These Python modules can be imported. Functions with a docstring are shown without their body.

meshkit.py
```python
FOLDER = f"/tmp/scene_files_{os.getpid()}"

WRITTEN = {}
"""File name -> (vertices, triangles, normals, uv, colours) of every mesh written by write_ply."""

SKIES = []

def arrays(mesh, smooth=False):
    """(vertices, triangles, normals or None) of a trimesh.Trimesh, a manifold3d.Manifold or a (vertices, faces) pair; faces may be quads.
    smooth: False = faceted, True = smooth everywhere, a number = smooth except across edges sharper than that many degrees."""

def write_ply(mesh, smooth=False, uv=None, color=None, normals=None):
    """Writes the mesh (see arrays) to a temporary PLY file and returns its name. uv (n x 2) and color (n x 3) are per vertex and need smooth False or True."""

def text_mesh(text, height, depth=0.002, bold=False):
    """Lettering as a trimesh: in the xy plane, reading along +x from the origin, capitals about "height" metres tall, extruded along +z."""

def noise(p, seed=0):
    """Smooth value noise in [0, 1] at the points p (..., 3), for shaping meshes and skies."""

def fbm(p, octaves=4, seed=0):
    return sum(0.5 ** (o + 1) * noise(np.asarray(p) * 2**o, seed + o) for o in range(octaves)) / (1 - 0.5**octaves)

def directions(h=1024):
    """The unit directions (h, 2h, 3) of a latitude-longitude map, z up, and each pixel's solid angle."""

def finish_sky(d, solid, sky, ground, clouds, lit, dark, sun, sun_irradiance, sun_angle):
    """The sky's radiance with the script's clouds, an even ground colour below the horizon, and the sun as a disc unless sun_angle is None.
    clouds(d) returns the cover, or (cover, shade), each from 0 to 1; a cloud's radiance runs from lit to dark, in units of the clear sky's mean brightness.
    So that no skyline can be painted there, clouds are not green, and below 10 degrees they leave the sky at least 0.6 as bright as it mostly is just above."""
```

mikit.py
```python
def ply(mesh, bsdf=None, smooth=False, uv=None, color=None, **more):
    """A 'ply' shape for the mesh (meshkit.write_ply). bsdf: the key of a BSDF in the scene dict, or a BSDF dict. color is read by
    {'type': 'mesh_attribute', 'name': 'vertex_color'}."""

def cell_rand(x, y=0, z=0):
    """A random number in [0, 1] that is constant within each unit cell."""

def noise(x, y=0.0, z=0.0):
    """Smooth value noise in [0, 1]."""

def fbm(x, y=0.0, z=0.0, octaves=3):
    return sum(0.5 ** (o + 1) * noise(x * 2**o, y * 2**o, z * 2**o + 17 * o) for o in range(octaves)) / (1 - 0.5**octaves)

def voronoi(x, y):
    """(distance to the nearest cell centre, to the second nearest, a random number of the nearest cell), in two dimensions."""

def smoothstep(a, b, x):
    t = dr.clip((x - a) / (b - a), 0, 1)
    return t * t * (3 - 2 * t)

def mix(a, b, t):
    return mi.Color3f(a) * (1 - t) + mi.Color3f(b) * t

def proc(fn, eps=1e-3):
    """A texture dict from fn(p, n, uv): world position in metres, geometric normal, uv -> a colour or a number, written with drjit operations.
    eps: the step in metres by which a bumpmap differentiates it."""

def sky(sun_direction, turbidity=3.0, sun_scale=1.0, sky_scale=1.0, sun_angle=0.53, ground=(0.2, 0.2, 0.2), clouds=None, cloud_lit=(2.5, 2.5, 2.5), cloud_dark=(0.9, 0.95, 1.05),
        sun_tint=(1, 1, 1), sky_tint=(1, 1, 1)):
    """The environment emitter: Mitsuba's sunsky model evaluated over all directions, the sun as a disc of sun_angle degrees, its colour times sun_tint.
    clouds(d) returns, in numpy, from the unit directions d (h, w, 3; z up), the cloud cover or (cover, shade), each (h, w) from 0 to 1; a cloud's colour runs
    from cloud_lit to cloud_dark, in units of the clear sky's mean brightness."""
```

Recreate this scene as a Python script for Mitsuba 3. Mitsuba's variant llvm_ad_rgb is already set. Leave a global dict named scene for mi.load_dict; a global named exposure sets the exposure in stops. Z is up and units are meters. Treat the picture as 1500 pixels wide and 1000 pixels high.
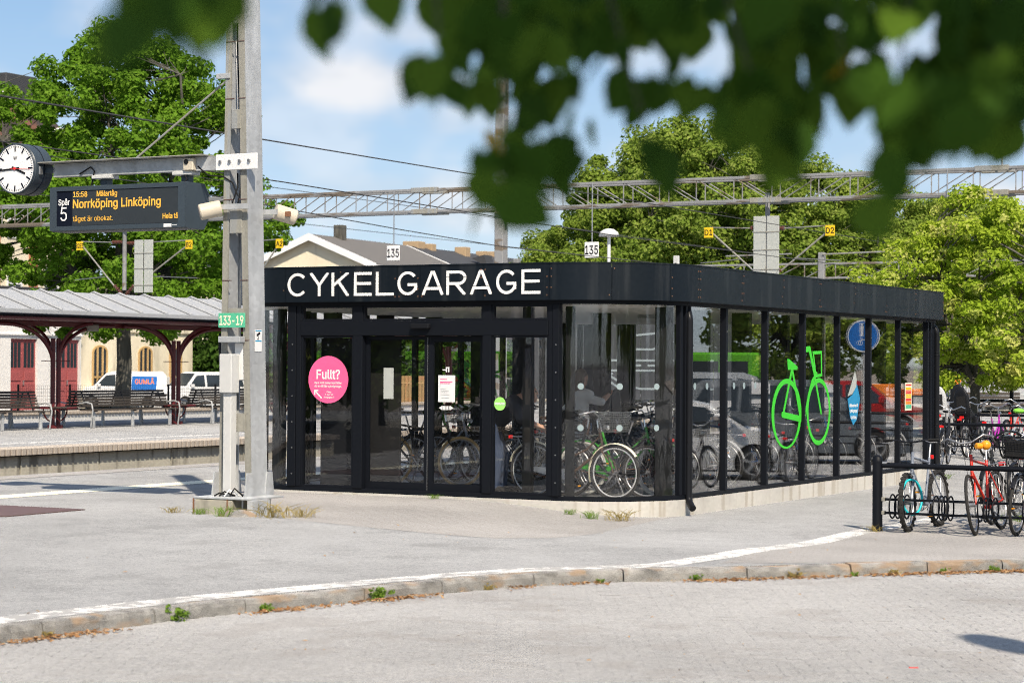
import math, random
import numpy as np, trimesh, mitsuba as mi, drjit as dr, mikit, meshkit
import manifold3d as m3
from scipy.spatial import Delaunay
from shapely.geometry import Polygon, LineString, Point
from shapely.ops import unary_union
from mikit import ply, proc, noise, fbm, voronoi, cell_rand, smoothstep, mix

scene, labels = {'type': 'scene'}, {}
T4 = mi.ScalarTransform4f
random.seed(7)
rng = np.random.default_rng(7)

# ------------------------------------------------------------------ camera, sky, exposure
# world axes: x along the garage front (to the right), y along its long side (away), z up; origin at the left end of its front
EYE = np.array([16.04, -23.5, 1.70])
FWD, RGT, UPV = np.array([-0.4755962, 0.87959677, 0.01085201]), np.array([0.87966351, 0.47555148, 0.00654957]), np.array([-0.00060029, -0.01266106, 0.99991966])
cam_m = np.eye(4); cam_m[:3, 0], cam_m[:3, 1], cam_m[:3, 2], cam_m[:3, 3] = -RGT, UPV, FWD, EYE
scene['camera'] = {'type': 'thinlens', 'fov': 26.93, 'fov_axis': 'x', 'to_world': T4(cam_m), 'aperture_radius': 0.0080, 'focus_distance': 26.5, 'near_clip': 0.1, 'far_clip': 2000.0}
SUN = np.array([0.664 * 0.73, -0.744 * 0.73, 0.683])
exposure = 1.95


def cloud_cover(d):
    q = d.reshape(-1, 3)
    az = np.degrees(np.arctan2(q @ np.array([0.8797, 0.4756, 0]), q @ np.array([-0.4756, 0.8797, 0])))   # degrees to the right of the view
    el = np.degrees(np.arcsin(np.clip(q[:, 2], -1, 1)))
    P = np.stack([az / 5.0, el / 2.2, np.zeros_like(az)], -1)
    n = meshkit.fbm(P + 40.0, 5, 3)
    fine = meshkit.fbm(np.stack([az / 1.6, el / 0.9, np.zeros_like(az)], -1) + 11.0, 4, 9)
    edge = 0.55 * (n - 0.5) + 0.45 * (fine - 0.5)
    def puff(a, e, sa, se, w):
        return w * np.clip(1.15 - ((az - a) / sa) ** 2 - ((el - e) / se) ** 2, -1.5, 1)
    m = np.maximum.reduce([puff(-3.6, 7.5, 3.0, 0.9, 1.0), puff(-1.6, 6.5, 2.0, 0.6, 0.85), puff(-1.6, 8.9, 2.6, 0.7, 0.8), puff(-12.6, 7.2, 1.5, 0.8, 0.8), puff(-1.5, 4.3, 6.0, 1.0, 0.9), puff(8.2, 5.6, 2.4, 0.7, 0.5), puff(14, 4.3, 3.5, 1.3, 0.8), puff(3.8, 9.2, 2.8, 0.9, 0.6)])
    cover = np.clip((m * 0.62 + edge * 2.3) * 0.95, 0, 1)
    far = np.clip((np.abs(az) - 18) / 10, 0, 1)
    broad = np.clip((n - 0.56) * 5.0, 0, 1) * np.clip((el - 2) / 8, 0, 1) * 0.8
    cover = cover * (1 - far) + broad * far
    cover = np.maximum(cover, 0.45 * np.clip((0.6 * n + 0.4 * fine - 0.44) * 5.0, 0, 1))     # thin wisps
    cover = np.maximum(cover, 0.42 * np.clip(1 - el / 9.0, 0, 1))
    shade = np.clip(0.35 - (fine - 0.5) * 1.2 - (n - 0.5) * 0.6, 0, 1)
    return (cover * 0.92).reshape(d.shape[:2]), shade.reshape(d.shape[:2])


scene['sky_light'] = mikit.sky(SUN.tolist(), turbidity=3.0, clouds=cloud_cover, cloud_lit=(2.7, 2.7, 2.75), cloud_dark=(1.6, 1.7, 1.85), sun_tint=(0.93, 1.0, 1.11))

# ------------------------------------------------------------------ mesh helpers
def cat(ms):
    return trimesh.util.concatenate([m for m in ms if m is not None])

def bx(x0, x1, y0, y1, z0, z1):
    m = trimesh.creation.box(extents=(x1 - x0, y1 - y0, z1 - z0)); m.apply_translation(((x0 + x1) / 2, (y0 + y1) / 2, (z0 + z1) / 2)); return m

def cb(x0, x1, y0, y1, z0, z1, b=0.01):
    P = []
    for sx in (0, 1):
        for sy in (0, 1):
            for sz in (0, 1):
                c = np.array([(x0, x1)[sx], (y0, y1)[sy], (z0, z1)[sz]], float); i = np.array([1 - 2 * sx, 1 - 2 * sy, 1 - 2 * sz]) * b
                for k in range(3):
                    q = c + i; q[k] = c[k]; P.append(q)
    return trimesh.convex.convex_hull(np.array(P))

def tube(P, r, n=6, caps=True, closed=False):
    P = np.asarray(P, float); k = len(P); r = np.broadcast_to(np.asarray(r, float), (k,))
    if closed:
        t = np.roll(P, -1, 0) - np.roll(P, 1, 0)
    else:
        t = np.gradient(P, axis=0)
    t /= np.linalg.norm(t, axis=1, keepdims=True) + 1e-12
    a = np.cross(t[0], [0, 0, 1.0] if abs(t[0][2]) < 0.9 else [1.0, 0, 0]); A = []
    for i in range(k):
        a = a - t[i] * (a @ t[i]); a /= np.linalg.norm(a) + 1e-12; A.append(a)
    A = np.array(A); B = np.cross(t, A); ang = np.arange(n) * 2 * np.pi / n
    v = P[:, None] + r[:, None, None] * (np.cos(ang)[None, :, None] * A[:, None] + np.sin(ang)[None, :, None] * B[:, None])
    v = v.reshape(-1, 3); F = []
    for i in range(k if closed else k - 1):
        i2 = (i + 1) % k
        for j in range(n):
            j2 = (j + 1) % n
            F += [[i * n + j, i * n + j2, i2 * n + j2], [i * n + j, i2 * n + j2, i2 * n + j]]
    if caps and not closed:
        c0, c1 = len(v), len(v) + 1; v = np.vstack([v, P[0], P[-1]])
        for j in range(n):
            j2 = (j + 1) % n
            F += [[c0, j2, j], [c1, (k - 1) * n + j, (k - 1) * n + j2]]
    return trimesh.Trimesh(v, np.array(F), process=False)

def rod(a, b, r, n=6):
    return tube([a, b], r, n)

def disc_cyl(c, axis, r, h, n=24, bevel=0.0):
    """a cylinder centred at c along an axis, with bevelled rims"""
    prof = [(0, -h / 2), (r - bevel, -h / 2), (r, -h / 2 + bevel), (r, h / 2 - bevel), (r - bevel, h / 2), (0, h / 2)] if bevel else [(0, -h / 2), (r, -h / 2), (r, h / 2), (0, h / 2)]
    m = trimesh.creation.revolve(np.array(prof), sections=n)
    m.apply_transform(trimesh.geometry.align_vectors([0, 0, 1], axis)); m.apply_translation(c); return m

def torus(c, axis, R, r, n=40, m=8):
    ang = np.arange(n) * 2 * np.pi / n
    t = tube(np.stack([R * np.cos(ang), R * np.sin(ang), 0 * ang], 1), r, m, closed=True)
    t.apply_transform(trimesh.geometry.align_vectors([0, 0, 1], axis)); t.apply_translation(c); return t

def arc(c, r, a0, a1, n, plane='xz'):
    a = np.linspace(a0, a1, n); P = np.zeros((n, 3)) + np.asarray(c, float)
    i, j = {'xz': (0, 2), 'yz': (1, 2), 'xy': (0, 1)}[plane]
    P[:, i] += r * np.cos(a); P[:, j] += r * np.sin(a); return P

def extr(poly, d):
    """extrude a shapely polygon (xy) by d along z"""
    gs = getattr(poly, 'geoms', [poly])
    return cat([trimesh.creation.extrude_polygon(g, d, engine='earcut') for g in gs if g.area > 1e-7])

def place(m, origin, ux, uy):
    """map a mesh drawn in xy (z = thickness) to origin + x ux + y uy + z (ux x uy)"""
    ux, uy = np.asarray(ux, float), np.asarray(uy, float); ux = ux / np.linalg.norm(ux); uy = uy / np.linalg.norm(uy); M = np.eye(4)
    M[:3, 0], M[:3, 1], M[:3, 2], M[:3, 3] = ux, uy, np.cross(ux, uy), origin
    m = m.copy(); m.apply_transform(M); return m

def text(s, h, d=0.003, bold=False, center=False):
    m = meshkit.text_mesh(s, h, d, bold)
    if center: m.apply_translation([-(m.bounds[0][0] + m.bounds[1][0]) / 2, -h / 2, 0])
    return m

def rot(axis, deg, pt=(0, 0, 0)):
    return trimesh.transformations.rotation_matrix(math.radians(deg), axis, pt)

def move(x, y, z, rz=0.0, s=1.0):
    M = rot([0, 0, 1], rz); M[:3, :3] *= s; M[:3, 3] = (x, y, z); return M

def delaunay_sheet(poly, zf, step, extra=()):
    """a triangulated sheet over a polygon with heights zf(x, y)"""
    b = poly.bounds; pts = [np.array(p.coords)[:-1] for p in [poly.segmentize(step).exterior]]
    gx, gy = np.meshgrid(np.arange(b[0], b[2], step), np.arange(b[1], b[3], step)); g = np.stack([gx.ravel(), gy.ravel()], 1)
    from shapely import contains_xy
    inner = poly.buffer(-step * 0.35); g = g[contains_xy(inner, g[:, 0], g[:, 1])]; P = np.vstack(pts + [g] + list(extra))
    tri = Delaunay(P).simplices; c = P[tri].mean(1); tri = tri[contains_xy(poly, c[:, 0], c[:, 1])]
    e = P[tri]; flip = np.cross(e[:, 1] - e[:, 0], e[:, 2] - e[:, 0]) < 0; tri[flip] = tri[flip][:, ::-1]
    return trimesh.Trimesh(np.column_stack([P, [zf(x, y) for x, y in P]]), tri, process=False)

def sst(a, b, x):
    t = min(1.0, max(0.0, (x - a) / (b - a))); return t * t * (3 - 2 * t)

def gz(x, y):
    """height of the paved ground round the garage: it falls away past the front right corner and towards the car park"""
    back = 1 - sst(30, 60, y)
    return -0.18 * sst(2.5, 5.5, x) * sst(-6, -1, y) * back - 0.25 * sst(6, 9.5, x) * sst(4, 10, y) * back

# ------------------------------------------------------------------ naming
used = set()
def uniq(k):
    if k not in used: used.add(k); return k
    i = 1
    while f'{k}_{i:03d}' in used: i += 1
    used.add(f'{k}_{i:03d}'); return f'{k}_{i:03d}'

def thing(name, label, category, group=None):
    k = uniq(name); labels[k] = {'label': label, 'category': category}
    if group: labels[k]['group'] = group
    return k

def part(parent, name, mesh, mat, smooth=False, label=None, kind=None, M=None):
    k = uniq(parent + '__' + name) if parent else uniq(name)
    d = mesh if isinstance(mesh, dict) else ply(mesh, 'mat_' + mat, smooth=smooth)
    if isinstance(mesh, dict) and mat: d = {**d, 'bsdf': {'type': 'ref', 'id': 'mat_' + mat}}
    scene[k] = {**d, 'to_world': T4(np.asarray(M))} if M is not None else dict(d)
    if label or kind:
        labels[k] = {}
        if label: labels[k]['label'] = label
        if kind: labels[k]['kind'] = kind
    return k

def single(name, mesh, mat, label, category, group=None, smooth=False, M=None):
    k = thing(name, label, category, group); d = mesh if isinstance(mesh, dict) else ply(mesh, 'mat_' + mat, smooth=smooth)
    scene[k] = {**d, 'to_world': T4(np.asarray(M))} if M is not None else dict(d)
    return k

def ground(name, mesh, mat, label, smooth=False):
    k = uniq(name); scene[k] = ply(mesh, 'mat_' + mat, smooth=smooth); labels[k] = {'label': label, 'kind': 'structure'}; return k

def bake(parts):
    """[(path, mesh, mat, smooth)] -> reusable [(path, dict)]"""
    return [(p, ply(m, 'mat_' + mat, smooth=s)) for p, m, mat, s in parts]

def stamp(proto, name, label, category, M, group=None):
    k = thing(name, label, category, group); names = {}
    for p, d in proto:
        segs = p.split('/')
        parent = k if len(segs) == 1 else names['/'.join(segs[:-1])] if '/'.join(segs[:-1]) in names else k + '__' + '__'.join(segs[:-1])
        kk = part(parent, segs[-1], d, None, M=M); names.setdefault(p, kk)
    return k

# ------------------------------------------------------------------ materials
def mat(name, rgb, rough=0.6, metallic=0.0, spec=0.5, **kw):
    scene['mat_' + name] = {'type': 'twosided', 'bsdf': {'type': 'principled', 'base_color': rgb if isinstance(rgb, dict) else {'type': 'rgb', 'value': list(rgb)}, 'roughness': rough, 'metallic': metallic, 'specular': spec, **kw}}

def asphalt_c(p, n, uv):
    a = cell_rand(p.x * 90, p.y * 90); b = noise(p.x * 38, p.y * 38); c = fbm(p.x * 0.55, p.y * 0.55, 0, 4); s = fbm(p.x * 3.1 + 9, p.y * 3.1, 0, 3)
    v = 0.285 * (0.78 + 0.24 * a + 0.24 * (b - 0.5) + 0.26 * (c - 0.5) + 0.24 * (s - 0.5))
    stain = smoothstep(0.60, 0.70, fbm(p.x * 1.3 + 31, p.y * 1.3 + 7, 0, 4)) * 0.30
    ck = dr.abs(fbm(p.x * 0.42 + 3, p.y * 0.42 + 8, 0, 5) - 0.5); crack = (1 - smoothstep(0.0, 0.0030, ck)) * smoothstep(0.50, 0.60, fbm(p.x * 0.23 + 60, p.y * 0.23, 0, 2))
    stain = dr.maximum(stain, crack * 0.65)
    return mix(mi.Color3f(v * 0.975, v * 0.985, v), mi.Color3f(0.17, 0.17, 0.17), stain)
mat('asphalt', proc(asphalt_c), 0.9, spec=0.25)

def paver_c(p, n, uv):
    u = (p.x * 0.8797 + p.y * 0.4756); w = (-p.x * 0.4756 + p.y * 0.8797)
    t = cell_rand(dr.floor(u / 0.105), dr.floor(w / 0.105)); b = noise(p.x * 55, p.y * 55); c = fbm(p.x * 0.7, p.y * 0.7, 0, 4); g = cell_rand(p.x * 120, p.y * 120)
    v = 0.300 * (0.86 + 0.07 * t + 0.26 * (b - 0.5) + 0.38 * (c - 0.5) + 0.22 * g)
    d = smoothstep(0.60, 0.72, fbm(p.x * 2.1 + 3, p.y * 2.1 + 5, 0, 4)) * 0.30
    return mix(mi.Color3f(v * 0.99, v * 0.98, v * 0.975), mi.Color3f(0.22, 0.205, 0.195), d)
mat('paver', proc(paver_c), 0.9, spec=0.25)

def pinkpave_c(p, n, uv):
    row = dr.floor(p.y / 0.1); off = (row - 2 * dr.floor(row / 2)) * 0.1
    fx, fy = p.x + off, p.y
    ju = dr.abs(fx / 0.2 - dr.floor(fx / 0.2) - 0.5) * 0.2; jv = dr.abs(fy / 0.1 - dr.floor(fy / 0.1) - 0.5) * 0.1
    j = dr.maximum(smoothstep(0.092, 0.098, ju), smoothstep(0.043, 0.048, jv))
    t = cell_rand(dr.floor(fx / 0.2), row); c = fbm(p.x * 0.9 + 5, p.y * 0.9, 0, 4); g = noise(p.x * 60, p.y * 60)
    v = 0.28 * (0.84 + 0.07 * t + 0.35 * (c - 0.5) + 0.25 * (g - 0.5) + 0.06)
    return mix(mi.Color3f(v * 1.0, v * 0.97, v * 0.95), mi.Color3f(0.17, 0.15, 0.13), j * 0.55)
mat('pinkpave', proc(pinkpave_c), 0.9, spec=0.25)

def concrete_c(p, n, uv):
    a = fbm(p.x * 2.3, p.y * 2.3, p.z * 2.3, 4); b = noise(p.x * 30, p.y * 30, p.z * 30); st = fbm(p.x * 9 + p.y * 9, p.z * 0.9, 3.0, 3); k = smoothstep(0.55, 0.75, st)
    v = 0.56 * (1 + 0.30 * (a - 0.5) + 0.12 * (b - 0.5))
    return mix(mi.Color3f(v, v * 0.965, v * 0.89), mi.Color3f(0.36, 0.31, 0.24), k * 0.55)
mat('concrete', proc(concrete_c), 0.85, spec=0.3)

def oldconcrete_c(p, n, uv):
    a = fbm(p.x * 1.1, p.y * 1.1, p.z * 2.0, 4); st = fbm(p.y * 5 + p.x * 5, p.z * 0.6, 7.0, 4); b = noise(p.x * 26, p.y * 26, p.z * 26)
    v = 0.38 * (1 + 0.5 * (a - 0.5) + 0.25 * (b - 0.5))
    return mix(mi.Color3f(v * 1.06, v, v * 0.84), mi.Color3f(0.10, 0.09, 0.075), smoothstep(0.52, 0.72, st) * 0.7)
mat('oldconcrete', proc(oldconcrete_c), 0.9, spec=0.25)

def granite_c(p, n, uv):
    g = cell_rand(p.x * 160, p.y * 160, p.z * 160); a = fbm(p.x * 9, p.y * 9, p.z * 9, 3); r = smoothstep(0.52, 0.68, fbm(p.x * 4 + 3, p.y * 4, p.z * 7, 4))
    v = 0.28 * (0.55 + 0.55 * g + 1.1 * (a - 0.38))
    return mix(mi.Color3f(v, v * 0.97, v * 0.92), mi.Color3f(0.33, 0.22, 0.13), r * 0.7)
mat('granite', proc(granite_c), 0.85, spec=0.3)

def paint_c(p, n, uv):
    a = fbm(p.x * 14, p.y * 14, 0, 4); b = fbm(p.x * 1.7, p.y * 1.7, 0, 3); k = smoothstep(0.54, 0.66, a * 0.75 + b * 0.35)
    return mix(mi.Color3f(0.53, 0.525, 0.515), mi.Color3f(0.28, 0.278, 0.275), k * 0.85)
mat('roadpaint', proc(paint_c), 0.8, spec=0.3)

def galv_c(p, n, uv):
    s = voronoi((p.x + p.y * 0.7) * 22, p.z * 22)[2]; a = fbm(p.x * 5 + p.y * 5, p.z * 1.2, 2.0, 4)
    v = 0.52 * (0.86 + 0.14 * s + 0.6 * (a - 0.5))
    return mi.Color3f(v * 0.97, v, v * 1.03)
mat('galv', proc(galv_c), 0.55, 0.25, spec=0.4)

def gantry_c(p, n, uv):
    a = fbm(p.x * 1.1 + p.y, p.z * 3.0, 2.0, 4); v = 0.30 * (1 + 0.7 * (a - 0.5)); return mix(mi.Color3f(v, v * 1.01, v * 1.03), mi.Color3f(0.20, 0.165, 0.13), smoothstep(0.58, 0.68, a))
mat('gantrysteel', proc(gantry_c), 0.6, 0.15, spec=0.35)

def weathered_c(p, n, uv):
    a = fbm(p.x * 8 + p.y * 8, p.z * 0.8, 5.0, 4); b = noise(p.x * 40, p.y * 40, p.z * 40)
    v = 0.30 * (1 + 0.5 * (a - 0.5) + 0.2 * (b - 0.5)); return mix(mi.Color3f(v * 1.03, v, v * 0.88), mi.Color3f(0.30, 0.31, 0.31), smoothstep(0.55, 0.62, a))
mat('weathered', proc(weathered_c), 0.75, spec=0.3)

def fascia_c(p, n, uv):
    a = fbm((p.x + p.y) * 7, p.z * 0.7, 1.0, 4); b = noise(p.x * 26, p.y * 26, p.z * 26)
    return mix(mi.Color3f(0.0055, 0.0095, 0.0150), mi.Color3f(0.05, 0.055, 0.06), smoothstep(0.52, 0.80, a) * 0.28 + 0.05 * b)
mat('fascia', proc(fascia_c), 0.38, spec=0.25)

def plaster_c(base):
    def fn(p, n, uv):
        a = fbm(p.x * 0.5 + p.y * 0.5, p.z * 0.5, 0, 4); s = fbm((p.x + p.y) * 1.6, p.z * 0.25, 4.0, 3)
        k = 1 + 0.16 * (a - 0.5) - 0.22 * smoothstep(0.55, 0.8, s); return mi.Color3f(base[0] * k, base[1] * k, base[2] * k)
    return fn
mat('whitewall', proc(plaster_c((0.78, 0.76, 0.74))), 0.85)
mat('creamwall', proc(plaster_c((0.78, 0.70, 0.53))), 0.85)

def roofold_c(p, n, uv):
    a = fbm(p.x * 0.8, p.y * 0.8, p.z * 0.8, 4); return mix(mi.Color3f(0.05, 0.04, 0.035), mi.Color3f(0.17, 0.075, 0.05), smoothstep(0.45, 0.6, a))
mat('rustroof', proc(roofold_c), 0.8)

def leafmix(c0, c1, c2, f):
    def fn(p, n, uv):
        t = noise(p.x * f, p.y * f, p.z * f); r = cell_rand(p.x * 3.3, p.y * 3.3, p.z * 3.3)
        return mix(mix(mi.Color3f(c0), mi.Color3f(c1), t), mi.Color3f(c2), smoothstep(0.6, 1.0, r) * 0.75)
    return fn
def leafmat(name, tex, trans=0.75, rough=0.5):
    scene['mat_' + name] = {'type': 'principledthin', 'base_color': tex if isinstance(tex, dict) else {'type': 'rgb', 'value': list(tex)}, 'roughness': rough, 'diff_trans': trans, 'spec_trans': 0.0, 'eta': 1.4}
leafmat('leaf_maple', proc(leafmix((0.12, 0.25, 0.022), (0.17, 0.32, 0.03), (0.25, 0.41, 0.055), 0.35)))
leafmat('leaf_row', proc(leafmix((0.19, 0.29, 0.045), (0.27, 0.37, 0.06), (0.40, 0.47, 0.12), 0.25)))
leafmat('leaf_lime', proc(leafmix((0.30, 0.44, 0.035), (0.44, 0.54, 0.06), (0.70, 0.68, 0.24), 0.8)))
leafmat('leaf_far', proc(leafmix((0.045, 0.10, 0.02), (0.07, 0.14, 0.025), (0.10, 0.17, 0.035), 0.3)))
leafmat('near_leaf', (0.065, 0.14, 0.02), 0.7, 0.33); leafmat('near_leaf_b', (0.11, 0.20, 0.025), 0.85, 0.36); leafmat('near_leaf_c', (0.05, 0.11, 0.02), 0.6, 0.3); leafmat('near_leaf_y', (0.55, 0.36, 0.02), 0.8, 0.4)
leafmat('grass', (0.19, 0.31, 0.05), 0.7); leafmat('grass_dry', (0.38, 0.30, 0.11), 0.5); leafmat('litter', (0.36, 0.19, 0.09), 0.3); leafmat('litter_b', (0.52, 0.34, 0.19), 0.3)

def bark_c(p, n, uv):
    a = fbm(p.x * 7 + p.y * 7, p.z * 1.6, 0, 4); v = 0.10 * (1 + 1.1 * (a - 0.5)); return mi.Color3f(v * 1.05, v, v * 0.86)
mat('bark', proc(bark_c), 0.9, spec=0.2)

M_ = [('black', (0.012, 0.013, 0.016), 0.35), ('frameblack', (0.006, 0.0075, 0.0115), 0.5), ('columnblack', (0.006, 0.007, 0.008), 0.6), ('blackmatt', (0.016, 0.016, 0.017), 0.75), ('white', (0.80, 0.80, 0.80), 0.5), ('letterwhite', (0.86, 0.86, 0.85), 0.5), ('tyre', (0.022, 0.021, 0.02), 0.8), ('tyre_tan', (0.52, 0.36, 0.16), 0.75), ('tyre_white', (0.62, 0.62, 0.58), 0.75),
      ('rubber', (0.02, 0.02, 0.02), 0.7), ('plastic_grey', (0.35, 0.36, 0.37), 0.5), ('navy', (0.045, 0.062, 0.08), 0.42), ('navyscreen', (0.008, 0.011, 0.022), 0.3), ('ledpanel', (0.030, 0.037, 0.044), 0.45), ('led', (0.95, 0.52, 0.07), 0.6), ('clockface', (0.86, 0.86, 0.86), 0.4), ('clockred', (0.75, 0.04, 0.04), 0.5),
      ('beige', (0.62, 0.55, 0.44), 0.5), ('lightgrey', (0.60, 0.60, 0.59), 0.45), ('signgreen', (0.10, 0.50, 0.30), 0.45), ('cream', (0.85, 0.80, 0.62), 0.5), ('pink', (0.92, 0.13, 0.33), 0.5), ('lime', (0.36, 0.80, 0.18), 0.5), ('decalgreen', (0.05, 0.62, 0.03), 0.5), ('paper', (0.80, 0.80, 0.80), 0.7), ('papergrey', (0.45, 0.47, 0.45), 0.7), ('dot', (0.30, 0.38, 0.40), 0.7),
      ('blue', (0.01, 0.14, 0.50), 0.45), ('skyblue', (0.02, 0.27, 0.52), 0.5), ('yellow', (0.85, 0.55, 0.01), 0.5), ('orange', (0.90, 0.24, 0.02), 0.5), ('red', (0.55, 0.02, 0.02), 0.4), ('darkred', (0.11, 0.012, 0.016), 0.4), ('doorred', (0.36, 0.085, 0.085), 0.6), ('steelplate', (0.12, 0.075, 0.07), 0.55),
      ('bike_black', (0.015, 0.015, 0.017), 0.25), ('bike_green', (0.035, 0.28, 0.02), 0.3), ('bike_red', (0.62, 0.035, 0.02), 0.3), ('bike_grey', (0.20, 0.23, 0.29), 0.3), ('bike_brown', (0.10, 0.065, 0.045), 0.35), ('bike_silver', (0.50, 0.51, 0.52), 0.3), ('bike_purple', (0.45, 0.03, 0.40), 0.3), ('bike_blue', (0.03, 0.10, 0.30), 0.3), ('bike_white', (0.72, 0.72, 0.70), 0.35), ('cyan', (0.02, 0.55, 0.62), 0.45), ('basketgrey', (0.10, 0.11, 0.12), 0.5), ('seatgreen', (0.25, 0.70, 0.06), 0.6), ('teal', (0.02, 0.28, 0.36), 0.5), ('lampred', (0.70, 0.02, 0.02), 0.25), ('amber', (0.90, 0.36, 0.02), 0.3), ('leather', (0.20, 0.09, 0.04), 0.6),
      ('brick', (0.40, 0.15, 0.08), 0.85), ('slate', (0.05, 0.051, 0.055), 0.7), ('slategrey', (0.125, 0.118, 0.112), 0.75), ('chimney', (0.42, 0.30, 0.18), 0.85), ('zinc', (0.36, 0.37, 0.385), 0.5), ('windowdark', (0.03, 0.04, 0.05), 0.12), ('ochre', (0.55, 0.36, 0.16), 0.7), ('ballast', (0.16, 0.14, 0.12), 0.95), ('mural', (0.035, 0.04, 0.05), 0.6), ('muralline', (0.25, 0.30, 0.33), 0.6), ('benchwood', (0.06, 0.05, 0.042), 0.6), ('coping', (0.40, 0.35, 0.30), 0.85), ('copingdark', (0.22, 0.19, 0.17), 0.85), ('insulator', (0.12, 0.045, 0.03), 0.3), ('wire', (0.05, 0.05, 0.05), 0.6), ('ceiling', (0.62, 0.60, 0.56), 0.8), ('floor', (0.17, 0.175, 0.175), 0.55), ('woodfence', (0.42, 0.27, 0.13), 0.8),
      ('carwhite', (0.75, 0.76, 0.77), 0.25), ('cargrey', (0.16, 0.18, 0.20), 0.25), ('carsilver', (0.42, 0.45, 0.48), 0.25), ('carred', (0.36, 0.015, 0.015), 0.25), ('busgreen', (0.13, 0.50, 0.02), 0.3), ('headlight', (0.55, 0.57, 0.60), 0.15), ('skin', (0.55, 0.32, 0.22), 0.55), ('hair', (0.10, 0.065, 0.035), 0.6), ('haircap', (0.16, 0.14, 0.13), 0.8), ('shirtwhite', (0.75, 0.75, 0.74), 0.8), ('jacket', (0.03, 0.03, 0.035), 0.8), ('jeans', (0.03, 0.05, 0.10), 0.8), ('fencegalv', (0.45, 0.47, 0.48), 0.5), ('redpaper', (0.75, 0.06, 0.04), 0.6), ('lid', (0.30, 0.27, 0.25), 0.8)]
for n_, c_, r_ in M_: mat(n_, c_, r_, spec=0.2 if n_ in ('frameblack', 'columnblack', 'black', 'blackmatt', 'navyscreen') else 0.5)
for n_, c_, r_ in [('chrome', (0.72, 0.72, 0.72), 0.22), ('alu', (0.60, 0.60, 0.61), 0.35), ('steel', (0.42, 0.42, 0.43), 0.4), ('rustscrew', (0.24, 0.11, 0.06), 0.7)]: mat(n_, c_, r_, 0.85)
scene['mat_chrome']['bsdf']['metallic'] = 0.95; scene['mat_rustscrew']['bsdf']['metallic'] = 0.1
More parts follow.
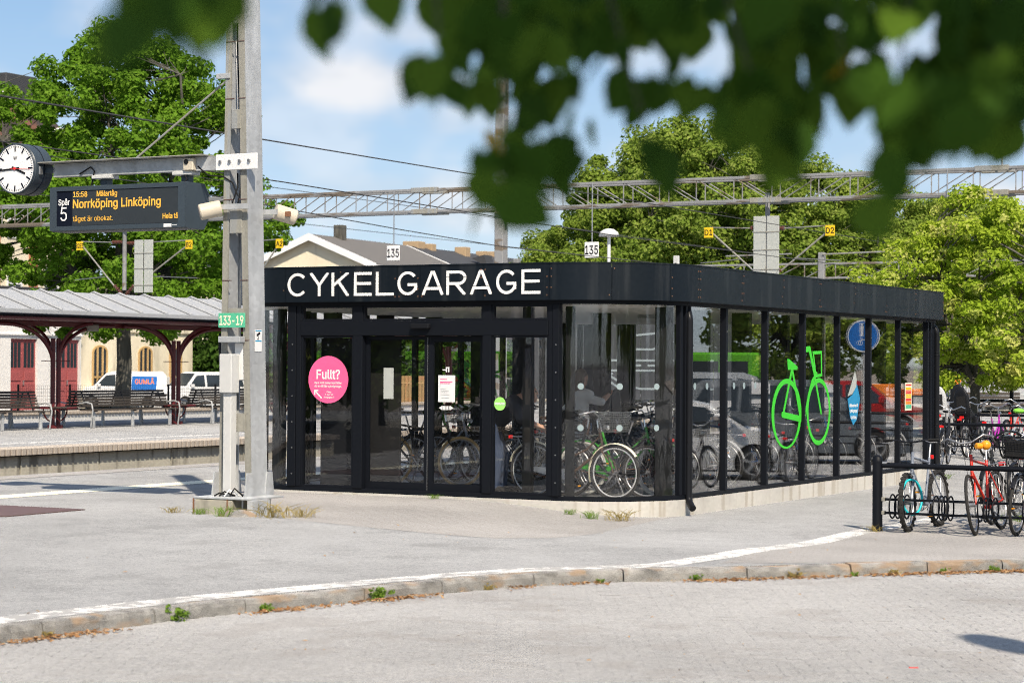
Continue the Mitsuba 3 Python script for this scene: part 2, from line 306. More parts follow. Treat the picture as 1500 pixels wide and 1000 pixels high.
def zebra_c(p, n, uv):
    w = dr.sin((p.z * 62 + 5 * noise(p.x * 11, p.y * 11, p.z * 6)) * 1.9); return mix(mi.Color3f(0.03), mi.Color3f(0.72), smoothstep(-0.15, 0.15, w))
mat('zebra', proc(zebra_c), 0.8)
scene['mat_glass'] = {'type': 'thindielectric', 'int_ior': 1.52}

# ------------------------------------------------------------------ the setting: pavement, road, platforms, tracks
KERB = np.array([(6.3, -40), (6.35, -25), (6.5, -16), (6.67, -13.0), (6.73, -12.55), (6.98, -11.0), (7.21, -10.2), (7.69, -8.6), (8.18, -7.63), (8.89, -6.95), (9.57, -6.2), (10.25, -5.40), (10.9, -4.72), (12.3, -3.5), (15, -1.6), (20, 0.6), (34, 3), (70, 8)])
def resample(P, step):
    s = np.r_[0, np.cumsum(np.linalg.norm(np.diff(P, axis=0), axis=1))]; t = np.arange(0, s[-1], step)
    from scipy.interpolate import PchipInterpolator
    return np.stack([PchipInterpolator(s, P[:, k])(t) for k in range(P.shape[1])], 1)
KS = resample(KERB, 0.25)
def offset(P, d):
    t = np.gradient(P, axis=0); t /= np.linalg.norm(t, axis=1, keepdims=True); return P + np.stack([-t[:, 1], t[:, 0]], 1) * d

kin = offset(KS, 0.135)
near_poly = Polygon([tuple(q) for q in kin[::4]] + [(90, 10), (90, 60), (-5.6, 60), (-5.6, -40)]).buffer(0)
fg = np.stack(np.meshgrid(np.arange(-1.5, 12, 0.22), np.arange(-9, 12, 0.22)), -1).reshape(-1, 2)
from shapely import contains_xy
fg = fg[contains_xy(near_poly.buffer(-0.3), fg[:, 0], fg[:, 1])]
ground('pavement', delaunay_sheet(near_poly, gz, 0.55, [fg + 0.013]), 'asphalt', 'grey asphalt pavement in front of the glass garage')
def strip_poly(P, w): return LineString(P).buffer(w / 2, cap_style=2, join_style=1)
def overlay(name, poly, mat_, label, h=0.0022, step=0.22): return ground(name, delaunay_sheet(poly, lambda x, y: gz(x, y) + h, step), mat_, label)
overlay('brick_paving', Polygon([(-1.4, -0.3), (0.0, -1.1), (1.6, -2.8), (2.74, -4.1), (4.39, -4.46), (5.8, -4.9), (6.1, -4.2), (5.75, -2.6), (5.42, -1.4), (5.23, 0.2), (5.2, 0.9), (5.0, 0.3), (3.95, -0.1), (0.0, -0.1)]).intersection(near_poly), 'pinkpave', 'pinkish brick paving before the garage doors')
overlay('rack_paving', Polygon([(8.85, -6.4), (8.72, -5.6), (8.52, -4.0), (8.29, -2.5), (8.12, -1.2), (8.08, -0.4), (8.09, 0.3), (8.14, 1.4), (8.19, 2.2), (14, 4.0), (14, -2.2), (12, -3.4), (10.8, -4.5), (9.6, -5.85)]).intersection(near_poly), 'pinkpave', 'brownish brick paving under the bicycle rack')
kl = offset(KS, 0.30); sel = kl[(kl[:, 1] > -39) & (kl[:, 1] < -7.6)]
line_pts = np.vstack([sel, [(8.48, -6.85), (8.58, -5.7), (8.38, -4.0), (8.15, -2.5), (7.98, -1.2), (7.94, -0.4), (7.95, 0.3), (8.0, 1.4), (8.05, 2.2), (7.9, 3.4)]])
overlay('pavement_line', strip_poly(line_pts, 0.29), 'roadpaint', 'worn white line painted along the kerb and up to the bicycle rack')
ground('platform_line', delaunay_sheet(strip_poly([(-2.35, -40), (-2.35, 40)], 0.45), lambda x, y: 0.004, 1.0), 'cream', 'pale line along the near platform')
ground('platform_edge', delaunay_sheet(Polygon([(-5.62, -40), (-5.0, -40), (-5.0, 60), (-5.62, 60)]), lambda x, y: 0.005, 1.0), 'pinkpave', 'pinkish edge of the near platform')
ground('near_platform_wall', bx(-5.64, -5.60, -40, 60, -1.4, 0.0), 'oldconcrete', 'concrete wall under the near platform edge')
k = single('cover_plate', cb(-2.6, 0.05, -5.55, -4.2, 0.0, 0.012, 0.004), 'steelplate', 'flat dark red steel cover plate lying in the asphalt left of the mast', 'cover plate')

ground('road', delaunay_sheet(Polygon([tuple(q) for q in KS[::4]] + [(90, 9), (90, -60), (6.3, -60)]).buffer(0), lambda x, y: -0.1003, 2.0), 'paver', 'road bed')
# block paving of the road: rows run across the view
U2, W2 = np.array([0.8797, 0.4756]), np.array([-0.4756, 0.8797])
road_poly = Polygon([tuple(q) for q in offset(KS, -0.02)] + [(90, 9), (90, -60), (6.3, -60)]).buffer(0)
cells = []
E2 = EYE[:2]
for j in range(int(11.3 / 0.1), int(19.6 / 0.1)):
    w = j * 0.1
    half = w * 0.247 + 0.35
    for i in range(int(-half / 0.2) - 1, int(half / 0.2) + 2):
        u = i * 0.2 + (0.1 if j % 2 else 0.0)
        c = E2 + U2 * u + W2 * w
        if abs(u) < half and road_poly.contains(Point(c)): cells.append((w, u, c))
cells.sort(key=lambda q: q[0])
def paver_mesh(seed):
    r = np.random.default_rng(seed); m = cb(-0.0975, 0.0975, -0.0475, 0.0475, -0.014, 0.0, 0.003)
    return m
pv = [ply(paver_mesh(s), 'mat_paver') for s in range(2)]; PV = paver_mesh(0); pr = np.random.default_rng(11); stuff = []
for n_, (w, u, c) in enumerate(cells):
    M = rot([0, 0, 1], 28.4 + pr.normal(0, 0.5)) @ rot([1, 0, 0], pr.normal(0, 0.35)) @ rot([0, 1, 0], pr.normal(0, 0.25)); M[:3, 3] = (c[0], c[1], -0.097 + pr.normal(0, 0.0007))
    if n_ < 300: part('road', 'paving_block', pv[n_ % 2], None, M=M)
    else: q = PV.copy(); q.apply_transform(M); stuff.append(q)
part('road', 'paving', cat(stuff), 'paver', kind='stuff', label='rest of the block paving')

# granite kerb, stone by stone
ground('kerb', tube(np.column_stack([offset(KS, 0.10), np.full(len(KS), -0.14)]), 0.03, 4), 'granite', 'granite kerb between the pavement and the road')
fine = resample(KERB, 0.05); i = 0; kr = np.random.default_rng(5)
while i < len(fine) - 40:
    L = int(kr.uniform(0.75, 1.25) / 0.05); P = fine[i:i + L + 1]; i += L
    if P[0][1] < -17 or P[0][0] > 22: continue
    P = P.copy(); e = (P[1] - P[0]) * 0.12; P[0] += e; P[-1] -= e
    prof = [(0.0, -0.20), (0.0, -0.035), (0.012, -0.006), (0.035, 0.002), (0.13, 0.003), (0.13, -0.20)]
    rows, m_ = [], len(prof)
    for d, z in prof: rows.append(np.column_stack([offset(P, d), np.full(len(P), z)]))
    V = np.stack(rows, 1).reshape(-1, 3); nn = meshkit.fbm(V * 9.0, 3, 4) - 0.5; nv = meshkit.fbm(V * 31.0, 2, 8) - 0.5
    V[:, 2] += (nn * 0.03 + nv * 0.012) * (V[:, 2] > -0.1) * np.where(V[:, 2] > 0, 0.35, 1) + kr.normal(0, 0.003)
    nrm = np.stack([-np.gradient(P, axis=0)[:, 1], np.gradient(P, axis=0)[:, 0]], 1); nrm /= np.linalg.norm(nrm, axis=1, keepdims=True)
    V[:, :2] -= np.repeat(nrm, m_, 0) * ((nn * 0.045 + nv * 0.018) * (V[:, 2] < 0))[:, None]
    F = []
    for a in range(len(P) - 1):
        for b in range(m_ - 1):
            p0 = a * m_ + b; F += [[p0, p0 + m_, p0 + 1], [p0 + 1, p0 + m_, p0 + m_ + 1]]
    for s, a in ((0, 0), (1, len(P) - 1)):
        f = [[a * m_, a * m_ + b, a * m_ + b + 1] for b in range(1, m_ - 1)]; F += f if s == 0 else [q[::-1] for q in f]
    part('kerb', 'stone', trimesh.Trimesh(V, np.array(F)[:, ::-1], process=False), 'granite')

ground('track_bed', bx(-12.4, -5.5, -60, 260, -1.5, -1.0), 'ballast', 'ballast between the platforms')
for xr in (-7.0, -8.44, -9.7, -11.14): ground('rail', bx(xr - 0.035, xr + 0.035, -60, 160, -1.0, -0.83), 'steelplate', 'steel rail')
# the far platform
FX0, FX1 = -25.6, -12.42
ground('far_platform', cat([bx(FX0, FX1 - 0.02, -20, 120, -1.4, -0.004)]), 'asphalt', 'asphalt platform across the tracks')
ground('far_platform_line', bx(-14.35, -14.05, -20, 120, -0.02, 0.001), 'roadpaint', 'white line along the far platform')
ground('far_platform_wall', cat([bx(-12.43, -12.36, y0 + 0.02, y0 + 2.38, -1.4, -0.16) for y0 in np.arange(-20, 118, 2.4)]), 'oldconcrete', 'stained concrete panels under the far platform edge')
cop = cat([cb(-12.95, -12.18, y, y + 0.10, -0.13, 0.003, 0.006) for y in np.arange(2, 40, 0.155)])
part('far_platform', 'coping', cop, 'coping', kind='stuff', label='ribbed pale edge blocks')
part('far_platform', 'coping_bed', bx(-12.9, -12.21, -20, 120, -0.125, -0.012), 'copingdark')
ground('rear_track_bed', bx(-31.5, FX0, -60, 260, -1.5, -1.0), 'ballast', 'ballast behind the far platform')
lw = single('low_wall', bx(-32.2, -31.6, -20, 130, -1.4, -0.06), 'lightgrey', 'low pale retaining wall with ribbed coping behind the far platform', 'wall')
part(lw, 'coping', cat([cb(-32.3, -31.5, y, y + 0.12, -0.06, 0.04, 0.006) for y in np.arange(0, 70, 0.18)]), 'coping', kind='stuff', label='ribbed coping')
part(lw, 'coping_bed', bx(-32.25, -31.55, -20, 130, -0.06, 0.03), 'copingdark')
ground('station_yard', cat([bx(-160, -32.2, -70, 300, -1.6, -0.75)]), 'asphalt', 'asphalt yard of the station houses')
ground('field', bx(-700, 700, 58, 1500, -1.4, -1.05), 'ballast', 'open ground far behind the tracks')
ground('near_field', bx(-700, -31, -900, 58, -1.7, -1.45), 'ballast', 'open ground behind the station')
ground('south_ground', bx(-31, 700, -900, -59, -1.7, -0.15), 'asphalt', 'open asphalt behind the camera')
ground('rear_yard', delaunay_sheet(Polygon([(-5.6, 59.9), (200, 59.9), (200, 190), (-20, 190)]), lambda x, y: 0.0, 8.0), 'coping', 'pale gravel yard behind the bicycle racks')
ground('east_yard', bx(89, 500, -60, 190, -1.0, -0.2), 'asphalt', 'open ground to the right')

# ------------------------------------------------------------------ the glass bicycle garage
RAD, XR, XL, YB = 1.25, 5.18, -1.25, 11.4
def outline(off, n=14, back=True):
    P = [(XL - off, YB + off)]
    for a in np.linspace(math.pi, 1.5 * math.pi, n): P.append((0 + (RAD + off) * math.cos(a), RAD + (RAD + off) * math.sin(a)))
    for a in np.linspace(1.5 * math.pi, 2 * math.pi, n): P.append((3.93 + (RAD + off) * math.cos(a), RAD + (RAD + off) * math.sin(a)))
    P.append((XR + off, YB + off)); return np.array(P)
def slab(off, z0, z1, n=14): m = extr(Polygon(outline(off, n)), z1 - z0); m.apply_translation([0, 0, z0]); return m
def ring(off0, off1, z0, z1, n=14):
    m = extr(Polygon(outline(off1, n)).difference(Polygon(outline(off0, n))), z1 - z0); m.apply_translation([0, 0, z0]); return m
gar = thing('bike_garage', 'low glass bicycle garage with black fascia, rounded corners and big white lettering', 'bicycle garage')
part(gar, 'plinth', ring(-0.16, 0.035, -0.6, 0.028), 'concrete', label='pale concrete plinth with stains')
part(gar, 'floor', slab(-0.165, -0.1, 0.012), 'floor')
part(gar, 'roof', slab(0.06, 2.64, 2.90), 'fascia')
cl = [cb(XL + 0.1, XR - 0.1, y, y + 0.135, 2.432, 2.462, 0.004) for y in np.arange(1.3, 11.2, 0.14)] + [cb(0.0 - math.sqrt(max(0, 1.1 ** 2 - (1.25 - y) ** 2)), 3.93 + math.sqrt(max(0, 1.1 ** 2 - (1.25 - y) ** 2)), y, y + 0.135, 2.432, 2.462, 0.004) for y in np.arange(0.18, 1.25, 0.14)]
part(gar, 'ceiling_boards', cat(cl), 'ceiling', kind='stuff', label='pale grey ceiling boards')
part(gar, 'ceiling', slab(-0.06, 2.466, 2.635), 'ceiling')
part(gar, 'head_frame', ring(-0.05, 0.05, 2.452, 2.52), 'frameblack')
part(gar, 'soffit', ring(0.052, 0.13, 2.49, 2.51), 'frameblack')
part(gar, 'sill_frame', ring(-0.035, 0.03, 0.03, 0.085), 'frameblack')
FZ0, FZ1 = 2.50, 2.945
FO = 0.14
fl = LineString(outline(FO, 40)); front0 = fl.project(Point(0, -FO))
def fst(x=None, y=None, side=None):
    return fl.project(Point(x, -FO)) if y is None else fl.project(Point((XR + FO) if side == 'r' else (XL - FO), y))
seams = [0.02, fst(y=9.98, side='l'), fst(y=8.5, side='l'), fst(y=7.05, side='l'), fst(y=5.6, side='l'), fst(y=4.15, side='l'), fst(y=2.7, side='l'), fst(y=1.25, side='l'), fst(-0.9 + 0.9), fst(0.85), fst(1.74), fst(2.08), fst(3.0), fst(3.93)]
seams[8] = fst(0.02); a_r0, a_r1 = fst(3.93), fst(y=1.25, side='r')
seams += [a_r0 + (a_r1 - a_r0) * f for f in (0.36, 0.72)] + [a_r1] + [fst(y=q, side='r') for q in (2.68, 4.13, 5.61, 7.08, 8.54, 10.0)] + [fl.length - 0.0]
from shapely.ops import substring
screws = []
for s0, s1 in zip(seams[:-1], seams[1:]):
    seg = substring(fl, s0 + 0.003, s1 - 0.003).buffer(0.012, cap_style=2, join_style=2)
    m = extr(seg, FZ1 - FZ0); m.apply_translation([0, 0, FZ0]); part(gar, 'fascia_panel', m, 'fascia', smooth=25)
    for s in (s0 + 0.03, s1 - 0.03):
        p = fl.interpolate(s); q = fl.interpolate(s + 0.01); t = np.array([q.x - p.x, q.y - p.y]); t /= np.linalg.norm(t); nn = np.array([t[1], -t[0]])
        for z in (2.56, 2.655, 2.79, 2.885):
            if random.random() < 0.42: screws.append(disc_cyl([p.x + nn[0] * 0.0135, p.y + nn[1] * 0.0135, z], [nn[0], nn[1], 0], 0.0085, 0.006, 6))
part(gar, 'rear_fascia', bx(XL - FO, XR + FO, YB + FO - 0.01, YB + FO + 0.014, FZ0, FZ1 - 0.002), 'fascia')
part(gar, 'fascia_screws', cat(screws), 'rustscrew', kind='stuff', label='rusty screws along the panel joints')
part(gar, 'fascia_capping', ring(FO - 0.035, FO + 0.02, FZ1 + 0.001, FZ1 + 0.018), 'fascia')

# lettering, drawn stroke by stroke: flat-ended strokes, round bowls
def stroke(P, w=0.037): return LineString(P).buffer(w / 2, cap_style=2, join_style=2, mitre_limit=3)
def bow(cx, cy, rx, ry, a0, a1, w=0.037, n=40):
    a = np.radians(np.linspace(a0, a1, n)); return stroke(np.stack([cx + (rx - w / 2) * np.cos(a), cy + (ry - w / 2) * np.sin(a)], 1), w)
H = 0.305
def letter(ch, w):
    h, s = H, 0.037; e = s / 2
    if ch == 'C': return bow(w * 0.56, h / 2, w * 0.56, h / 2, 42, 318)
    if ch == 'G': return unary_union([bow(w * 0.52, h / 2, w * 0.52, h / 2, 40, 345), stroke([(w * 0.52, h * 0.44), (w, h * 0.44)]), stroke([(w - e, h * 0.44), (w - e, h * 0.2)])])
    if ch == 'Y': return unary_union([stroke([(e, h), (w / 2, h * 0.47)]), stroke([(w - e, h), (w / 2, h * 0.47)]), stroke([(w / 2, h * 0.50), (w / 2, 0)])])
    if ch == 'K': return unary_union([stroke([(e, 0), (e, h)]), stroke([(s * 0.9, h * 0.46), (w - e, h)]), stroke([(w * 0.42, h * 0.58), (w - e, 0)])])
    if ch == 'E': return unary_union([stroke([(e, 0), (e, h)]), stroke([(0, h - e), (w, h - e)]), stroke([(0, h * 0.52), (w * 0.96, h * 0.52)]), stroke([(0, e), (w, e)])])
    if ch == 'L': return unary_union([stroke([(e, 0), (e, h)]), stroke([(0, e), (w, e)])])
    if ch == 'A':
        g = unary_union([stroke([(e, 0), (w / 2 - 0.006, h)]), stroke([(w - e, 0), (w / 2 + 0.006, h)]), stroke([(w * 0.16, h * 0.27), (w * 0.84, h * 0.27)])])
        return g.difference(stroke([(0, h * 0.36), (w, h * 0.36)], 0.006)).difference(stroke([(w / 2, h * 0.86), (w / 2, h)], 0.006)).difference(Point(w / 2, h + 0.1).buffer(0.1).union(stroke([(-1, h + 0.2), (2, h + 0.2)], 0.4)))
    if ch == 'R':
        b = [(e, h - e), (w * 0.62, h - e)] + [(w * 0.62 + (w * 0.38 - e) * math.cos(a), h * 0.70 + (h * 0.30 - e) * math.sin(a)) for a in np.linspace(math.pi / 2, -math.pi / 2, 20)] + [(w * 0.62, h * 0.40 + e), (e, h * 0.40 + e)]
        g = unary_union([stroke([(e, 0), (e, h)]), stroke(b), stroke([(w * 0.5, h * 0.43), (w - e, 0)])]); return g.difference(stroke([(-0.01, h * 0.74), (w + 0.05, h * 0.74)], 0.007))
spans = [(0.058, 0.334), (0.399, 0.708), (0.745, 1.019), (1.092, 1.359), (1.425, 1.693), (1.75, 2.039), (2.11, 2.431), (2.471, 2.759), (2.813, 3.131), (3.19, 3.47), (3.547, 3.81)]
for ch, (x0, x1) in zip('CYKELGARAGE', spans):
    g = letter(ch, x1 - x0).intersection(Polygon([(-0.02, 0), (0.5, 0), (0.5, H), (-0.02, H)])).buffer(-0.002).buffer(0.002)
    part(gar, 'letter', place(extr(g, 0.010), (x0, -FO - 0.012, 2.575), (1, 0, 0), (0, 0, 1)), 'letterwhite')

# the front: posts, panes, sliding doors
FR = 'frameblack'
for x0, x1 in ((-0.01, 0.115), (0.12, 0.195)): part(gar, 'post', cb(x0, x1, -0.05 if x0 < 0.1 else -0.04, 0.05, 0.085, 2.452, 0.004), FR)
part(gar, 'post', cb(1.01, 1.15, -0.045, 0.05, 0.085, 2.452, 0.004), FR)
part(gar, 'post', cb(2.935, 3.06, -0.045, 0.05, 0.085, 2.452, 0.004), FR)
for x0, x1 in ((3.865, 3.925), (3.93, 4.02)): part(gar, 'post', cb(x0, x1, -0.055 if x0 > 3.9 else -0.04, 0.045, 0.085, 2.452, 0.004), FR)
part(gar, 'transom_bar', cb(0.196, 3.864, -0.05, 0.06, 2.065, 2.255, 0.004), FR)
part(gar, 'door_sensor', cb(1.92, 2.19, -0.13, -0.052, 2.15, 2.215, 0.012), 'black', label='small black door sensor')
def pane_flat(x0, x1, z0, z1, y=0.0):
    return trimesh.Trimesh([(x0, y, z0), (x1, y, z0), (x1, y, z1), (x0, y, z1)], [(0, 1, 2), (0, 2, 3)], process=False)
def frame_front(x0, x1, z0, z1, w, wb=None, y0=-0.03, y1=0.03):
    wb = wb or w; return cat([bx(x0, x0 + w, y0, y1, z0, z1), bx(x1 - w, x1, y0, y1, z0, z1), bx(x0 + w, x1 - w, y0, y1, z1 - w, z1), bx(x0 + w, x1 - w, y0, y1, z0, z0 + wb)])
for x0, x1, z0, z1 in ((0.197, 1.008, 2.257, 2.45), (1.152, 2.933, 2.257, 2.45), (3.062, 3.863, 2.257, 2.45), (0.197, 1.008, 0.087, 2.063), (3.062, 3.863, 0.087, 2.063)):
    part(gar, 'pane_frame', frame_front(x0, x1, z0, z1, 0.025), FR)
    gp0 = part(gar, 'glass_pane', pane_flat(x0 + 0.02, x1 - 0.02, z0 + 0.02, z1 - 0.02, 0.004), 'glass')
for x0, x1, lab in ((1.155, 2.086, 'left sliding door leaf'), (2.092, 2.93, 'right sliding door leaf')):
    d = part(gar, 'door', cat([frame_front(x0, x1, 0.035, 2.06, 0.05 if x0 < 2 else 0.075, 0.145, 0.045, 0.085)]), FR, label=lab)
    part(d, 'pane', pane_flat(x0 + 0.045, x1 - 0.045, 0.15, 2.0, 0.065), 'glass'); part(d, 'edge_trim', bx(*((2.0865, 2.0895) if x0 < 2 else (2.9305, 2.933)), 0.04, 0.05, 0.05, 2.05), 'alu')
    if x0 > 2: part(d, 'handle', cb(2.885, 2.915, 0.015, 0.044, 1.02, 1.14, 0.006), 'black')
# curved corner panes, side panes and the posts between them
def wall_sheet(P, z0, z1):
    n = len(P); V = np.vstack([np.column_stack([P, np.full(n, z0)]), np.column_stack([P, np.full(n, z1)])]); F = []
    for i in range(n - 1): F += [[i, i + 1, n + i + 1], [i, n + i + 1, n + i]]
    return trimesh.Trimesh(V, F, process=False)
def arc_pts(cx, r, a0, a1, n): a = np.radians(np.linspace(a0, a1, n)); return np.stack([cx + r * np.cos(a), RAD + r * np.sin(a)], 1)
nrm = ply(wall_sheet(arc_pts(3.93, RAD, 273, 347, 40), 0.087, 2.45), 'mat_glass', smooth=True)
part(gar, 'curved_glass_pane', nrm, None, label='curved glass pane at the front right corner')
part(gar, 'curved_glass_pane', ply(wall_sheet(arc_pts(0, RAD, 181, 268, 40), 0.087, 2.45), 'mat_glass', smooth=True), None, label='curved glass pane at the front left corner')
def post_at(x, y, deg, wx, wy, z0=0.085, z1=2.452, name='post', m_=FR):
    m = cb(-wx / 2, wx / 2, -wy / 2, wy / 2, z0, z1, 0.004); m.apply_transform(rot([0, 0, 1], deg)); m.apply_translation([x, y, 0]); return part(gar, name, m, m_)
for a in (349.5, 355.0, 359.0): q = arc_pts(3.93, RAD, a, a, 1)[0]; post_at(q[0], q[1], a - 270, 0.055, 0.08)
q = arc_pts(0, RAD, 181, 181, 1)[0]; post_at(q[0], q[1], 91, 0.055, 0.08)
YM = [2.41, 3.85, 5.29, 6.73, 8.15, 9.59]
ys = [1.30] + YM + [11.06]
for side, x in (('r', XR), ('l', XL)):
    for y in YM + [11.06]: part(gar, 'post', cb(x - 0.045, x + 0.045, y - 0.032, y + 0.032, 0.085, 2.452, 0.004), FR)
    for y in YM + ([11.0] if side == 'r' else [1.6, 11.0]):  # deep steel fins behind the posts carry the roof
        for dy in (-0.0,):
            xf = x - 0.34 if side == 'r' else x + 0.34
            part(gar, 'column', cb(min(xf, xf) - 0.13, xf + 0.13, y - 0.05, y + 0.05, 0.012, 2.43, 0.004), 'columnblack')
    for y0, y1 in zip(ys[:-1], ys[1:]):
        V = [(x, y0 + 0.03, 0.085), (x, y1 - 0.03, 0.085), (x, y1 - 0.03, 2.452), (x, y0 + 0.03, 2.452)]
        gp0 = part(gar, 'glass_pane', trimesh.Trimesh(V, [(0, 1, 2), (0, 2, 3)], process=False), 'glass')
        if side == 'r': part(gp0, 'inner_sheet', trimesh.Trimesh([(x - 0.018, b, c) for a, b, c in V], [(0, 1, 2), (0, 2, 3)], process=False), 'glass')
post_at(XR - 0.01, 11.25, 0, 0.10, 0.10); post_at(XR - 0.01, 11.40, 0, 0.10, 0.10); post_at(XL, 11.35, 0, 0.1, 0.1)
xb = [XL + 0.05, -0.35, 0.75, 1.85, 2.95, 4.05, XR - 0.06]
for x0, x1 in zip(xb[:-1], xb[1:]):
    part(gar, 'glass_pane', pane_flat(x0 + 0.03, x1 - 0.03, 0.085, 2.452, YB), 'glass')
    if x1 < 5: part(gar, 'post', cb(x1 - 0.035, x1 + 0.035, YB - 0.045, YB + 0.045, 0.085, 2.452, 0.004), FR); part(gar, 'column', cb(x1 - 0.13, x1 + 0.13, YB - 0.4, YB - 0.3, 0.012, 2.43, 0.004), 'columnblack')
# columns inside the rounded corners and behind the front
for x, y, a, wx in ((4.0, 0.30, 28, 0.12), (4.96, 1.0, 28, 0.22), (2.88, 3.49, 28, 0.26), (-0.45, 0.42, -30, 0.2), (-0.86, 0.95, -62, 0.25)): post_at(x, y, a, wx, 0.10, 0.012, 2.43, 'column', 'columnblack')
for x in (3.4,): post_at(x, 0.32, 0, 0.12, 0.10, 0.012, 2.43, 'column', 'columnblack')
part(gar, 'inner_board', cb(0.30, 1.02, 0.28, 0.32, 0.03, 2.03, 0.004), 'black', label='black board standing behind the left front pane')
part(gar, 'inner_board', cb(1.03, 1.50, 0.34, 0.37, 0.03, 2.03, 0.004), 'blackmatt', label='dark board behind the left door leaf')
bolts = [disc_cyl([x, -0.056, z], [0, -1, 0], 0.009, 0.006, 8) for x in (0.07, 3.98) for z in np.arange(0.25, 2.2, 0.34)] + [disc_cyl([XR + 0.047, y, z], [1, 0, 0], 0.008, 0.006, 8) for y in YM for z in np.arange(0.25, 2.4, 0.38)]
part(gar, 'post_screws', cat(bolts), 'steel', kind='stuff', label='small bright screws on the posts')
# down pipes
def pipe(x, y, zb, out, lab):
    ox, oy = out
    k = part(gar, 'downpipe', tube([(x - ox * 0.16, y - oy * 0.16, 2.50), (x - ox * 0.10, y - oy * 0.10, 2.44), (x - ox * 0.02, y - oy * 0.02, 2.33), (x, y, 2.26), (x, y, 0.22), (x, y, zb + 0.16), (x + ox * 0.03, y + oy * 0.03, zb + 0.09), (x + ox * 0.14, y + oy * 0.14, zb + 0.02)], 0.044, 14), 'black', smooth=40, label=lab)
    for z in (0.55, 0.75, 1.9, 1.95): part(k, 'bracket', torus([x, y, z], [0, 0, 1], 0.046, 0.006, 18, 6), 'black')
pipe(5.24, 1.16, -0.10, (0.7, -0.7), 'black downpipe at the front right corner'); pipe(XR + 0.07, 11.45, -0.05, (1, 0.0), 'black downpipe at the far end of the long side')

part(gar, 'ceiling_lamp', disc_cyl([3.05, 4.6, 2.41], [0, 0, 1], 0.13, 0.05, 20, 0.01), 'plastic_grey')
# stickers on the glass (1 mm film)
def film(poly, o, ux, uy, d=0.0012): return place(extr(poly, d), o, ux, uy)
def ell(a, b, n=48): t = np.linspace(0, 2 * np.pi, n, endpoint=False); return Polygon(np.stack([a * np.cos(t), b * np.sin(t)], 1))
XY = ((1, 0, 0), (0, 0, 1))
sp = part(gar, 'round_sticker', film(ell(0.31, 0.31), (0.605, -0.005, 1.49), *XY), 'pink', label='round pink sticker asking Fullt?')
def words(parent, s, x, z, h, m_, y=-0.0075, bold=False, sq=1.0, center=True):
    t = text(s, h, 0.0012, bold); t.apply_translation([-(t.bounds[0][0] + t.bounds[1][0]) / 2 if center else 0, 0, 0]); t.apply_scale([sq, 1, 1]); return part(parent, 'lettering', place(t, (x, y, z), *XY), m_)
words(sp, 'Fullt?', 0.605, 1.50, 0.118, 'letterwhite', bold=True, sq=0.92)
words(sp, 'Bara 400 meter bort hittar', 0.605, 1.435, 0.026, 'letterwhite', bold=True, sq=0.98); words(sp, 'du en till lite cykelgarage.', 0.605, 1.392, 0.026, 'letterwhite', bold=True, sq=0.98)
for i_, s_ in enumerate(('Plats:', 'P-hus vid', 'Kungsgata 5')): words(sp, s_, 0.62, 1.318 - 0.034 * i_, 0.02, 'letterwhite', bold=True)
part(sp, 'arrow', film(unary_union([LineString([(0.055, -0.045), (-0.045, 0.045)]).buffer(0.009), LineString([(-0.05, 0.0), (-0.05, 0.05), (0.0, 0.05)]).buffer(0.009, join_style=2)]), (0.445, -0.0075, 1.295), *XY), 'letterwhite')
gs = part(gar, 'round_sticker', film(ell(0.082, 0.085), (3.17, -0.005, 1.21), *XY), 'lime', label='round light green sticker')
part(gs, 'stripe', film(Polygon([(-0.07, -0.012), (0.07, -0.012), (0.07, -0.002), (-0.07, -0.002)]).union(Polygon([(-0.07, 0.006), (0.07, 0.006), (0.07, 0.016), (-0.07, 0.016)])), (3.17, -0.0075, 1.21), *XY), 'paper')
nt = part(gar, 'notice', film(Polygon([(0, 0), (0.25, 0), (0.25, 0.34), (0, 0.34)]), (2.235, 0.058, 1.22), *XY), 'paper', label='white paper notice on the right door leaf')
part(nt, 'lines', cat([film(Polygon([(0.03, z), (0.03 + w, z), (0.03 + w, z + 0.010), (0.03, z + 0.010)]), (2.235, 0.0555, 1.22), *XY) for z, w in ((0.285, 0.1), (0.25, 0.18), (0.232, 0.15))]), 'pink')
part(nt, 'lines', cat([film(Polygon([(0.04, z), (0.04 + w, z), (0.04 + w, z + 0.005), (0.04, z + 0.005)]), (2.235, 0.0555, 1.22), *XY) for z, w in ((0.16, 0.08), (0.14, 0.12), (0.12, 0.1), (0.09, 0.13), (0.05, 0.13))]), 'plastic_grey')
part(gar, 'notice', film(Polygon([(0, 0), (0.15, 0), (0.15, 0.40), (0, 0.40)]), (1.42, 0.055, 1.25), *XY), 'papergrey', label='grey paper notice on the left door leaf')
ar = [Polygon([(0, 0.03), (0.05, 0.0), (0.05, 0.06)]), Polygon([(0.055, 0.005), (0.10, 0.005), (0.10, 0.055), (0.055, 0.055)]), Polygon([(0.11, 0.005), (0.135, 0.005), (0.135, 0.055), (0.11, 0.055)]), Polygon([(0.145, 0.005), (0.16, 0.005), (0.16, 0.055), (0.145, 0.055)]), Polygon([(0.215, 0.03), (0.165, 0.0), (0.165, 0.06)])]
part(gar, 'arrow_sticker', film(unary_union(ar), (2.25, 0.0555, 1.115), *XY), 'paper', label='white double arrow sticker')
part(gar, 'door_mark', film(unary_union([Polygon([(0, 0.02), (0.06, 0.02), (0.06, 0.035), (0, 0.035)]), Polygon([(0.05, 0.0), (0.068, 0.0), (0.068, 0.06), (0.05, 0.06)]), Polygon([(0.05, 0.05), (0.1, 0.05), (0.1, 0.065), (0.05, 0.065)]), Polygon([(0.082, 0.0), (0.1, 0.0), (0.1, 0.05), (0.082, 0.05)])]), (2.30, 0.0555, 1.60), *XY), 'paper', label='small white mark above the notice')
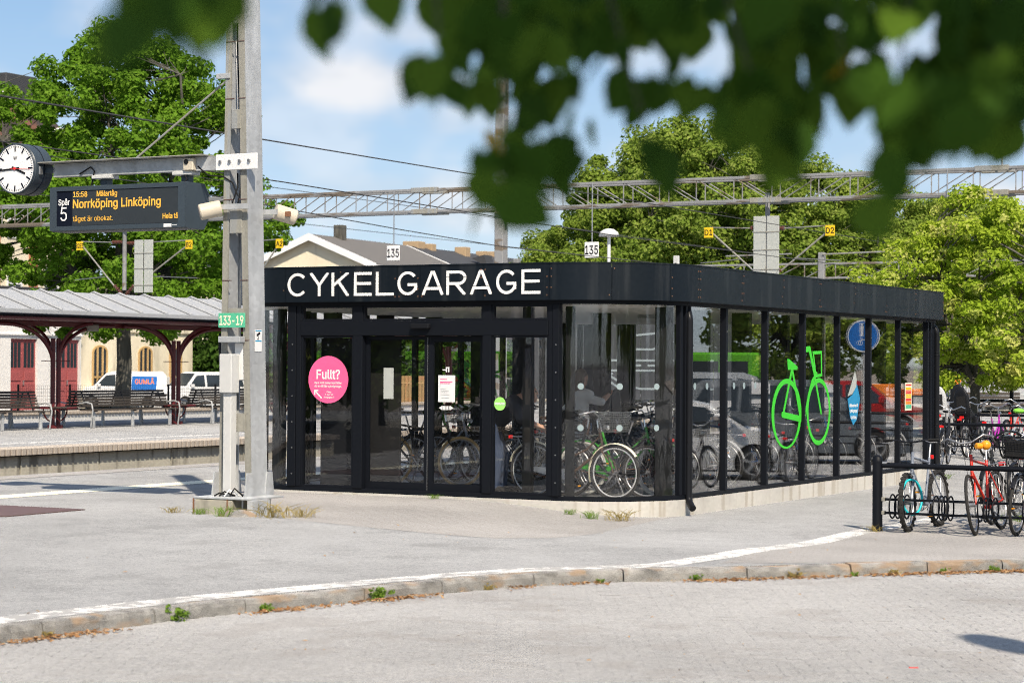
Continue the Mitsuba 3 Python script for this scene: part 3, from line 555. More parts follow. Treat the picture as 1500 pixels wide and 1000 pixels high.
for z, angs in ((1.44, (286, 308, 331)), (0.93, (286, 308, 331))):
    for a in angs: q = arc_pts(3.93, RAD + 0.004, a, a, 1)[0]; t = math.radians(a); part(gar, 'safety_dot', film(ell(0.04, 0.04, 24), (q[0], q[1], z), (-math.sin(t), math.cos(t), 0), (0, 0, 1)), 'dot')
for z in (1.40, 0.95):
    for a in (215, 240): q = arc_pts(0, RAD + 0.004, a, a, 1)[0]; t = math.radians(a); part(gar, 'safety_dot', film(ell(0.05, 0.05, 24), (q[0], q[1], z), (-math.sin(t), math.cos(t), 0), (0, 0, 1)), 'dot')
for y in (1.46, 1.85, 2.75, 3.1, 3.5): part(gar, 'safety_dot', film(ell(0.04, 0.045, 24), (XR + 0.004, y, 1.44), (0, 1, 0), (0, 0, 1)), 'dot')
YZ = ((0, 1, 0), (0, 0, 1))
def bike_decal(dy):
    rw = ell(0.56, 0.475).buffer(0.015).difference(Polygon(np.array(ell(0.48, 0.440).exterior.coords) + [0.0, -0.02])); fw = ell(0.48, 0.475).buffer(0.012).difference(ell(0.425, 0.42))
    from shapely.affinity import translate
    g = [translate(rw, 4.68, 1.04), translate(fw, 5.96, 1.05), Polygon([(4.69, 1.81), (4.78, 1.80), (5.09, 1.70), (5.08, 1.655), (4.72, 1.655)]), LineString([(4.88, 1.67), (4.55, 1.04), (5.23, 0.96), (4.88, 1.67)]).buffer(0.03, join_style=2), LineString([(4.52, 1.03), (5.23, 0.955)]).buffer(0.042),
         LineString([(5.74, 1.66), (6.06, 1.03)]).buffer(0.028), LineString([(5.86, 1.60), (5.68, 1.48), (5.55, 1.30), (5.45, 1.10), (5.40, 0.98)]).buffer(0.03), LineString([(5.76, 1.64), (5.57, 1.955), (5.40, 1.945), (5.36, 1.86)]).buffer(0.04, join_style=1), LineString([(5.72, 1.90), (6.06, 1.91), (6.07, 1.58), (5.84, 1.565), (5.72, 1.90)]).buffer(0.022, join_style=2)]
    return translate(unary_union(g), dy, 0)
dg = bike_decal(0); dl = bike_decal(1.97)
posts = unary_union([Polygon([(y - 0.04, 0), (y + 0.04, 0), (y + 0.04, 3), (y - 0.04, 3)]) for y in YM + [11.06]])
part(gar, 'bicycle_decal', film(dg.difference(posts), (XR + 0.004, 0, 0), *YZ), 'decalgreen', label='bright green bicycle silhouette across the panes of the long side')
part(gar, 'bicycle_decal', film(dl.difference(posts), (XL - 0.006, 0, 0), *YZ), 'decalgreen', label='green bicycle silhouette on the far glass side')
bs = part(gar, 'blue_sticker', film(Polygon([(7.20, 1.22), (7.42, 1.28), (7.62, 1.44), (7.76, 1.22), (7.62, 0.90), (7.46, 0.82), (7.32, 0.94)]), (XR + 0.004, 0, 0), *YZ), 'skyblue', label='torn blue sticker')
part(bs, 'torn_backing', film(Polygon([(7.20, 1.26), (7.36, 1.44), (7.52, 1.64), (7.60, 1.52), (7.58, 1.40), (7.40, 1.29)]), (XR + 0.006, 0, 0), *YZ), 'papergrey')
for i_, (s_, z_) in enumerate((('Välkommen till', 1.12), ('cykelgaraget', 1.04), ('Linköping', 0.94))):
    t = text(s_, 0.045, 0.001, True, True); t.apply_scale([0.9, 1, 1]); part(bs, 'lettering', place(t, (XR + 0.006, 7.47, z_), *YZ), 'letterwhite')
ps = part(gar, 'poster', film(Polygon([(9.95, 1.0), (10.30, 1.0), (10.30, 1.45), (9.95, 1.45)]), (XR + 0.004, 0, 0), *YZ), 'cream', label='narrow red and yellow poster near the far end')
for z0, z1, m_ in ((1.40, 1.425, 'redpaper'), (1.335, 1.375, 'yellow'), (1.31, 1.33, 'redpaper'), (1.27, 1.305, 'redpaper'), (1.235, 1.265, 'yellow'), (1.20, 1.23, 'yellow'), (1.15, 1.195, 'redpaper'), (1.10, 1.145, 'orange'), (1.03, 1.095, 'signgreen')): part(ps, 'band', film(Polygon([(9.98, z0), (10.27, z0), (10.27, z1), (9.98, z1)]), (XR + 0.0055, 0, 0), *YZ), m_)

# ------------------------------------------------------------------ the steel mast with clock, train display and loudspeakers
def taper(m, z0=0.17, z1=5.82):
    """lean the legs of the mast towards each other with height"""
    m = m.copy(); v = np.array(m.vertices); f = (v[:, 2] - z0) / (z1 - z0); u = np.clip(((v[:, 0] - 1.5) / 0.5 - 0.27) / 0.46, 0, 1)
    v[:, 0] += f * (0.06 * (1 - u) - 0.16 * u); m.vertices = v; return m
mast = thing('railway_mast', 'tall galvanised twin leg steel mast on a concrete foot in front of the garage', 'mast')
MZ0, MZ1 = 0.19, 7.6
def channel(xw, sgn):
    """one channel leg: web at xw, flanges reaching inwards"""
    xs = (xw, xw + sgn * 0.012); xf = (xw, xw + sgn * 0.080)
    web = bx(min(xs), max(xs), -3.61, -3.31, MZ0, MZ1); f1 = bx(min(xf), max(xf), -3.62, -3.605, MZ0, MZ1); xr_ = (xw, xw + sgn * 0.045); f2 = bx(min(xr_), max(xr_), -3.315, -3.30, MZ0, MZ1)
    return web.subdivide_to_size(0.9), f1.subdivide_to_size(0.9), f2.subdivide_to_size(0.9)
for xw, sg, lab in ((1.50, 1, 'left leg of the mast'), (1.955, -1, 'right leg of the mast')):
    w_, f1, f2 = channel(xw, sg); lg = part(mast, 'leg', taper(w_), 'galv', label=lab); part(lg, 'front_flange', taper(f1), 'weathered'); part(lg, 'rear_flange', taper(f2), 'galv')
    for z in (1.95, 2.63, 3.55, 4.7, 5.35): part(lg, 'strap', taper(cb(min(xw, xw + sg * 0.12), max(xw, xw + sg * 0.12), -3.626, -3.60, z, z + 0.012, 0.002)), 'steelplate')
    for yy in (-3.66, -3.27): part(lg, 'gusset', trimesh.convex.convex_hull(np.array([(x, y, z) for x in (xw - 0.008, xw + 0.008) for y, z in ((yy - 0.09, 0.19), (yy + 0.09, 0.19), (yy + 0.05, 0.46), (yy - 0.05, 0.46))])), 'galv')
for z, h_ in ((0.92, 0.21), (2.12, 0.2), (3.17, 0.30), (4.36, 0.22), (5.56, 0.22), (6.7, 0.22)):
    part(mast, 'batten', taper(cb(1.60, 1.89, -3.632, -3.606, z, z + h_, 0.004)), 'weathered'); part(mast, 'batten', taper(cb(1.60, 1.89, -3.314, -3.29, z, z + h_, 0.004)), 'galv')
ft = part(mast, 'foot', cb(1.40, 1.93, -3.95, -3.32, -0.10, 0.17, 0.015), 'oldconcrete', label='old concrete foot')
part(ft, 'cover', cb(1.39, 2.16, -3.955, -3.27, 0.172, 0.192, 0.003), 'galv', label='galvanised top plate')
part(ft, 'edge_angle', bx(1.39, 1.403, -3.96, -3.945, -0.05, 0.172), 'rustscrew'); part(ft, 'edge_angle', bx(1.86, 1.87, -3.962, -3.951, -0.05, 0.172), 'rustscrew')
part(ft, 'end_plate', cb(2.13, 2.20, -3.95, -3.6, -0.05, 0.17, 0.004), 'galv')
for x, y in ((2.0, -3.85), (2.08, -3.78), (2.05, -3.4)): part(ft, 'anchor_bolt', disc_cyl([x, y, 0.06], [0, 0, 1], 0.016, 0.26, 10), 'steel')
rk = trimesh.creation.icosphere(3, 1.0); rk.vertices *= np.array([0.27, 0.20, 0.13]) * (1 + 0.35 * (meshkit.fbm(np.array(rk.vertices) * 1.7, 3, 2)[:, None] - 0.5)); rk.apply_translation([2.06, -4.0, -0.06])
part(ft, 'rubble', rk, 'granite', smooth=True)
cb1 = part(mast, 'cable_duct', cb(1.655, 1.765, -3.76, -3.65, 0.2, 1.36, 0.006), 'lightgrey', label='pale grey cable duct')
part(mast, 'cable_box', cb(1.625, 1.795, -3.80, -3.645, 1.36, 1.80, 0.008), 'lightgrey', label='grey cable box')
part(mast, 'white_box', cb(1.69, 1.84, -3.60, -3.42, 1.50, 1.93, 0.01), 'white', label='white box between the legs')
part(mast, 'box_bracket', cb(1.56, 1.86, -3.74, -3.63, 1.93, 2.0, 0.006), 'galv')
sg_ = part(mast, 'number_plate', cb(1.505, 1.875, -3.66, -3.648, 2.10, 2.265, 0.003), 'signgreen', label='green number plate 133-19')
t = text('133-19', 0.105, 0.002, True, True); t.apply_scale([0.62, 1, 1]); part(sg_, 'lettering', place(t, (1.69, -3.6625, 2.182), *XY), 'cream')
cs = part(mast, 'camera_sticker', cb(1.9140, 1.9160, -3.52, -3.38, 1.83, 2.08, 0.0005), 'paper', label='white and blue camera warning sticker')
cs_f = part(cs, 'blue_frame', cat([bx(1.9161, 1.9170, -3.51, -3.39, z, z + 0.012) for z in (1.945, 2.06)]), 'skyblue', kind=None)
part(cs, 'camera_symbol', place(extr(unary_union([Polygon([(-0.03, 0.0), (0.035, 0.03), (0.025, 0.055), (-0.04, 0.025)]), Polygon([(-0.012, -0.03), (0.0, -0.03), (0.0, 0.015), (-0.012, 0.01)]), Polygon([(-0.03, -0.035), (0.01, -0.035), (0.01, -0.026), (-0.03, -0.026)])]), 0.001), (1.9161, -3.45, 2.0), (0, 1, 0), (0, 0, 1)), 'black')
cbr = np.random.default_rng(3)
for k_ in range(5):
    P = [(1.66 + 0.03 * k_, -3.50, 4.3 + 0.02 * k_), (1.63 + 0.02 * k_, -3.49, 4.8), (1.60 + 0.015 * k_, -3.48, 5.4), (1.61 + 0.012 * k_, -3.47, 6.4), (1.62 + 0.012 * k_, -3.47, 7.5)]
    part(mast, 'cable', tube(P, 0.011, 5), ('white', 'black', 'lightgrey', 'black', 'white')[k_], smooth=True)
for P in ([(1.68, -3.55, 3.86), (1.72, -3.60, 3.70), (1.66, -3.62, 3.52), (1.70, -3.6, 3.42), (1.8, -3.58, 3.9)], [(1.2, -3.66, 3.95), (1.35, -3.66, 3.84), (1.55, -3.64, 3.82), (1.66, -3.62, 3.75), (1.72, -3.6, 3.6)], [(1.0, -3.68, 3.9), (1.08, -3.70, 3.80), (1.0, -3.72, 3.74), (0.85, -3.72, 3.76)], [(-0.35, -3.66, 3.78), (-0.3, -3.67, 3.95), (-0.35, -3.68, 4.0), (-0.52, -3.68, 3.92)]):
    part(mast, 'cable', tube(P, 0.009, 5), 'blackmatt', smooth=True)
for k_ in range(4):
    a = cbr.uniform(0, 3); part(mast, 'cable', tube([(1.60 + 0.07 * k_, -3.84, 0.20), (1.64 + 0.07 * k_, -3.80, 0.23 + 0.02 * k_), (1.70 + 0.07 * k_, -3.74, 0.215), (1.74 + 0.05 * k_, -3.70, 0.20)], 0.010, 5), 'blackmatt' if k_ != 2 else 'white', smooth=True)
bm = part(mast, 'beam', cat([bx(-0.93, 1.52, -3.66, -3.645, 3.90, 4.055), bx(-0.93, 1.52, -3.645, -3.56, 3.90, 3.912), bx(-0.93, 1.52, -3.645, -3.56, 4.043, 4.055)]), 'galv', label='grey channel beam reaching left from the mast')
part(bm, 'cover_sheet', cb(-1.25, 1.35, -3.78, -3.46, 4.062, 4.075, 0.003), 'weathered')
part(bm, 'end_plate', cb(1.46, 2.03, -3.672, -3.646, 3.89, 4.07, 0.004), 'white', label='white painted beam end with four bolts')
for x in (1.53, 1.66, 1.80, 1.93): part(bm, 'bolt', disc_cyl([x, -3.684, 3.985], [0, -1, 0], 0.02, 0.024, 6), 'steel')
part(bm, 'junction_box', cb(1.04, 1.18, -3.73, -3.662, 3.90, 4.04, 0.008), 'beige', label='beige junction box'); part(bm, 'clip', disc_cyl([1.09, -3.735, 4.0], [0, -1, 0], 0.03, 0.015, 12), 'black')
part(bm, 'stay_rod', rod((1.55, -3.5, 4.98), (0.27, -3.6, 4.09), 0.012), 'weathered'); part(bm, 'stay_clamp', cb(1.43, 1.62, -3.64, -3.61, 4.94, 5.0, 0.004), 'galv')

disp = thing('train_display', 'dark navy train departure display with amber text hanging under the beam', 'display')
DX0, DX1, DY0, DY1, DZ0, DZ1 = -0.82, 1.165, -3.83, -3.40, 3.235, 3.765
body = trimesh.convex.convex_hull(np.array([(x, y, z) for x in (DX0, DX1) for y, z in ((DY0, DZ0 + 0.02), (DY0, DZ1 - 0.02), (DY0 + 0.03, DZ1), (DY1 - 0.08, DZ1), (DY1, DZ1 - 0.12), (DY1, DZ0 + 0.12), (DY1 - 0.08, DZ0), (DY0 + 0.03, DZ0))]))
part(disp, 'housing', body, 'navy'); part(disp, 'bezel', cat([bx(DX0 + 0.002, DX0 + 0.10, DY0 - 0.02, DY0 + 0.01, DZ0 + 0.01, DZ1 - 0.01), bx(DX1 - 0.10, DX1 - 0.002, DY0 - 0.02, DY0 + 0.01, DZ0 + 0.01, DZ1 - 0.01), bx(DX0 + 0.10, DX1 - 0.10, DY0 - 0.02, DY0 + 0.01, DZ1 - 0.055, DZ1 - 0.01), bx(DX0 + 0.10, DX1 - 0.10, DY0 - 0.02, DY0 + 0.01, DZ0 + 0.01, DZ0 + 0.06)]), 'navy')
SX0, SX1, SZ0, SZ1, SY = DX0 + 0.10, DX1 - 0.10, DZ0 + 0.06, DZ1 - 0.055, DY0 - 0.006
part(disp, 'screen', bx(SX0, SX1, SY, DY0 + 0.01, SZ0, SZ1), 'navyscreen'); part(disp, 'led_panel', bx(SX0 + 0.235, SX1 - 0.002, SY - 0.003, SY, SZ0 + 0.004, SZ1 - 0.004), 'ledpanel')
def dwords(s, x, z, h, m_, bold=False, sq=1.0, right=None):
    t = text(s, h, 0.0015, bold); t.apply_translation([-t.bounds[0][0], 0, 0]); t.apply_scale([sq, 1, 1])
    part(disp, 'lettering', place(t, (x if right is None else right - t.bounds[1][0], SY - 0.0055, z), *XY), m_)
dwords('Spår', SX0 + 0.025, SZ1 - 0.165, 0.068, 'letterwhite', True, 0.86); dwords('5', SX0 + 0.06, SZ0 + 0.065, 0.16, 'letterwhite', False, 0.95)
dwords('15:58', SX0 + 0.245, SZ1 - 0.075, 0.062, 'led', True, 0.92); dwords('Mälartåg', SX0 + 0.60, SZ1 - 0.075, 0.060, 'led', True, 0.9); dwords('Norrköping Linköping', SX0 + 0.245, SZ1 - 0.205, 0.098, 'led', True, 0.955)
dwords('tåget är obokat.', SX0 + 0.245, SZ0 + 0.055, 0.058, 'led', False, 1.02); dwords('Hela tå', 0, SZ0 + 0.055, 0.058, 'led', True, 0.86, right=SX1 - 0.004)
part(disp, 'label', bx(DX1 - 0.30, DX1 - 0.19, DY0 - 0.0225, DY0 - 0.0202, DZ0 + 0.015, DZ0 + 0.055), 'paper'); part(disp, 'label', bx(DX1 - 0.18, DX1 - 0.11, DY0 - 0.0225, DY0 - 0.0202, DZ0 + 0.035, DZ0 + 0.042), 'paper')
for x in (-0.18, 1.0): part(disp, 'hanger', cb(x - 0.055, x + 0.055, -3.64, -3.54, DZ1 - 0.01, 3.90, 0.006), 'navy'); part(disp, 'hanger_plate', cb(x - 0.14, x + 0.14, -3.70, -3.53, 3.855, 3.898, 0.006), 'lightgrey')

clk = thing('station_clock', 'round white station clock with red second hand at the beam end', 'clock')
CX, CZ, CY, CR = -1.37, 4.005, -3.83, 0.305
part(clk, 'case', disc_cyl([CX, CY + 0.17, CZ], [0, 1, 0], CR, 0.34, 64, 0.02), 'navy', smooth=30); part(clk, 'case_seam', torus([CX, CY + 0.17, CZ], [0, 1, 0], CR + 0.001, 0.006, 64, 6), 'navyscreen')
part(clk, 'face', disc_cyl([CX, CY - 0.002, CZ], [0, 1, 0], CR - 0.016, 0.008, 64), 'clockface'); part(clk, 'rim', torus([CX, CY - 0.004, CZ], [0, 1, 0], CR - 0.010, 0.010, 64, 8), 'navy', smooth=True)
def hand(deg, r0, r1, w0, w1, m_, nm, off): 
    a = math.radians(deg); ux = np.array([math.sin(a), 0, math.cos(a)]); pl = extr(Polygon([(r0, -w0 / 2), (r1, -w1 / 2), (r1, w1 / 2), (r0, w0 / 2)]), 0.0025); part(clk, nm, place(pl, np.array([CX, CY - off, CZ]), ux, np.cross(np.array([0, -1.0, 0]), ux)), m_)
for k_ in range(60): hand(6 * k_, 0.205 if k_ % 5 == 0 else 0.255, 0.275, 0.019 if k_ % 5 == 0 else 0.006, 0.019 if k_ % 5 == 0 else 0.006, 'navyscreen', 'hour_mark' if k_ % 5 == 0 else 'minute_mark', 0.0085)
hand(112, -0.05, 0.17, 0.026, 0.024, 'black', 'hour_hand', 0.012); hand(266, -0.07, 0.27, 0.024, 0.016, 'black', 'minute_hand', 0.015); hand(92, -0.06, 0.24, 0.009, 0.004, 'clockred', 'second_hand', 0.018)
part(clk, 'centre_cap', disc_cyl([CX, CY - 0.021, CZ], [0, 1, 0], 0.018, 0.006, 16), 'clockred')
t = text('W', 0.04, 0.001, True, True); part(clk, 'mark', place(t, (CX, CY - 0.0075, CZ + 0.125), *XY), 'navyscreen')
part(clk, 'mounting', cb(CX + CR - 0.05, -0.90, -3.66, -3.58, 3.955, 4.02, 0.006), 'navy'); part(clk, 'latch', cb(CX + CR - 0.06, CX + CR + 0.012, -3.76, -3.70, 3.93, 4.03, 0.006), 'steel')
def speaker(p, d, label):
    k = thing('loudspeaker', label, 'loudspeaker', 'loudspeakers on the mast'); d = np.array(d, float); d /= np.linalg.norm(d); p = np.array(p, float)
    part(k, 'horn', disc_cyl(p, d, 0.092, 0.25, 28, 0.012), 'beige', smooth=40); part(k, 'grille', cat([torus(p + d * 0.126, d, r_, 0.0045, 24, 5) for r_ in (0.015, 0.03, 0.045, 0.06, 0.075)]), 'lid', kind='stuff')
    side = np.cross(d, [0, 0, 1.0]); side /= np.linalg.norm(side); part(k, 'bracket', cb(-0.03, 0.03, -0.02, 0.02, -0.03, 0.03, 0.004), 'rustscrew', M=move(*(p + side * 0.11)))
    return k
s1 = speaker((1.47, -3.78, 3.43), (-0.72, -0.62, -0.22), 'beige horn loudspeaker on the left side of the mast pointing at the platform'); part(s1, 'arm', bx(1.56, 1.95, -3.72, -3.69, 3.44, 3.50), 'galv')
s2 = speaker((2.02, -3.08, 3.41), (0.6, 0.7, -0.25), 'beige horn loudspeaker half hidden behind the right leg of the mast'); part(s2, 'arm', bx(1.8, 2.03, -3.28, -3.25, 3.40, 3.46), 'galv')

# ------------------------------------------------------------------ canopy on the far platform
can = thing('platform_canopy', 'long platform canopy with grey seamed metal roof on dark red curved brackets', 'canopy')
EX, RX, EZ, RZ, CY0, CY1 = -18.75, -20.35, 2.95, 3.50, 6.0, 44.0
def roof_panel(y0, y1, s):
    xe = EX if s > 0 else 2 * RX - EX
    V = [(xe, y0, EZ), (xe, y1, EZ), (RX, y1, RZ), (RX, y0, RZ)]; lo = [(a, b, c - 0.03) for a, b, c in V]
    return trimesh.convex.convex_hull(np.array(V + lo))
n_ = int((CY1 - CY0) / 1.05)
for i_ in range(n_):
    y0 = CY0 + i_ * 1.05
    for s in (1, -1): part(can, 'roof_panel', roof_panel(y0 + 0.012, y0 + 1.04, s), 'zinc')
    k_ = tube([(EX, y0, EZ + 0.03), (RX, y0, RZ + 0.03), (2 * RX - EX, y0, EZ + 0.03)], 0.035, 4); part(can, 'seam', k_, 'zinc')
part(can, 'gutter', cat([cb(EX - 0.02, EX + 0.09, CY0, CY1, EZ - 0.09, EZ + 0.02, 0.01)]), 'zinc'); part(can, 'gutter', cb(2 * RX - EX - 0.09, 2 * RX - EX + 0.02, CY0, CY1, EZ - 0.09, EZ + 0.02, 0.01), 'zinc')
part(can, 'ceiling', cb(2 * RX - EX + 0.1, EX - 0.1, CY0, CY1, EZ - 0.22, EZ - 0.16, 0.01), 'darkred')
part(can, 'joist', cat([cb(x - 0.05, x + 0.05, CY0, CY1, EZ - 0.35, EZ - 0.221, 0.01) for x in (-20.45,)]), 'darkred')
for i_, yc in enumerate(np.arange(9.1, 44, 5.02)):
    po = part(can, 'support', cat([]) if False else disc_cyl([-20.3, yc, 0.04], [0, 0, 1], 0.20, 0.08, 20), 'darkred')
    for dy in (-0.11, 0.11): part(po, 'post', disc_cyl([-20.3, yc + dy, 1.15], [0, 0, 1], 0.062, 2.3, 14), 'darkred', smooth=40)
    for s in (-1, 1):
        a = np.linspace(0, math.pi / 2, 12); P = np.stack([np.full(12, -20.3), yc + s * (0.11 + 1.75 * (1 - np.cos(a))), 1.62 + 1.02 * np.sin(a)], 1); P = np.vstack([P, [-20.3, yc + s * 2.3, 2.645]]); part(po, 'bracket', tube(P, 0.05, 8), 'darkred', smooth=True)
        P = np.stack([-20.3 + s * 1.1 * (1 - np.cos(a)), np.full(12, yc + s * 0.11), 1.75 + 0.92 * np.sin(a)], 1); part(po, 'bracket', tube(P, 0.045, 8), 'darkred', smooth=True)
    part(po, 'tie_rod', rod((-20.3, yc - 0.55, 1.72), (-20.3, yc + 0.55, 1.72), 0.012), 'darkred')
    sh = part(po, 'shelf', torus([-20.3, yc, 0.52], [0, 0, 1], 0.55, 0.03, 28, 6), 'darkred')
    for j_ in range(6): a = 2 * math.pi * j_ / 6; part(sh, 'slat', cb(-0.55, 0.55, -0.075, 0.075, 0.52, 0.545, 0.006), 'benchwood', M=np.array(move(-20.3, yc + (j_ - 2.5) * 0.18, 0)))
    for s in (-1, 1): P = np.stack([np.full(8, -20.3), yc + s * (0.14 + 0.32 * np.sin(np.linspace(0, 1.57, 8))), 0.18 + 0.32 * (1 - np.cos(np.linspace(0, 1.57, 8)))], 1); part(sh, 'bracket', tube(P, 0.02, 6), 'darkred', smooth=True)
part(can, 'loudspeaker_box', cb(-20.6, -20.2, 20.3, 20.75, 2.5, 2.68, 0.03), 'weathered', label='small weathered box under the canopy')
part(can, 'info_sign', cb(-20.5, -20.35, 26.4, 27.6, 1.75, 2.55, 0.01), 'navyscreen', label='dark hanging sign under the canopy'); part(can, 'info_sign', cb(-20.5, -20.35, 30.5, 33.5, 1.95, 2.5, 0.01), 'navyscreen', label='long dark display under the canopy')

def bench(yc, L, label, group):
    k = thing('platform_bench', label, 'bench', group)
    for s in (-1, 1):
        for i_ in range(6): part(k, 'back_slat', cb(-20.3 + s * (0.08 + 0.03 * i_) - 0.012, -20.3 + s * (0.08 + 0.03 * i_) + 0.012, yc - L / 2, yc + L / 2, 0.90 - 0.073 * i_, 0.955 - 0.073 * i_, 0.004), 'benchwood')
        for i_ in range(4): part(k, 'seat_slat', cb(-20.3 + s * (0.28 + 0.1 * i_) - 0.04, -20.3 + s * (0.28 + 0.1 * i_) + 0.04, yc - L / 2, yc + L / 2, 0.44, 0.47, 0.004), 'benchwood')
        for y in np.linspace(yc - L / 2 + 0.25, yc + L / 2 - 0.25, 3):
            part(k, 'bracket', tube([(-20.3 + s * 0.08, y, 0.92), (-20.3 + s * 0.26, y, 0.46), (-20.3 + s * 0.62, y, 0.43)], 0.022, 6), 'black'); part(k, 'leg', cb(-20.3 + s * 0.5 - 0.03, -20.3 + s * 0.5 + 0.03, y - 0.04, y + 0.04, 0.0, 0.44, 0.006), 'galv')
        for y in (yc - L / 2 + 0.02, yc + L / 2 - 0.02): part(k, 'armrest', tube([(-20.3 + s * 0.2, y, 0.62), (-20.3 + s * 0.45, y, 0.66), (-20.3 + s * 0.62, y, 0.62), (-20.3 + s * 0.66, y, 0.46), (-20.3 + s * 0.60, y, 0.02)], 0.022, 6), 'galv', smooth=True)
bench(16.6, 3.3, 'dark slatted back to back bench at the left picture edge under the canopy', 'benches under the canopy')
bench(21.65, 3.7, 'dark slatted back to back bench between the two canopy posts', 'benches under the canopy')
bench(26.7, 3.5, 'dark slatted bench under the canopy hidden behind the mast', 'benches under the canopy')
bench(31.7, 3.5, 'dark slatted bench under the canopy seen through the garage doors', 'benches under the canopy')

# ------------------------------------------------------------------ station houses on the left
def wall_win(k, x, yc, zc, w, h, m_frame, m_glass='windowdark', arch=False, bars=(2, 2), nm='window', nx=1):
    f = 0.10; pol = Polygon([(-w / 2, -h / 2), (w / 2, -h / 2), (w / 2, h / 2), (-w / 2, h / 2)])
    if arch: pol = unary_union([pol, ell(w / 2, w * 0.32).intersection(Polygon([(-w, 0), (w, 0), (w, w), (-w, w)])).__class__(np.array(ell(w / 2, w * 0.32).exterior.coords) + [0, h / 2])])
    parts_ = [pol.difference(pol.buffer(-f))]
    for i_ in range(1, bars[0]): xx = -w / 2 + w * i_ / bars[0]; parts_.append(Polygon([(xx - 0.05, -h / 2), (xx + 0.05, -h / 2), (xx + 0.05, h / 2 + 0.3 * arch), (xx - 0.05, h / 2 + 0.3 * arch)]).intersection(pol))
    for i_ in range(1, bars[1]): zz = -h / 2 + h * i_ / bars[1]; parts_.append(Polygon([(-w / 2, zz - 0.05), (w / 2, zz - 0.05), (w / 2, zz + 0.05), (-w / 2, zz + 0.05)]))
    wk = part(k, nm, place(extr(unary_union(parts_), 0.06), (x + 0.02, yc, zc), (0, 1, 0), (0, 0, 1)), m_frame); part(wk, 'pane', place(extr(pol.buffer(-0.02), 0.02), (x + 0.005, yc, zc), (0, 1, 0), (0, 0, 1)), m_glass)
    return wk
ann = thing('freight_house', 'low white painted brick house with two tall red double doors', 'building')
AX = -57.0
def wall_with_holes(y0, y1, z0, z1, holes, x, th=0.4):
    p = Polygon([(y0, z0), (y1, z0), (y1, z1), (y0, z1)])
    for h in holes: p = p.difference(h)
    return place(extr(p, th), (x - th, 0, 0), (0, 1, 0), (0, 0, 1))
def rect(yc, w, z0, z1): return Polygon([(yc - w / 2, z0), (yc + w / 2, z0), (yc + w / 2, z1), (yc - w / 2, z1)])
doors = [(59.8, 2.0), (63.15, 1.9), (54.0, 2.0), (48.5, 2.0)]
part(ann, 'wall', wall_with_holes(40, 64.2, -1.0, 5.3, [rect(y, w, -0.75, 2.85) for y, w in doors], AX), 'whitewall')
part(ann, 'side_wall', bx(AX - 12, AX - 0.4, 63.8, 64.2, -1, 5.3), 'whitewall'); part(ann, 'cornice', cb(AX, AX + 0.22, 40, 64.25, 4.1, 4.4, 0.05), 'whitewall'); part(ann, 'cornice', cb(AX, AX + 0.12, 40, 64.25, 3.0, 3.12, 0.03), 'whitewall'); part(ann, 'roof', cb(AX - 12, AX + 0.4, 39.8, 64.4, 5.3, 5.45, 0.03), 'slate')
for yc, w in doors:
    d = part(ann, 'door', bx(AX - 0.25, AX - 0.15, yc - w / 2, yc + w / 2, -0.75, 2.85), 'doorred', label='tall red double door')
    for s in (-1, 1):
        for z0, z1 in ((-0.65, 0.1), (0.2, 0.62), (0.72, 1.2)): part(d, 'panel', cb(AX - 0.15, AX - 0.10, yc + s * w / 4 - w * 0.19, yc + s * w / 4 + w * 0.19, z0, z1, 0.02), 'doorred')
        for j_ in (-1, 0, 1): part(d, 'pane', bx(AX - 0.15, AX - 0.13, yc + s * w / 4 + j_ * 0.27 - 0.10, yc + s * w / 4 + j_ * 0.27 + 0.10, 1.4, 2.65), 'windowdark')
    part(d, 'handle', cb(AX - 0.15, AX - 0.06, yc + 0.05, yc + 0.09, 0.5, 0.75, 0.01), 'steel')
lam = part(ann, 'wall_lamp', tube([(AX, 61.4, 3.55), (AX + 0.35, 61.4, 3.6), (AX + 0.6, 61.5, 3.4)], 0.04, 6), 'black'); part(lam, 'shade', disc_cyl([AX + 0.65, 61.55, 3.3], [0, 0, 1], 0.22, 0.16, 14), 'white')
crm = thing('cream_house', 'cream plastered low station house with arched ochre windows', 'building')
wins = [(66.05, 1.25), (69.9, 1.2), (72.6, 1.1)]
part(crm, 'wall', bx(AX - 8, AX - 0.3, 64.25, 74.2, -1.0, 4.2), 'creamwall'); part(crm, 'roof', cb(AX - 8.2, AX + 0.1, 64.22, 74.5, 4.2, 4.4, 0.03), 'slategrey'); part(crm, 'base', cb(AX - 0.31, AX - 0.24, 69.2, 74.25, -1.0, 0.9, 0.02), 'lightgrey'); part(crm, 'cornice', cb(AX - 0.31, AX - 0.15, 64.3, 74.25, 3.3, 3.55, 0.03), 'creamwall')
for yc, w in wins: wall_win(crm, AX - 0.3, yc, 0.9, w, 2.6, 'ochre', arch=True, bars=(3, 2), nm='window')
main = thing('station_building', 'large old cream station building with brick bands and dark mansard roof', 'building')
BX, BY0, BY1 = -68.0, 48.0, 77.5
part(main, 'wall', bx(BX - 14, BX, BY0, BY1, -1.0, 13.2), 'creamwall'); part(main, 'side_wall', bx(BX - 13.9, BX - 0.1, BY1, BY1 + 0.02, -1, 13.2), 'creamwall')
for y in (57.0, 60.2, 63.4, 66.6, 69.8, 73.0, 76.2):
    part(main, 'brick_band', cb(BX, BX + 0.12, y - 0.35, y + 0.35, -0.5, 12.6, 0.02), 'brick')
    if y < 76:
        for z in (2.5, 6.2, 9.9): wall_win(main, BX, y + 1.6, z, 1.3, 2.2, 'white', bars=(2, 2)); 
part(main, 'cornice', cb(BX - 14.4, BX + 0.6, BY0, BY1 + 0.5, 13.2, 13.8, 0.1), 'slategrey')
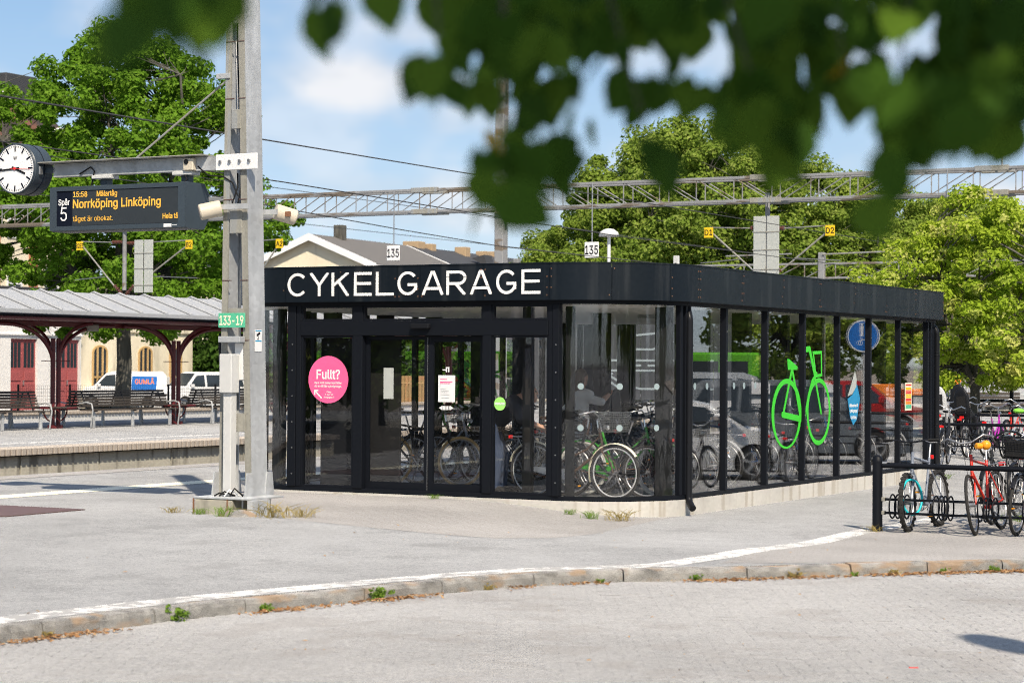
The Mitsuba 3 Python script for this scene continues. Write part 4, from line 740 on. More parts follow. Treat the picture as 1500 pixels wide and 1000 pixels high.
mr = trimesh.convex.convex_hull(np.array([(BX + 0.3, BY0, 13.8), (BX + 0.3, BY1 + 0.3, 13.8), (BX - 14.2, BY0, 13.8), (BX - 14.2, BY1 + 0.3, 13.8), (BX - 1.6, BY0, 16.6), (BX - 1.6, BY1 - 1.5, 16.6), (BX - 12.5, BY0, 16.6), (BX - 12.5, BY1 - 1.5, 16.6), (BX - 7, BY0, 18.4), (BX - 7, BY1 - 5, 18.4)]))
rf = part(main, 'roof', mr, 'rustroof', label='dark rust coloured mansard roof'); part(rf, 'chimney', cb(BX - 6.0, BX - 3.5, 74.5, 77.3, 16.0, 19.0, 0.05), 'slate', label='broad dark chimney')
part(main, 'upper_wall', cb(BX, BX + 0.25, BY0, BY1 + 0.2, 10.9, 13.2, 0.03), 'slate', label='dark band under the eaves')
dm = part(main, 'dormer', place(extr(ell(1.0, 1.0).union(Polygon([(-1.0, -1.2), (1.0, -1.2), (1.0, 0), (-1.0, 0)])), 1.2), (BX - 1.0, 76.3, 14.7), (0, 1, 0), (0, 0, 1)), 'whitewall', label='arched dormer with brick infill')
part(dm, 'infill', place(extr(ell(0.7, 0.7), 0.05), (BX + 0.22, 76.3, 14.6), (0, 1, 0), (0, 0, 1)), 'brick')
part(main, 'round_window', place(extr(ell(0.75, 0.45).difference(ell(0.55, 0.28)), 0.1), (BX + 0.3, 72.6, 12.1), (0, 1, 0), (0, 0, 1)), 'ochre', label='small oval window with ochre frame')
sd = thing('satellite_dish', 'white satellite dish on a mast on the dark old roof', 'satellite dish'); part(sd, 'dish', (lambda m: (m.apply_transform(trimesh.geometry.align_vectors([0, 0, 1], [0.9, -0.4, 0.3])), m.apply_translation([BX - 2.5, 73.0, 17.1]), m)[-1])(trimesh.creation.revolve(np.array([(0, 0), (0.28, 0.05), (0.5, 0.17), (0.52, 0.17), (0.28, 0.02), (0, -0.03)]), sections=24)), 'white', smooth=True); part(sd, 'mast', rod((BX - 2.6, 73.0, 16.0), (BX - 2.6, 73.0, 17.1), 0.06), 'steel')

# houses behind the garage roof
gh = thing('gabled_house', 'cream house with grey pitched roof, white gable boards and dark chimney above the garage', 'house')
def house(k, c, ang, W, L, zb, ze, zr, m_wall, m_roof, trim='white', chim=()):
    """gable end faces local -y; ridge runs along local y"""
    M = move(c[0], c[1], 0, ang)
    def P(name, m, m_, **kw): m = m.copy(); m.apply_transform(M); return part(k, name, m, m_, **kw)
    pent = Polygon([(-W / 2, zb), (W / 2, zb), (W / 2, ze), (0, zr), (-W / 2, ze)]); P('wall', place(extr(pent, L), (0, L, 0), (1, 0, 0), (0, 0, 1)), m_wall)
    s = (zr - ze) / (W / 2); ov = 0.6
    for sg in (-1, 1):
        V = [(0, -ov, zr + 0.05), (0, L + ov, zr + 0.05), (sg * (W / 2 + ov), L + ov, ze - s * ov + 0.05), (sg * (W / 2 + ov), -ov, ze - s * ov + 0.05)]
        r = P('roof', trimesh.convex.convex_hull(np.array(V + [(a, b, c_ + 0.22) for a, b, c_ in V])), m_roof)
        V = [(0, -ov - 0.05, zr - 0.25), (0, -ov - 0.05, zr + 0.32), (sg * (W / 2 + ov + 0.1), -ov - 0.05, ze - s * ov - 0.25), (sg * (W / 2 + ov + 0.1), -ov - 0.05, ze - s * ov + 0.30)]; P('gable_board', trimesh.convex.convex_hull(np.array(V + [(a, b - 0.08, c_) for a, b, c_ in V])), trim)
    P('eaves', cb(W / 2 + ov - 0.05, W / 2 + ov + 0.18, -ov, L + ov, ze - s * ov - 0.2, ze - s * ov + 0.16, 0.03), trim)
    for (x, y, w, h, m_) in chim: cz = zr - abs(x) * s; kk = P('chimney', cb(x - w / 2, x + w / 2, y - w / 2, y + w / 2, cz - 0.6, cz + h, 0.04), m_); 
    return P
gp = house(gh, (-78.8, 118.5), 5, 10.6, 17.0, 0.0, 9.5, 11.7, 'creamwall', 'slategrey', chim=((0.3, 4.0, 0.8, 1.35, 'bark'),))
for x in (-3.2, -0.6, 2.0):
    w_ = gp('window', cb(x - 0.6, x + 0.6, -0.06, -0.01, 7.4, 9.15, 0.01), 'white'); gp('window_pane', cb(x - 0.45, x + 0.45, -0.09, -0.061, 7.55, 9.0, 0.01), 'windowdark')
gh2 = thing('long_house', 'long cream house with dark slate roof, skylights and several cream chimneys', 'house')
gp2 = house(gh2, (-80.3, 136.0), 5, 10.6, 22.0, 0.0, 9.5, 11.7, 'creamwall', 'slate', chim=((-0.4, 1.5, 1.5, 0.9, 'chimney'), (0.2, 3.4, 0.9, 0.7, 'chimney'), (0.6, 9.5, 1.1, 0.9, 'chimney'), (0.6, 14.0, 1.0, 0.75, 'chimney'), (0.3, 18.0, 1.5, 0.8, 'chimney')))
for y in (7.0, 16.0): gp2('skylight', trimesh.convex.convex_hull(np.array([(2.6, y, 11.2), (4.2, y, 10.4), (2.6, y + 1.6, 11.2), (4.2, y + 1.6, 10.4), (3.9, y, 11.5), (3.9, y + 1.6, 11.5)])), 'slate')
yh = thing('yellow_house', 'yellowish house with white windows far behind the mast', 'house')
house(yh, (-78, 104), 26, 14, 16, -0.75, 6.5, 8.5, 'creamwall', 'slategrey')

# ------------------------------------------------------------------ gantry, wires and line-side signs
gan = thing('track_gantry', 'long grey lattice girder carrying the overhead wires across the tracks', 'gantry')
GY, GZ0, GZ1 = 37.9, 6.77, 7.48
for y in (GY - 0.35, GY + 0.35):
    for z in (GZ0, GZ1): part(gan, 'chord', cb(-46, 6, y - 0.045, y + 0.045, z - 0.045, z + 0.045, 0.01), 'gantrysteel')
    for i_, x in enumerate(np.arange(-45.5, 5.6, 1.25)):
        part(gan, 'upright', rod((x, y, GZ0), (x, y, GZ1), 0.018, 5), 'gantrysteel')
        s_ = 1 if x < -17.5 or x > -8.3 else -1
        part(gan, 'diagonal', rod((x, y, GZ0 if s_ > 0 else GZ1), (x + 1.2, y, GZ1 if s_ > 0 else GZ0), 0.018, 5), 'gantrysteel')
for i_, x in enumerate((-20.3, -8.2, -1.2)):
    part(gan, 'joint', cat([cb(x - 0.5, x + 0.5, y - 0.075, y + 0.075, z - 0.08, z + 0.08, 0.01) for y in (GY - 0.35, GY + 0.35) for z in (GZ0, GZ1)]), 'weathered', kind='stuff', label='bolted girder joint')
pyl = part(gan, 'pylon', cb(-17.75, -17.43, GY - 0.18, GY + 0.18, -1.0, 11.2, 0.02), 'gantrysteel', label='grey square pylon'); part(pyl, 'rod', rod((-17.6, GY, 11.2), (-17.6, GY, 15.5), 0.03), 'steel'); part(pyl, 'cap', cb(-17.8, -17.38, GY - 0.22, GY + 0.22, 11.2, 11.3, 0.02), 'steel')
for z in (2.0, 4.0, 6.1, 8.4, 10.2): part(pyl, 'slot', cb(-17.52, -17.425, GY - 0.06, GY + 0.06, z, z + 0.7, 0.005), 'slate')
pyl2 = part(gan, 'pylon', cb(-46.2, -45.9, GY - 0.18, GY + 0.18, -1.0, 9, 0.02), 'gantrysteel')
part(gan, 'spire', rod((-1.0, GY, GZ1), (-1.0, GY, 11.0), 0.03), 'steel')
def drop(x, zb, w_panel, plates, labels_):
    k = part(gan, 'drop_tube', disc_cyl([x, GY, (GZ0 + zb) / 2], [0, 0, 1], 0.075, GZ0 - zb + 0.5, 12), 'gantrysteel')
    if w_panel:
        px_ = x + w_panel
        for s in (-1, 1): part(k, 'bird_board', cb(px_ + (0.02 if s > 0 else -0.42), px_ + (0.42 if s > 0 else -0.02), GY - 0.12, GY - 0.09, zb - 0.35, zb + 1.55, 0.01), 'papergrey', label='pale board on the drop tube'); 
        for z in (zb - 0.1, zb + 0.5, zb + 1.05): part(k, 'board_rail', cb(px_ - 0.45, px_ + 0.45, GY - 0.14, GY - 0.121, z, z + 0.03, 0.004), 'weathered')
    for s, dx, z, txt in plates:
        ins = part(k, 'insulator', cat([disc_cyl([x + s * (0.16 + 0.07 * j_), GY, z + 0.0], [1, 0, 0], 0.07 if j_ % 2 else 0.05, 0.06, 12) for j_ in range(6)]), 'insulator', kind='stuff'); part(k, 'tie', rod((x + s * 0.55, GY, z), (x + s * dx, GY, z + 0.05), 0.02), 'gantrysteel')
        part(k, 'strut', rod((x + s * dx, GY, z - 0.05), (x + s * 0.35, GY, zb - 0.2), 0.028), 'weathered'); part(k, 'insulator', cat([disc_cyl([x + s * (0.12 + 0.06 * j_), GY, zb - 0.38 + 0.055 * j_], [s, 0, 0.9], 0.07 if j_ % 2 else 0.05, 0.05, 12) for j_ in range(6)]), 'insulator', kind='stuff')
        part(k, 'arm', rod((x + s * 0.9, GY, zb + 0.25), (x + s * (dx + 0.3), GY, zb + 0.15), 0.016), 'steel')
        yp = part(k, 'plate', cb(x + s * dx - 0.15, x + s * dx + 0.15, GY - 0.10, GY - 0.08, z - 0.27, z + 0.05, 0.004), 'yellow', label='yellow plate ' + txt)
        t = text(txt, 0.17, 0.002, True, True); t.apply_scale([0.62 if len(txt) > 2 else 0.9, 1, 1]); part(yp, 'lettering', place(t, (x + s * dx, GY - 0.103, z - 0.11), *XY), 'black')
drop(-8.27, 4.75, 0.0001, [(-1, 1.92, 5.95, 'D1'), (1, 2.05, 5.92, 'D2')], None)
drop(-33.13, 4.55, 0.95, [(-1, 2.0, 6.05, 'B2E3'), (1, 2.95, 6.0, 'B2')], None)
drop(-28.0, 4.5, 0, [(1, 1.7, 5.95, 'A2')], None)
def track_sign(x, z, txt, label, m_='paper', tm='black', top=None):
    k = thing('track_number_sign', label, 'sign', 'track number signs under the gantry'); part(k, 'hanger', rod((x, GY - 0.42, z + 0.2), (x, GY - 0.42, top or GZ1), 0.02), 'steel')
    b = part(k, 'board', cb(x - 0.25, x + 0.25, GY - 0.46, GY - 0.43, z - 0.25, z + 0.25, 0.01), m_); t = text(txt, 0.27, 0.003, True, True); t.apply_scale([0.70, 1, 1]); part(b, 'lettering', place(t, (x, GY - 0.464, z), *XY), tm)
track_sign(-14.06, 5.36, '135', 'white 135 sign on a long rod above the right part of the fascia')
track_sign(-21.45, 5.40, '135', 'white 135 sign above the left part of the fascia, in front of the grey roofs')
track_sign(-2.5, 5.12, '95', 'blue 95 sign half hidden by the pale green tree', 'blue', 'letterwhite')
# second, farther gantry
g2 = thing('far_gantry', 'low grey lattice girder behind the garage roof in front of the tree row', 'gantry')
for z in (6.05, 6.75): part(g2, 'chord', cb(-40, -8, 76 - 0.06, 76 + 0.06, z - 0.05, z + 0.05, 0.01), 'gantrysteel')
for x in np.arange(-39, -9, 1.6): part(g2, 'upright', rod((x, 76, 6.05), (x, 76, 6.75), 0.03, 5), 'gantrysteel'); part(g2, 'diagonal', rod((x, 76, 6.05), (x + 1.5, 76, 6.75), 0.025, 5), 'gantrysteel')
for x in (-37.5, -20.5): part(g2, 'pylon', cb(x - 0.15, x + 0.15, 75.85, 76.15, -1, 7.3, 0.02), 'gantrysteel')
part(g2, 'arm', rod((-20.4, 75.8, 7.2), (-13.9, 75.8, 7.35), 0.04), 'weathered'); part(g2, 'arm', rod((-25.5, 75.8, 7.2), (-22, 75.8, 7.25), 0.04), 'gantrysteel')
# overhead wires run along the tracks
for i_, (x, z0, z1, lab) in enumerate(((-7.0, 5.86, 5.86, 'highest overhead wire crossing the open sky'), (-7.0, 5.15, 4.92, 'second overhead wire below the highest'), (-10.5, 5.32, 4.75, 'overhead contact wire of the second track'), (-24.0, 7.75, 7.15, 'overhead wire behind the canopy'), (-24.0, 9.0, 8.9, 'upper overhead wire above the canopy'), (-28.2, 7.0, 6.7, 'overhead wire farthest to the left'))):
    y = np.linspace(-60, 150, 43); P = np.stack([np.full(43, x), y, np.interp(y, [8, 24, 150], [z0, z1 if i_ in (1, 2) else (z0 + z1) / 2, z1])], 1); P[:, 2] += 0.0
    single('overhead_wire', tube(P, 0.011, 4), 'wire', 'thin dark ' + lab, 'wire', 'overhead wires')
lp = thing('platform_lamp', 'white mushroom shaped platform lamp on a thin white pole above the fascia', 'lamp')
part(lp, 'pole', disc_cyl([-23.2, 57.6, 3.5], [0, 0, 1], 0.07, 7.4, 12), 'white'); hd = trimesh.creation.revolve(np.array([(0, 0.34), (0.2, 0.30), (0.38, 0.18), (0.44, 0.0), (0.05, 0.02)]), sections=28); hd.apply_translation([-23.2, 57.6, 7.12]); part(lp, 'shade', hd, 'white', smooth=True)
sb = thing('signal_box', 'small grey box on a pole standing above the fascia', 'signal'); part(sb, 'box', cb(-20.2, -19.95, 57.5, 57.6, 5.6, 6.25, 0.02), 'lightgrey'); part(sb, 'pole', disc_cyl([-20.08, 57.7, 2.8], [0, 0, 1], 0.05, 5.7, 10), 'steel'); part(sb, 'lens', bx(-20.12, -20.04, 57.47, 57.5, 5.65, 5.95), 'slate')
# dark hoarding with a track diagram, seen through the rounded glass corner
hoard = thing('track_diagram_hoarding', 'long dark hoarding painted with white track lines beyond the garage', 'hoarding')
h0, h1 = np.array([-34.0, 69.8]), np.array([-24.5, 75.0]); hu = (h1 - h0) / np.linalg.norm(h1 - h0); HL = np.linalg.norm(h1 - h0); hd3 = (hu[0], hu[1], 0)
for i_ in range(9): part(hoard, 'board', place(extr(Polygon([(i_ * HL / 9 + 0.008, 0), ((i_ + 1) * HL / 9 - 0.008, 0), ((i_ + 1) * HL / 9 - 0.008, 4.1), (i_ * HL / 9 + 0.008, 4.1)]), 0.05), (h0[0], h0[1], 0.0), hd3, (0, 0, 1)), 'mural')
ml = [LineString([(3.2, 1.95), (9.6, 1.95)]), LineString([(3.2, 1.45), (6.9, 1.45)]), LineString([(5.0, 0.55), (4.2, 1.1), (4.6, 1.3)]), LineString([(9.6, 0.55), (6.0, 0.55), (5.3, 0.7), (4.3, 1.3)]), LineString([(5.2, 2.5), (6.6, 2.5), (7.6, 2.9)]), LineString([(5.8, 3.2), (6.8, 3.3), (7.4, 3.6), (7.0, 3.9)])] + [LineString([(x, 1.7), (x + 0.35, 1.7)]) for x in np.arange(3.4, 9, 0.75)]
for l_ in ml: part(hoard, 'track_line', place(extr(l_.buffer(0.05), 0.01), (h0[0] + hu[1] * 0.07, h0[1] - hu[0] * 0.07, 0.0), hd3, (0, 0, 1)), 'muralline')

# ------------------------------------------------------------------ car park fence, signs and shelter to the right
fe = thing('grid_fence', 'pale galvanised fence at the back of the yard', 'fence')
f0, f1 = np.array([-24.0, 97.0]), np.array([10.0, 113.0]); fu = (f1 - f0) / np.linalg.norm(f1 - f0); FL_ = np.linalg.norm(f1 - f0)
for s_ in np.arange(0, FL_, 2.5): q = f0 + fu * s_; part(fe, 'post', cb(q[0] - 0.04, q[0] + 0.04, q[1] - 0.04, q[1] + 0.04, 0, 1.75, 0.01), 'fencegalv')
part(fe, 'bars', cat([bx(*(np.sort([q[0] - 0.012, q[0] + 0.012])), q[1] - 0.012, q[1] + 0.012, 0.1, 1.65) for q in (f0 + fu * s_ for s_ in np.arange(0.1, FL_, 0.16))]), 'fencegalv', kind='stuff', label='thin upright bars')
for z in (0.15, 0.85, 1.62): part(fe, 'rail', rod((f0[0], f0[1], z), (f1[0], f1[1], z), 0.03), 'fencegalv')
def yard_sign(x, y, zc, shape, m_, label, d=(-0.12, -0.99)):
    k = thing('yard_sign', label, 'sign'); ux = np.array([0.88, 0.4756, 0]); P = (x, y, zc); part(k, 'plate', place(extr(shape, 0.02), P, ux, (0, 0, 1)), m_); part(k, 'pole', rod((x - 0.02, y + 0.08, 0), (x - 0.02, y + 0.08, zc + 0.2), 0.03), 'steel'); return k, np.array(P), ux
k, P, ux = yard_sign(-12.52, 69.06, 1.2, Polygon([(-0.17, -0.07), (0.17, -0.07), (0.17, 0.07), (-0.17, 0.07)]), 'orange', 'small orange rectangular sign on the fence line behind the bicycles')
k, P, ux = yard_sign(-11.75, 69.47, 1.17, ell(0.2, 0.2, 28), 'orange', 'round orange sign with pale writing behind the bicycles'); part(k, 'marking', place(extr(Polygon([(-0.1, -0.05), (0.1, -0.05), (0.1, 0.05), (-0.1, 0.05)]).difference(Polygon([(-0.07, -0.01), (0.07, -0.01), (0.07, 0.01), (-0.07, 0.01)])), 0.003), P - np.array([-0.4756, 0.88, 0]) * 0.004, ux, (0, 0, 1)), 'paper')
yard_sign(-11.4, 69.7, 1.2, Polygon([(-0.09, -0.12), (0.09, -0.12), (0.09, 0.12), (-0.09, 0.12)]), 'paper', 'small white sign beside the round orange one')
k, P, ux = yard_sign(-7.89, 60.19, 1.2, Polygon([(-0.15, -0.22), (0.15, -0.22), (0.15, 0.22), (-0.15, 0.22)]), 'paper', 'white prohibition sign with a red ring right of the lime tree trunk'); part(k, 'ring', place(extr(ell(0.12, 0.12, 28).difference(ell(0.095, 0.095, 28)).union(LineString([(-0.075, 0.075), (0.075, -0.075)]).buffer(0.012)), 0.003), P + np.array([0.4756, -0.88, 0]) * 0.004 + np.array([0, 0, 0.06]), ux, (0, 0, 1)), 'red')
wb = thing('yard_bench', 'dark bench in the pale yard behind the shelter', 'bench')
for i_ in range(3): part(wb, 'back_slat', cb(-0.95, 0.95, 0.20, 0.24, 0.48 + 0.13 * i_, 0.58 + 0.13 * i_, 0.01), 'benchwood', M=move(-4.74, 50.5, 0, 28))
part(wb, 'seat', cb(-0.95, 0.95, -0.25, 0.18, 0.40, 0.45, 0.01), 'benchwood', M=move(-4.74, 50.5, 0, 28))
for s in (-1, 1): part(wb, 'leg', cb(s * 0.75 - 0.04, s * 0.75 + 0.04, -0.22, 0.2, 0, 0.40, 0.01), 'black', M=move(-4.74, 50.5, 0, 28))
SH_POSTS = ((-0.58, 31.0), (1.0, 31.7), (1.4, 31.85), (4.5, 33.0), (8.0, 35.0))
shl = thing('bicycle_shelter', 'open frame of thin black posts and rails over the rear bicycle rows', 'shelter')
for x, y in SH_POSTS: part(shl, 'post', cb(x - 0.045, x + 0.045, y - 0.045, y + 0.045, -0.3, 2.75, 0.006), 'black')
for z in (0.55, 0.85, 2.7): part(shl, 'rail', rod((-0.58, 31.0, z), (8.0, 35.0, z), 0.04), 'black')

# ------------------------------------------------------------------ bicycle racks
def rack(x0, x1, y, top, lows, loops, label, group, bollard=True):
    k = thing('bicycle_rack', label, 'bicycle rack', group); g = gz(x0, y)
    if bollard:
        b = part(k, 'bollard', trimesh.creation.revolve(np.array([(0, -0.1), (0.058, -0.1), (0.058, 0.77), (0.062, 0.79), (0.062, 0.81), (0.052, 0.845), (0.03, 0.868), (0, 0.875)]), sections=28), 'frameblack', smooth=35, M=move(x0 - 0.06, y, g))
        b2 = part(k, 'bollard', trimesh.creation.revolve(np.array([(0, -0.1), (0.058, -0.1), (0.058, 0.77), (0.062, 0.79), (0.062, 0.81), (0.052, 0.845), (0.03, 0.868), (0, 0.875)]), sections=28), 'frameblack', smooth=35, M=move(x1 + 0.06, y, g))
    part(k, 'rail', rod((x0, y, g + top), (x1, y, g + top), 0.030, 12), 'frameblack', smooth=40, label='round top rail')
    for z in lows:
        part(k, 'rail', cb(x0, x1, y - 0.022, y + 0.022, g + z - 0.014, g + z + 0.014, 0.004), 'frameblack')
        if bollard: part(k, 'bracket', cb(x0 - 0.005, x0 + 0.035, y - 0.03, y + 0.03, g + z - 0.022, g + z + 0.022, 0.004), 'weathered')
    if bollard: part(k, 'bracket', cb(x0 - 0.005, x0 + 0.05, y - 0.02, y + 0.02, g + top + 0.012, g + top + 0.045, 0.005), 'alu')
    zc = g + (lows[0] + lows[1]) / 2
    for xl in loops:
        for dx in (-0.085, -0.02, 0.02, 0.085): 
            if abs(dx) > 0.05 or True:
                t = torus([0, 0, 0], [1, 0, 0], 0.135, 0.0095, 28, 8); t.vertices[:, 1] *= 0.9; t.apply_translation([xl + dx, y, zc]); part(k, 'wheel_loop', t, 'frameblack', smooth=True)
    return k
rack(8.12, 13.2, 0.10, 0.755, (0.37, 0.215), [8.325 + 0.51 * i_ for i_ in range(9)], 'black tubular bicycle rack with a domed bollard at its left end', 'bicycle racks')
rack(3.2, 9.5, 17.3, 0.62, (0.34, 0.2), [3.6 + 0.6 * i_ for i_ in range(9)], 'black bicycle rack behind the long glass wall, nearer of the two rear racks', 'bicycle racks', False)
rack(3.0, 9.5, 19.6, 0.75, (0.4, 0.25), [3.5 + 0.6 * i_ for i_ in range(9)], 'black bicycle rack farthest back under the shelter frame', 'bicycle racks', False)

# ------------------------------------------------------------------ bicycles
def bicycle(frame='bike_black', style='step', R=0.345, wb=1.08, tyre='tyre', rim='alu', guard=None, rack_=None, basket=None, bars='swept', saddle='black', chain='blackmatt', stand=True, child=None, steer=0.0, light=True, knob=False, tw=0.019, lock=None, barm='chrome', seat_cover=None, suspension=False, crate=None):
    """[(path, mesh, material, smooth)]; x forward from the rear hub, ground at z = 0"""
    A = []; add = lambda p, m, m_, s=False: A.append((p, m, m_, s))
    hub_r, hub_f, bb = np.array([0, 0, R]), np.array([wb, 0, R]), np.array([0.45, 0, 0.29])
    st = bb + np.array([-0.185, 0, 0.53]); hd_t, hd_b = np.array([wb - 0.235, 0, 0.88]), np.array([wb - 0.175, 0, 0.68])
    S = rot([0, 0, 1], steer, hub_f)
    def wheel(c, nm, front):
        M = S if front else np.eye(4)
        tr = torus(c, [0, 1, 0], R - tw, tw, 44, 8)
        if knob: tr = cat([tr] + [cb(-0.02, 0.02, -0.02, 0.02, -0.004, 0.006, 0.002).apply_transform(rot([0, 1, 0], a)).apply_translation(c + np.array([math.sin(math.radians(a)) * (R - 0.002), (0.008 if i_ % 2 else -0.008), math.cos(math.radians(a)) * (R - 0.002)])) for i_, a in enumerate(np.arange(0, 360, 8))])
        rm = torus(c, [0, 1, 0], R - 2 * tw - 0.010, 0.011, 44, 6)
        sp = []
        for i_ in range(28):
            a, s = 2 * math.pi * i_ / 28, (1 if i_ % 2 else -1); b = a + 0.5 * (1 if i_ % 4 < 2 else -1)
            sp.append(tube([c + np.array([0.02 * math.cos(b), s * 0.03, 0.02 * math.sin(b)]), c + np.array([(R - 2 * tw - 0.012) * math.cos(a), 0, (R - 2 * tw - 0.012) * math.sin(a)])], 0.0013, 3, caps=False))
        for p, m, m_, s in (('tyre', tr, tyre, 40), ('rim', rm, rim, True), ('spokes', cat(sp), 'steel', False), ('hub', disc_cyl(c, [0, 1, 0], 0.024, 0.085, 12), 'steel', False)):
            m = m.copy(); m.apply_transform(M); add(nm + '/' + p, m, m_, s)
        if guard:
            a0, a1 = (math.radians(20), math.radians(172)) if front else (math.radians(-25) , math.radians(165))
            ang = np.linspace(a0, a1, 18) if not front else np.linspace(math.radians(35), math.radians(200), 18); RR = R + 0.018
            prof = []
            for a in ang:
                e = np.array([math.cos(a), 0, math.sin(a)]); prof += [c + e * (RR - 0.012) + [0, 0.026, 0], c + e * (RR + 0.004) + [0, 0.014, 0], c + e * (RR + 0.004) + [0, -0.014, 0], c + e * (RR - 0.012) + [0, -0.026, 0]]
            F = [[i_ * 4 + j, i_ * 4 + j + 1, (i_ + 1) * 4 + j + 1] for i_ in range(17) for j in range(3)] + [[i_ * 4 + j, (i_ + 1) * 4 + j + 1, (i_ + 1) * 4 + j] for i_ in range(17) for j in range(3)]
            m = trimesh.Trimesh(prof, F, process=False); m.apply_transform(M); add('mudguard', m, guard, True)
            stays = cat([rod(c + [0, s * 0.045, 0], c + np.array([math.cos(a), 0, math.sin(a)]) * RR + [0, s * 0.026, 0], 0.003, 4) for s in (-1, 1) for a in ((ang[-1] - 0.4,) if front else (ang[0] + 0.9 + 1.3,))]); stays.apply_transform(M); add('mudguard_stay', stays, 'steel')
    wheel(hub_r, 'rear_wheel', False); wheel(hub_f, 'front_wheel', True)
    fr = [tube([bb, st], 0.016, 10), tube([hd_t + [0.006, 0, 0.02], hd_b - [-0.006, 0, 0.02]], 0.019, 10), disc_cyl(bb, [0, 1, 0], 0.022, 0.075, 12)]
    if style == 'step':
        fr += [tube([bb, bb + [0.1, 0, 0.03], hd_b + [-0.16, 0, -0.16], hd_b + [0, 0, 0.02]], 0.017, 10), tube([bb + (st - bb) * 0.32, hd_b + [-0.22, 0, -0.05], hd_t + [0.03, 0, -0.07]], 0.013, 10)]
    else:
        fr += [tube([bb, hd_b + [0, 0, 0.03]], 0.018, 10), tube([bb + (st - bb) * 0.9, hd_t + [0.01, 0, -0.04]], 0.015, 10)]
    for s in (-1, 1): fr += [tube([bb + [-0.04, s * 0.03, 0], hub_r + [0, s * 0.055, 0]], 0.009, 8), tube([bb + (st - bb) * 0.82 + [0, s * 0.012, 0], hub_r + [0, s * 0.055, 0]], 0.008, 8)]
    add('frame', cat(fr), frame, 40)
    fk = [tube([hd_b + [0.005, s * 0.045, -0.06], hub_f + [-0.03, s * 0.05, 0.12], hub_f + [0, s * 0.052, 0]], 0.011 if not suspension else 0.016, 8) for s in (-1, 1)] + [tube([hd_b + [0.005, -0.05, -0.055], hd_b + [0.004, 0, -0.02], hd_b + [0.005, 0.05, -0.055]], 0.014, 8)]
    fk = cat(fk); fk.apply_transform(S); add('fork', fk, frame, 40)
    sad_z = st[2] + 0.17
    add('seat_post', tube([st - (st - bb) * 0.1, st + (st - bb) * 0.3], 0.012, 8), 'steel')
    c = st + (st - bb) * 0.31
    sad = trimesh.convex.convex_hull(np.array([c + q for q in [np.array(v) for v in ((-0.12, -0.085, 0.03), (-0.12, 0.085, 0.03), (-0.13, -0.05, 0.055), (-0.13, 0.05, 0.055), (0.02, -0.045, 0.05), (0.02, 0.045, 0.05), (0.14, -0.018, 0.04), (0.14, 0.018, 0.04), (0.15, 0, 0.028), (-0.1, -0.05, 0.0), (-0.1, 0.05, 0.0), (0.1, 0, 0.01))]])); sad = sad.subdivide_loop(1)
    add('saddle', sad, saddle, True)
    if seat_cover: m = trimesh.creation.icosphere(3, 1.0); m.vertices = m.vertices * [0.15, 0.11, 0.05] + (c + [-0.01, 0, 0.035]); add('saddle/cover', m, seat_cover, True)
    # bars
    top = hd_t + np.array([-0.02, 0, 0.12]); hb = []
    add('stem', (lambda m: (m.apply_transform(S), m)[1])(cat([tube([hd_t, top], 0.012, 8), tube([top, top + [0.05, 0, 0.02]], 0.014, 8)])), barm, 40)
    tp = top + [0.05, 0, 0.02]
    if bars == 'flat': P = [tp + v for v in (np.array((-0.05, -0.32, 0.02)), np.array((-0.02, -0.2, 0.02)), np.array((0, -0.06, 0)), np.array((0, 0.06, 0)), np.array((-0.02, 0.2, 0.02)), np.array((-0.05, 0.32, 0.02)))]
    else: P = [tp + np.array(v) for v in ((-0.26, -0.30, 0.02), (-0.12, -0.29, 0.06), (0.0, -0.20, 0.09), (0.01, -0.06, 0.02), (0.01, 0.06, 0.02), (0.0, 0.20, 0.09), (-0.12, 0.29, 0.06), (-0.26, 0.30, 0.02))]
    m = tube(P, 0.0115, 8); m.apply_transform(S); add('handlebar', m, barm, True)
    for s, (i0, i1) in ((-1, (0, 1)), (1, (-1, -2))):
        d = (P[i1] - P[i0]) / np.linalg.norm(P[i1] - P[i0]); m = tube([P[i0] - d * 0.005, P[i0] + d * 0.12], 0.0165, 10); m.apply_transform(S); add('handlebar/grip', m, 'blackmatt', 40)
        m = tube([P[i0] + d * 0.14 + [0.02, 0, -0.01], P[i0] + d * 0.08 + [0.05, 0, -0.03], P[i0] + d * 0.0 + [0.055, 0, -0.03]], 0.005, 5); m.apply_transform(S); add('handlebar/brake_lever', m, 'steel')
    cab = cat([tube([tp + [0, s * 0.15, 0.0], tp + [0.12, s * 0.10, 0.05], tp + [0.10, s * 0.03, -0.12], hd_b + [0.02, s * 0.02, 0]], 0.003, 4) for s in (-1, 1)]); cab.apply_transform(S); add('brake_cables', cab, 'blackmatt')
    # drive
    add('crank/chainring', cat([torus(bb + [0, -0.045, 0], [0, 1, 0], 0.085, 0.006, 28, 5), rod(bb + [-0.08, -0.045, 0], bb + [0.08, -0.045, 0], 0.008), rod(bb + [0, -0.045, -0.08], bb + [0, -0.045, 0.08], 0.008)]), 'steel')
    for s in (-1, 1):
        e = bb + [s * 0.10, s * 0.06, s * -0.13]; add('crank/arm', tube([bb + [0, s * 0.05, 0], e], 0.009, 6), 'alu'); add('crank/pedal', cb(-0.045, 0.045, -0.04, 0.04, -0.011, 0.011, 0.005).apply_translation(e + [0, s * 0.05, 0]), 'blackmatt'); add('crank/pedal/reflector' if False else 'pedal_reflector', cb(-0.006, 0.006, -0.035, 0.035, -0.008, 0.008, 0.002).apply_translation(e + [0.047, s * 0.05, 0]), 'amber')
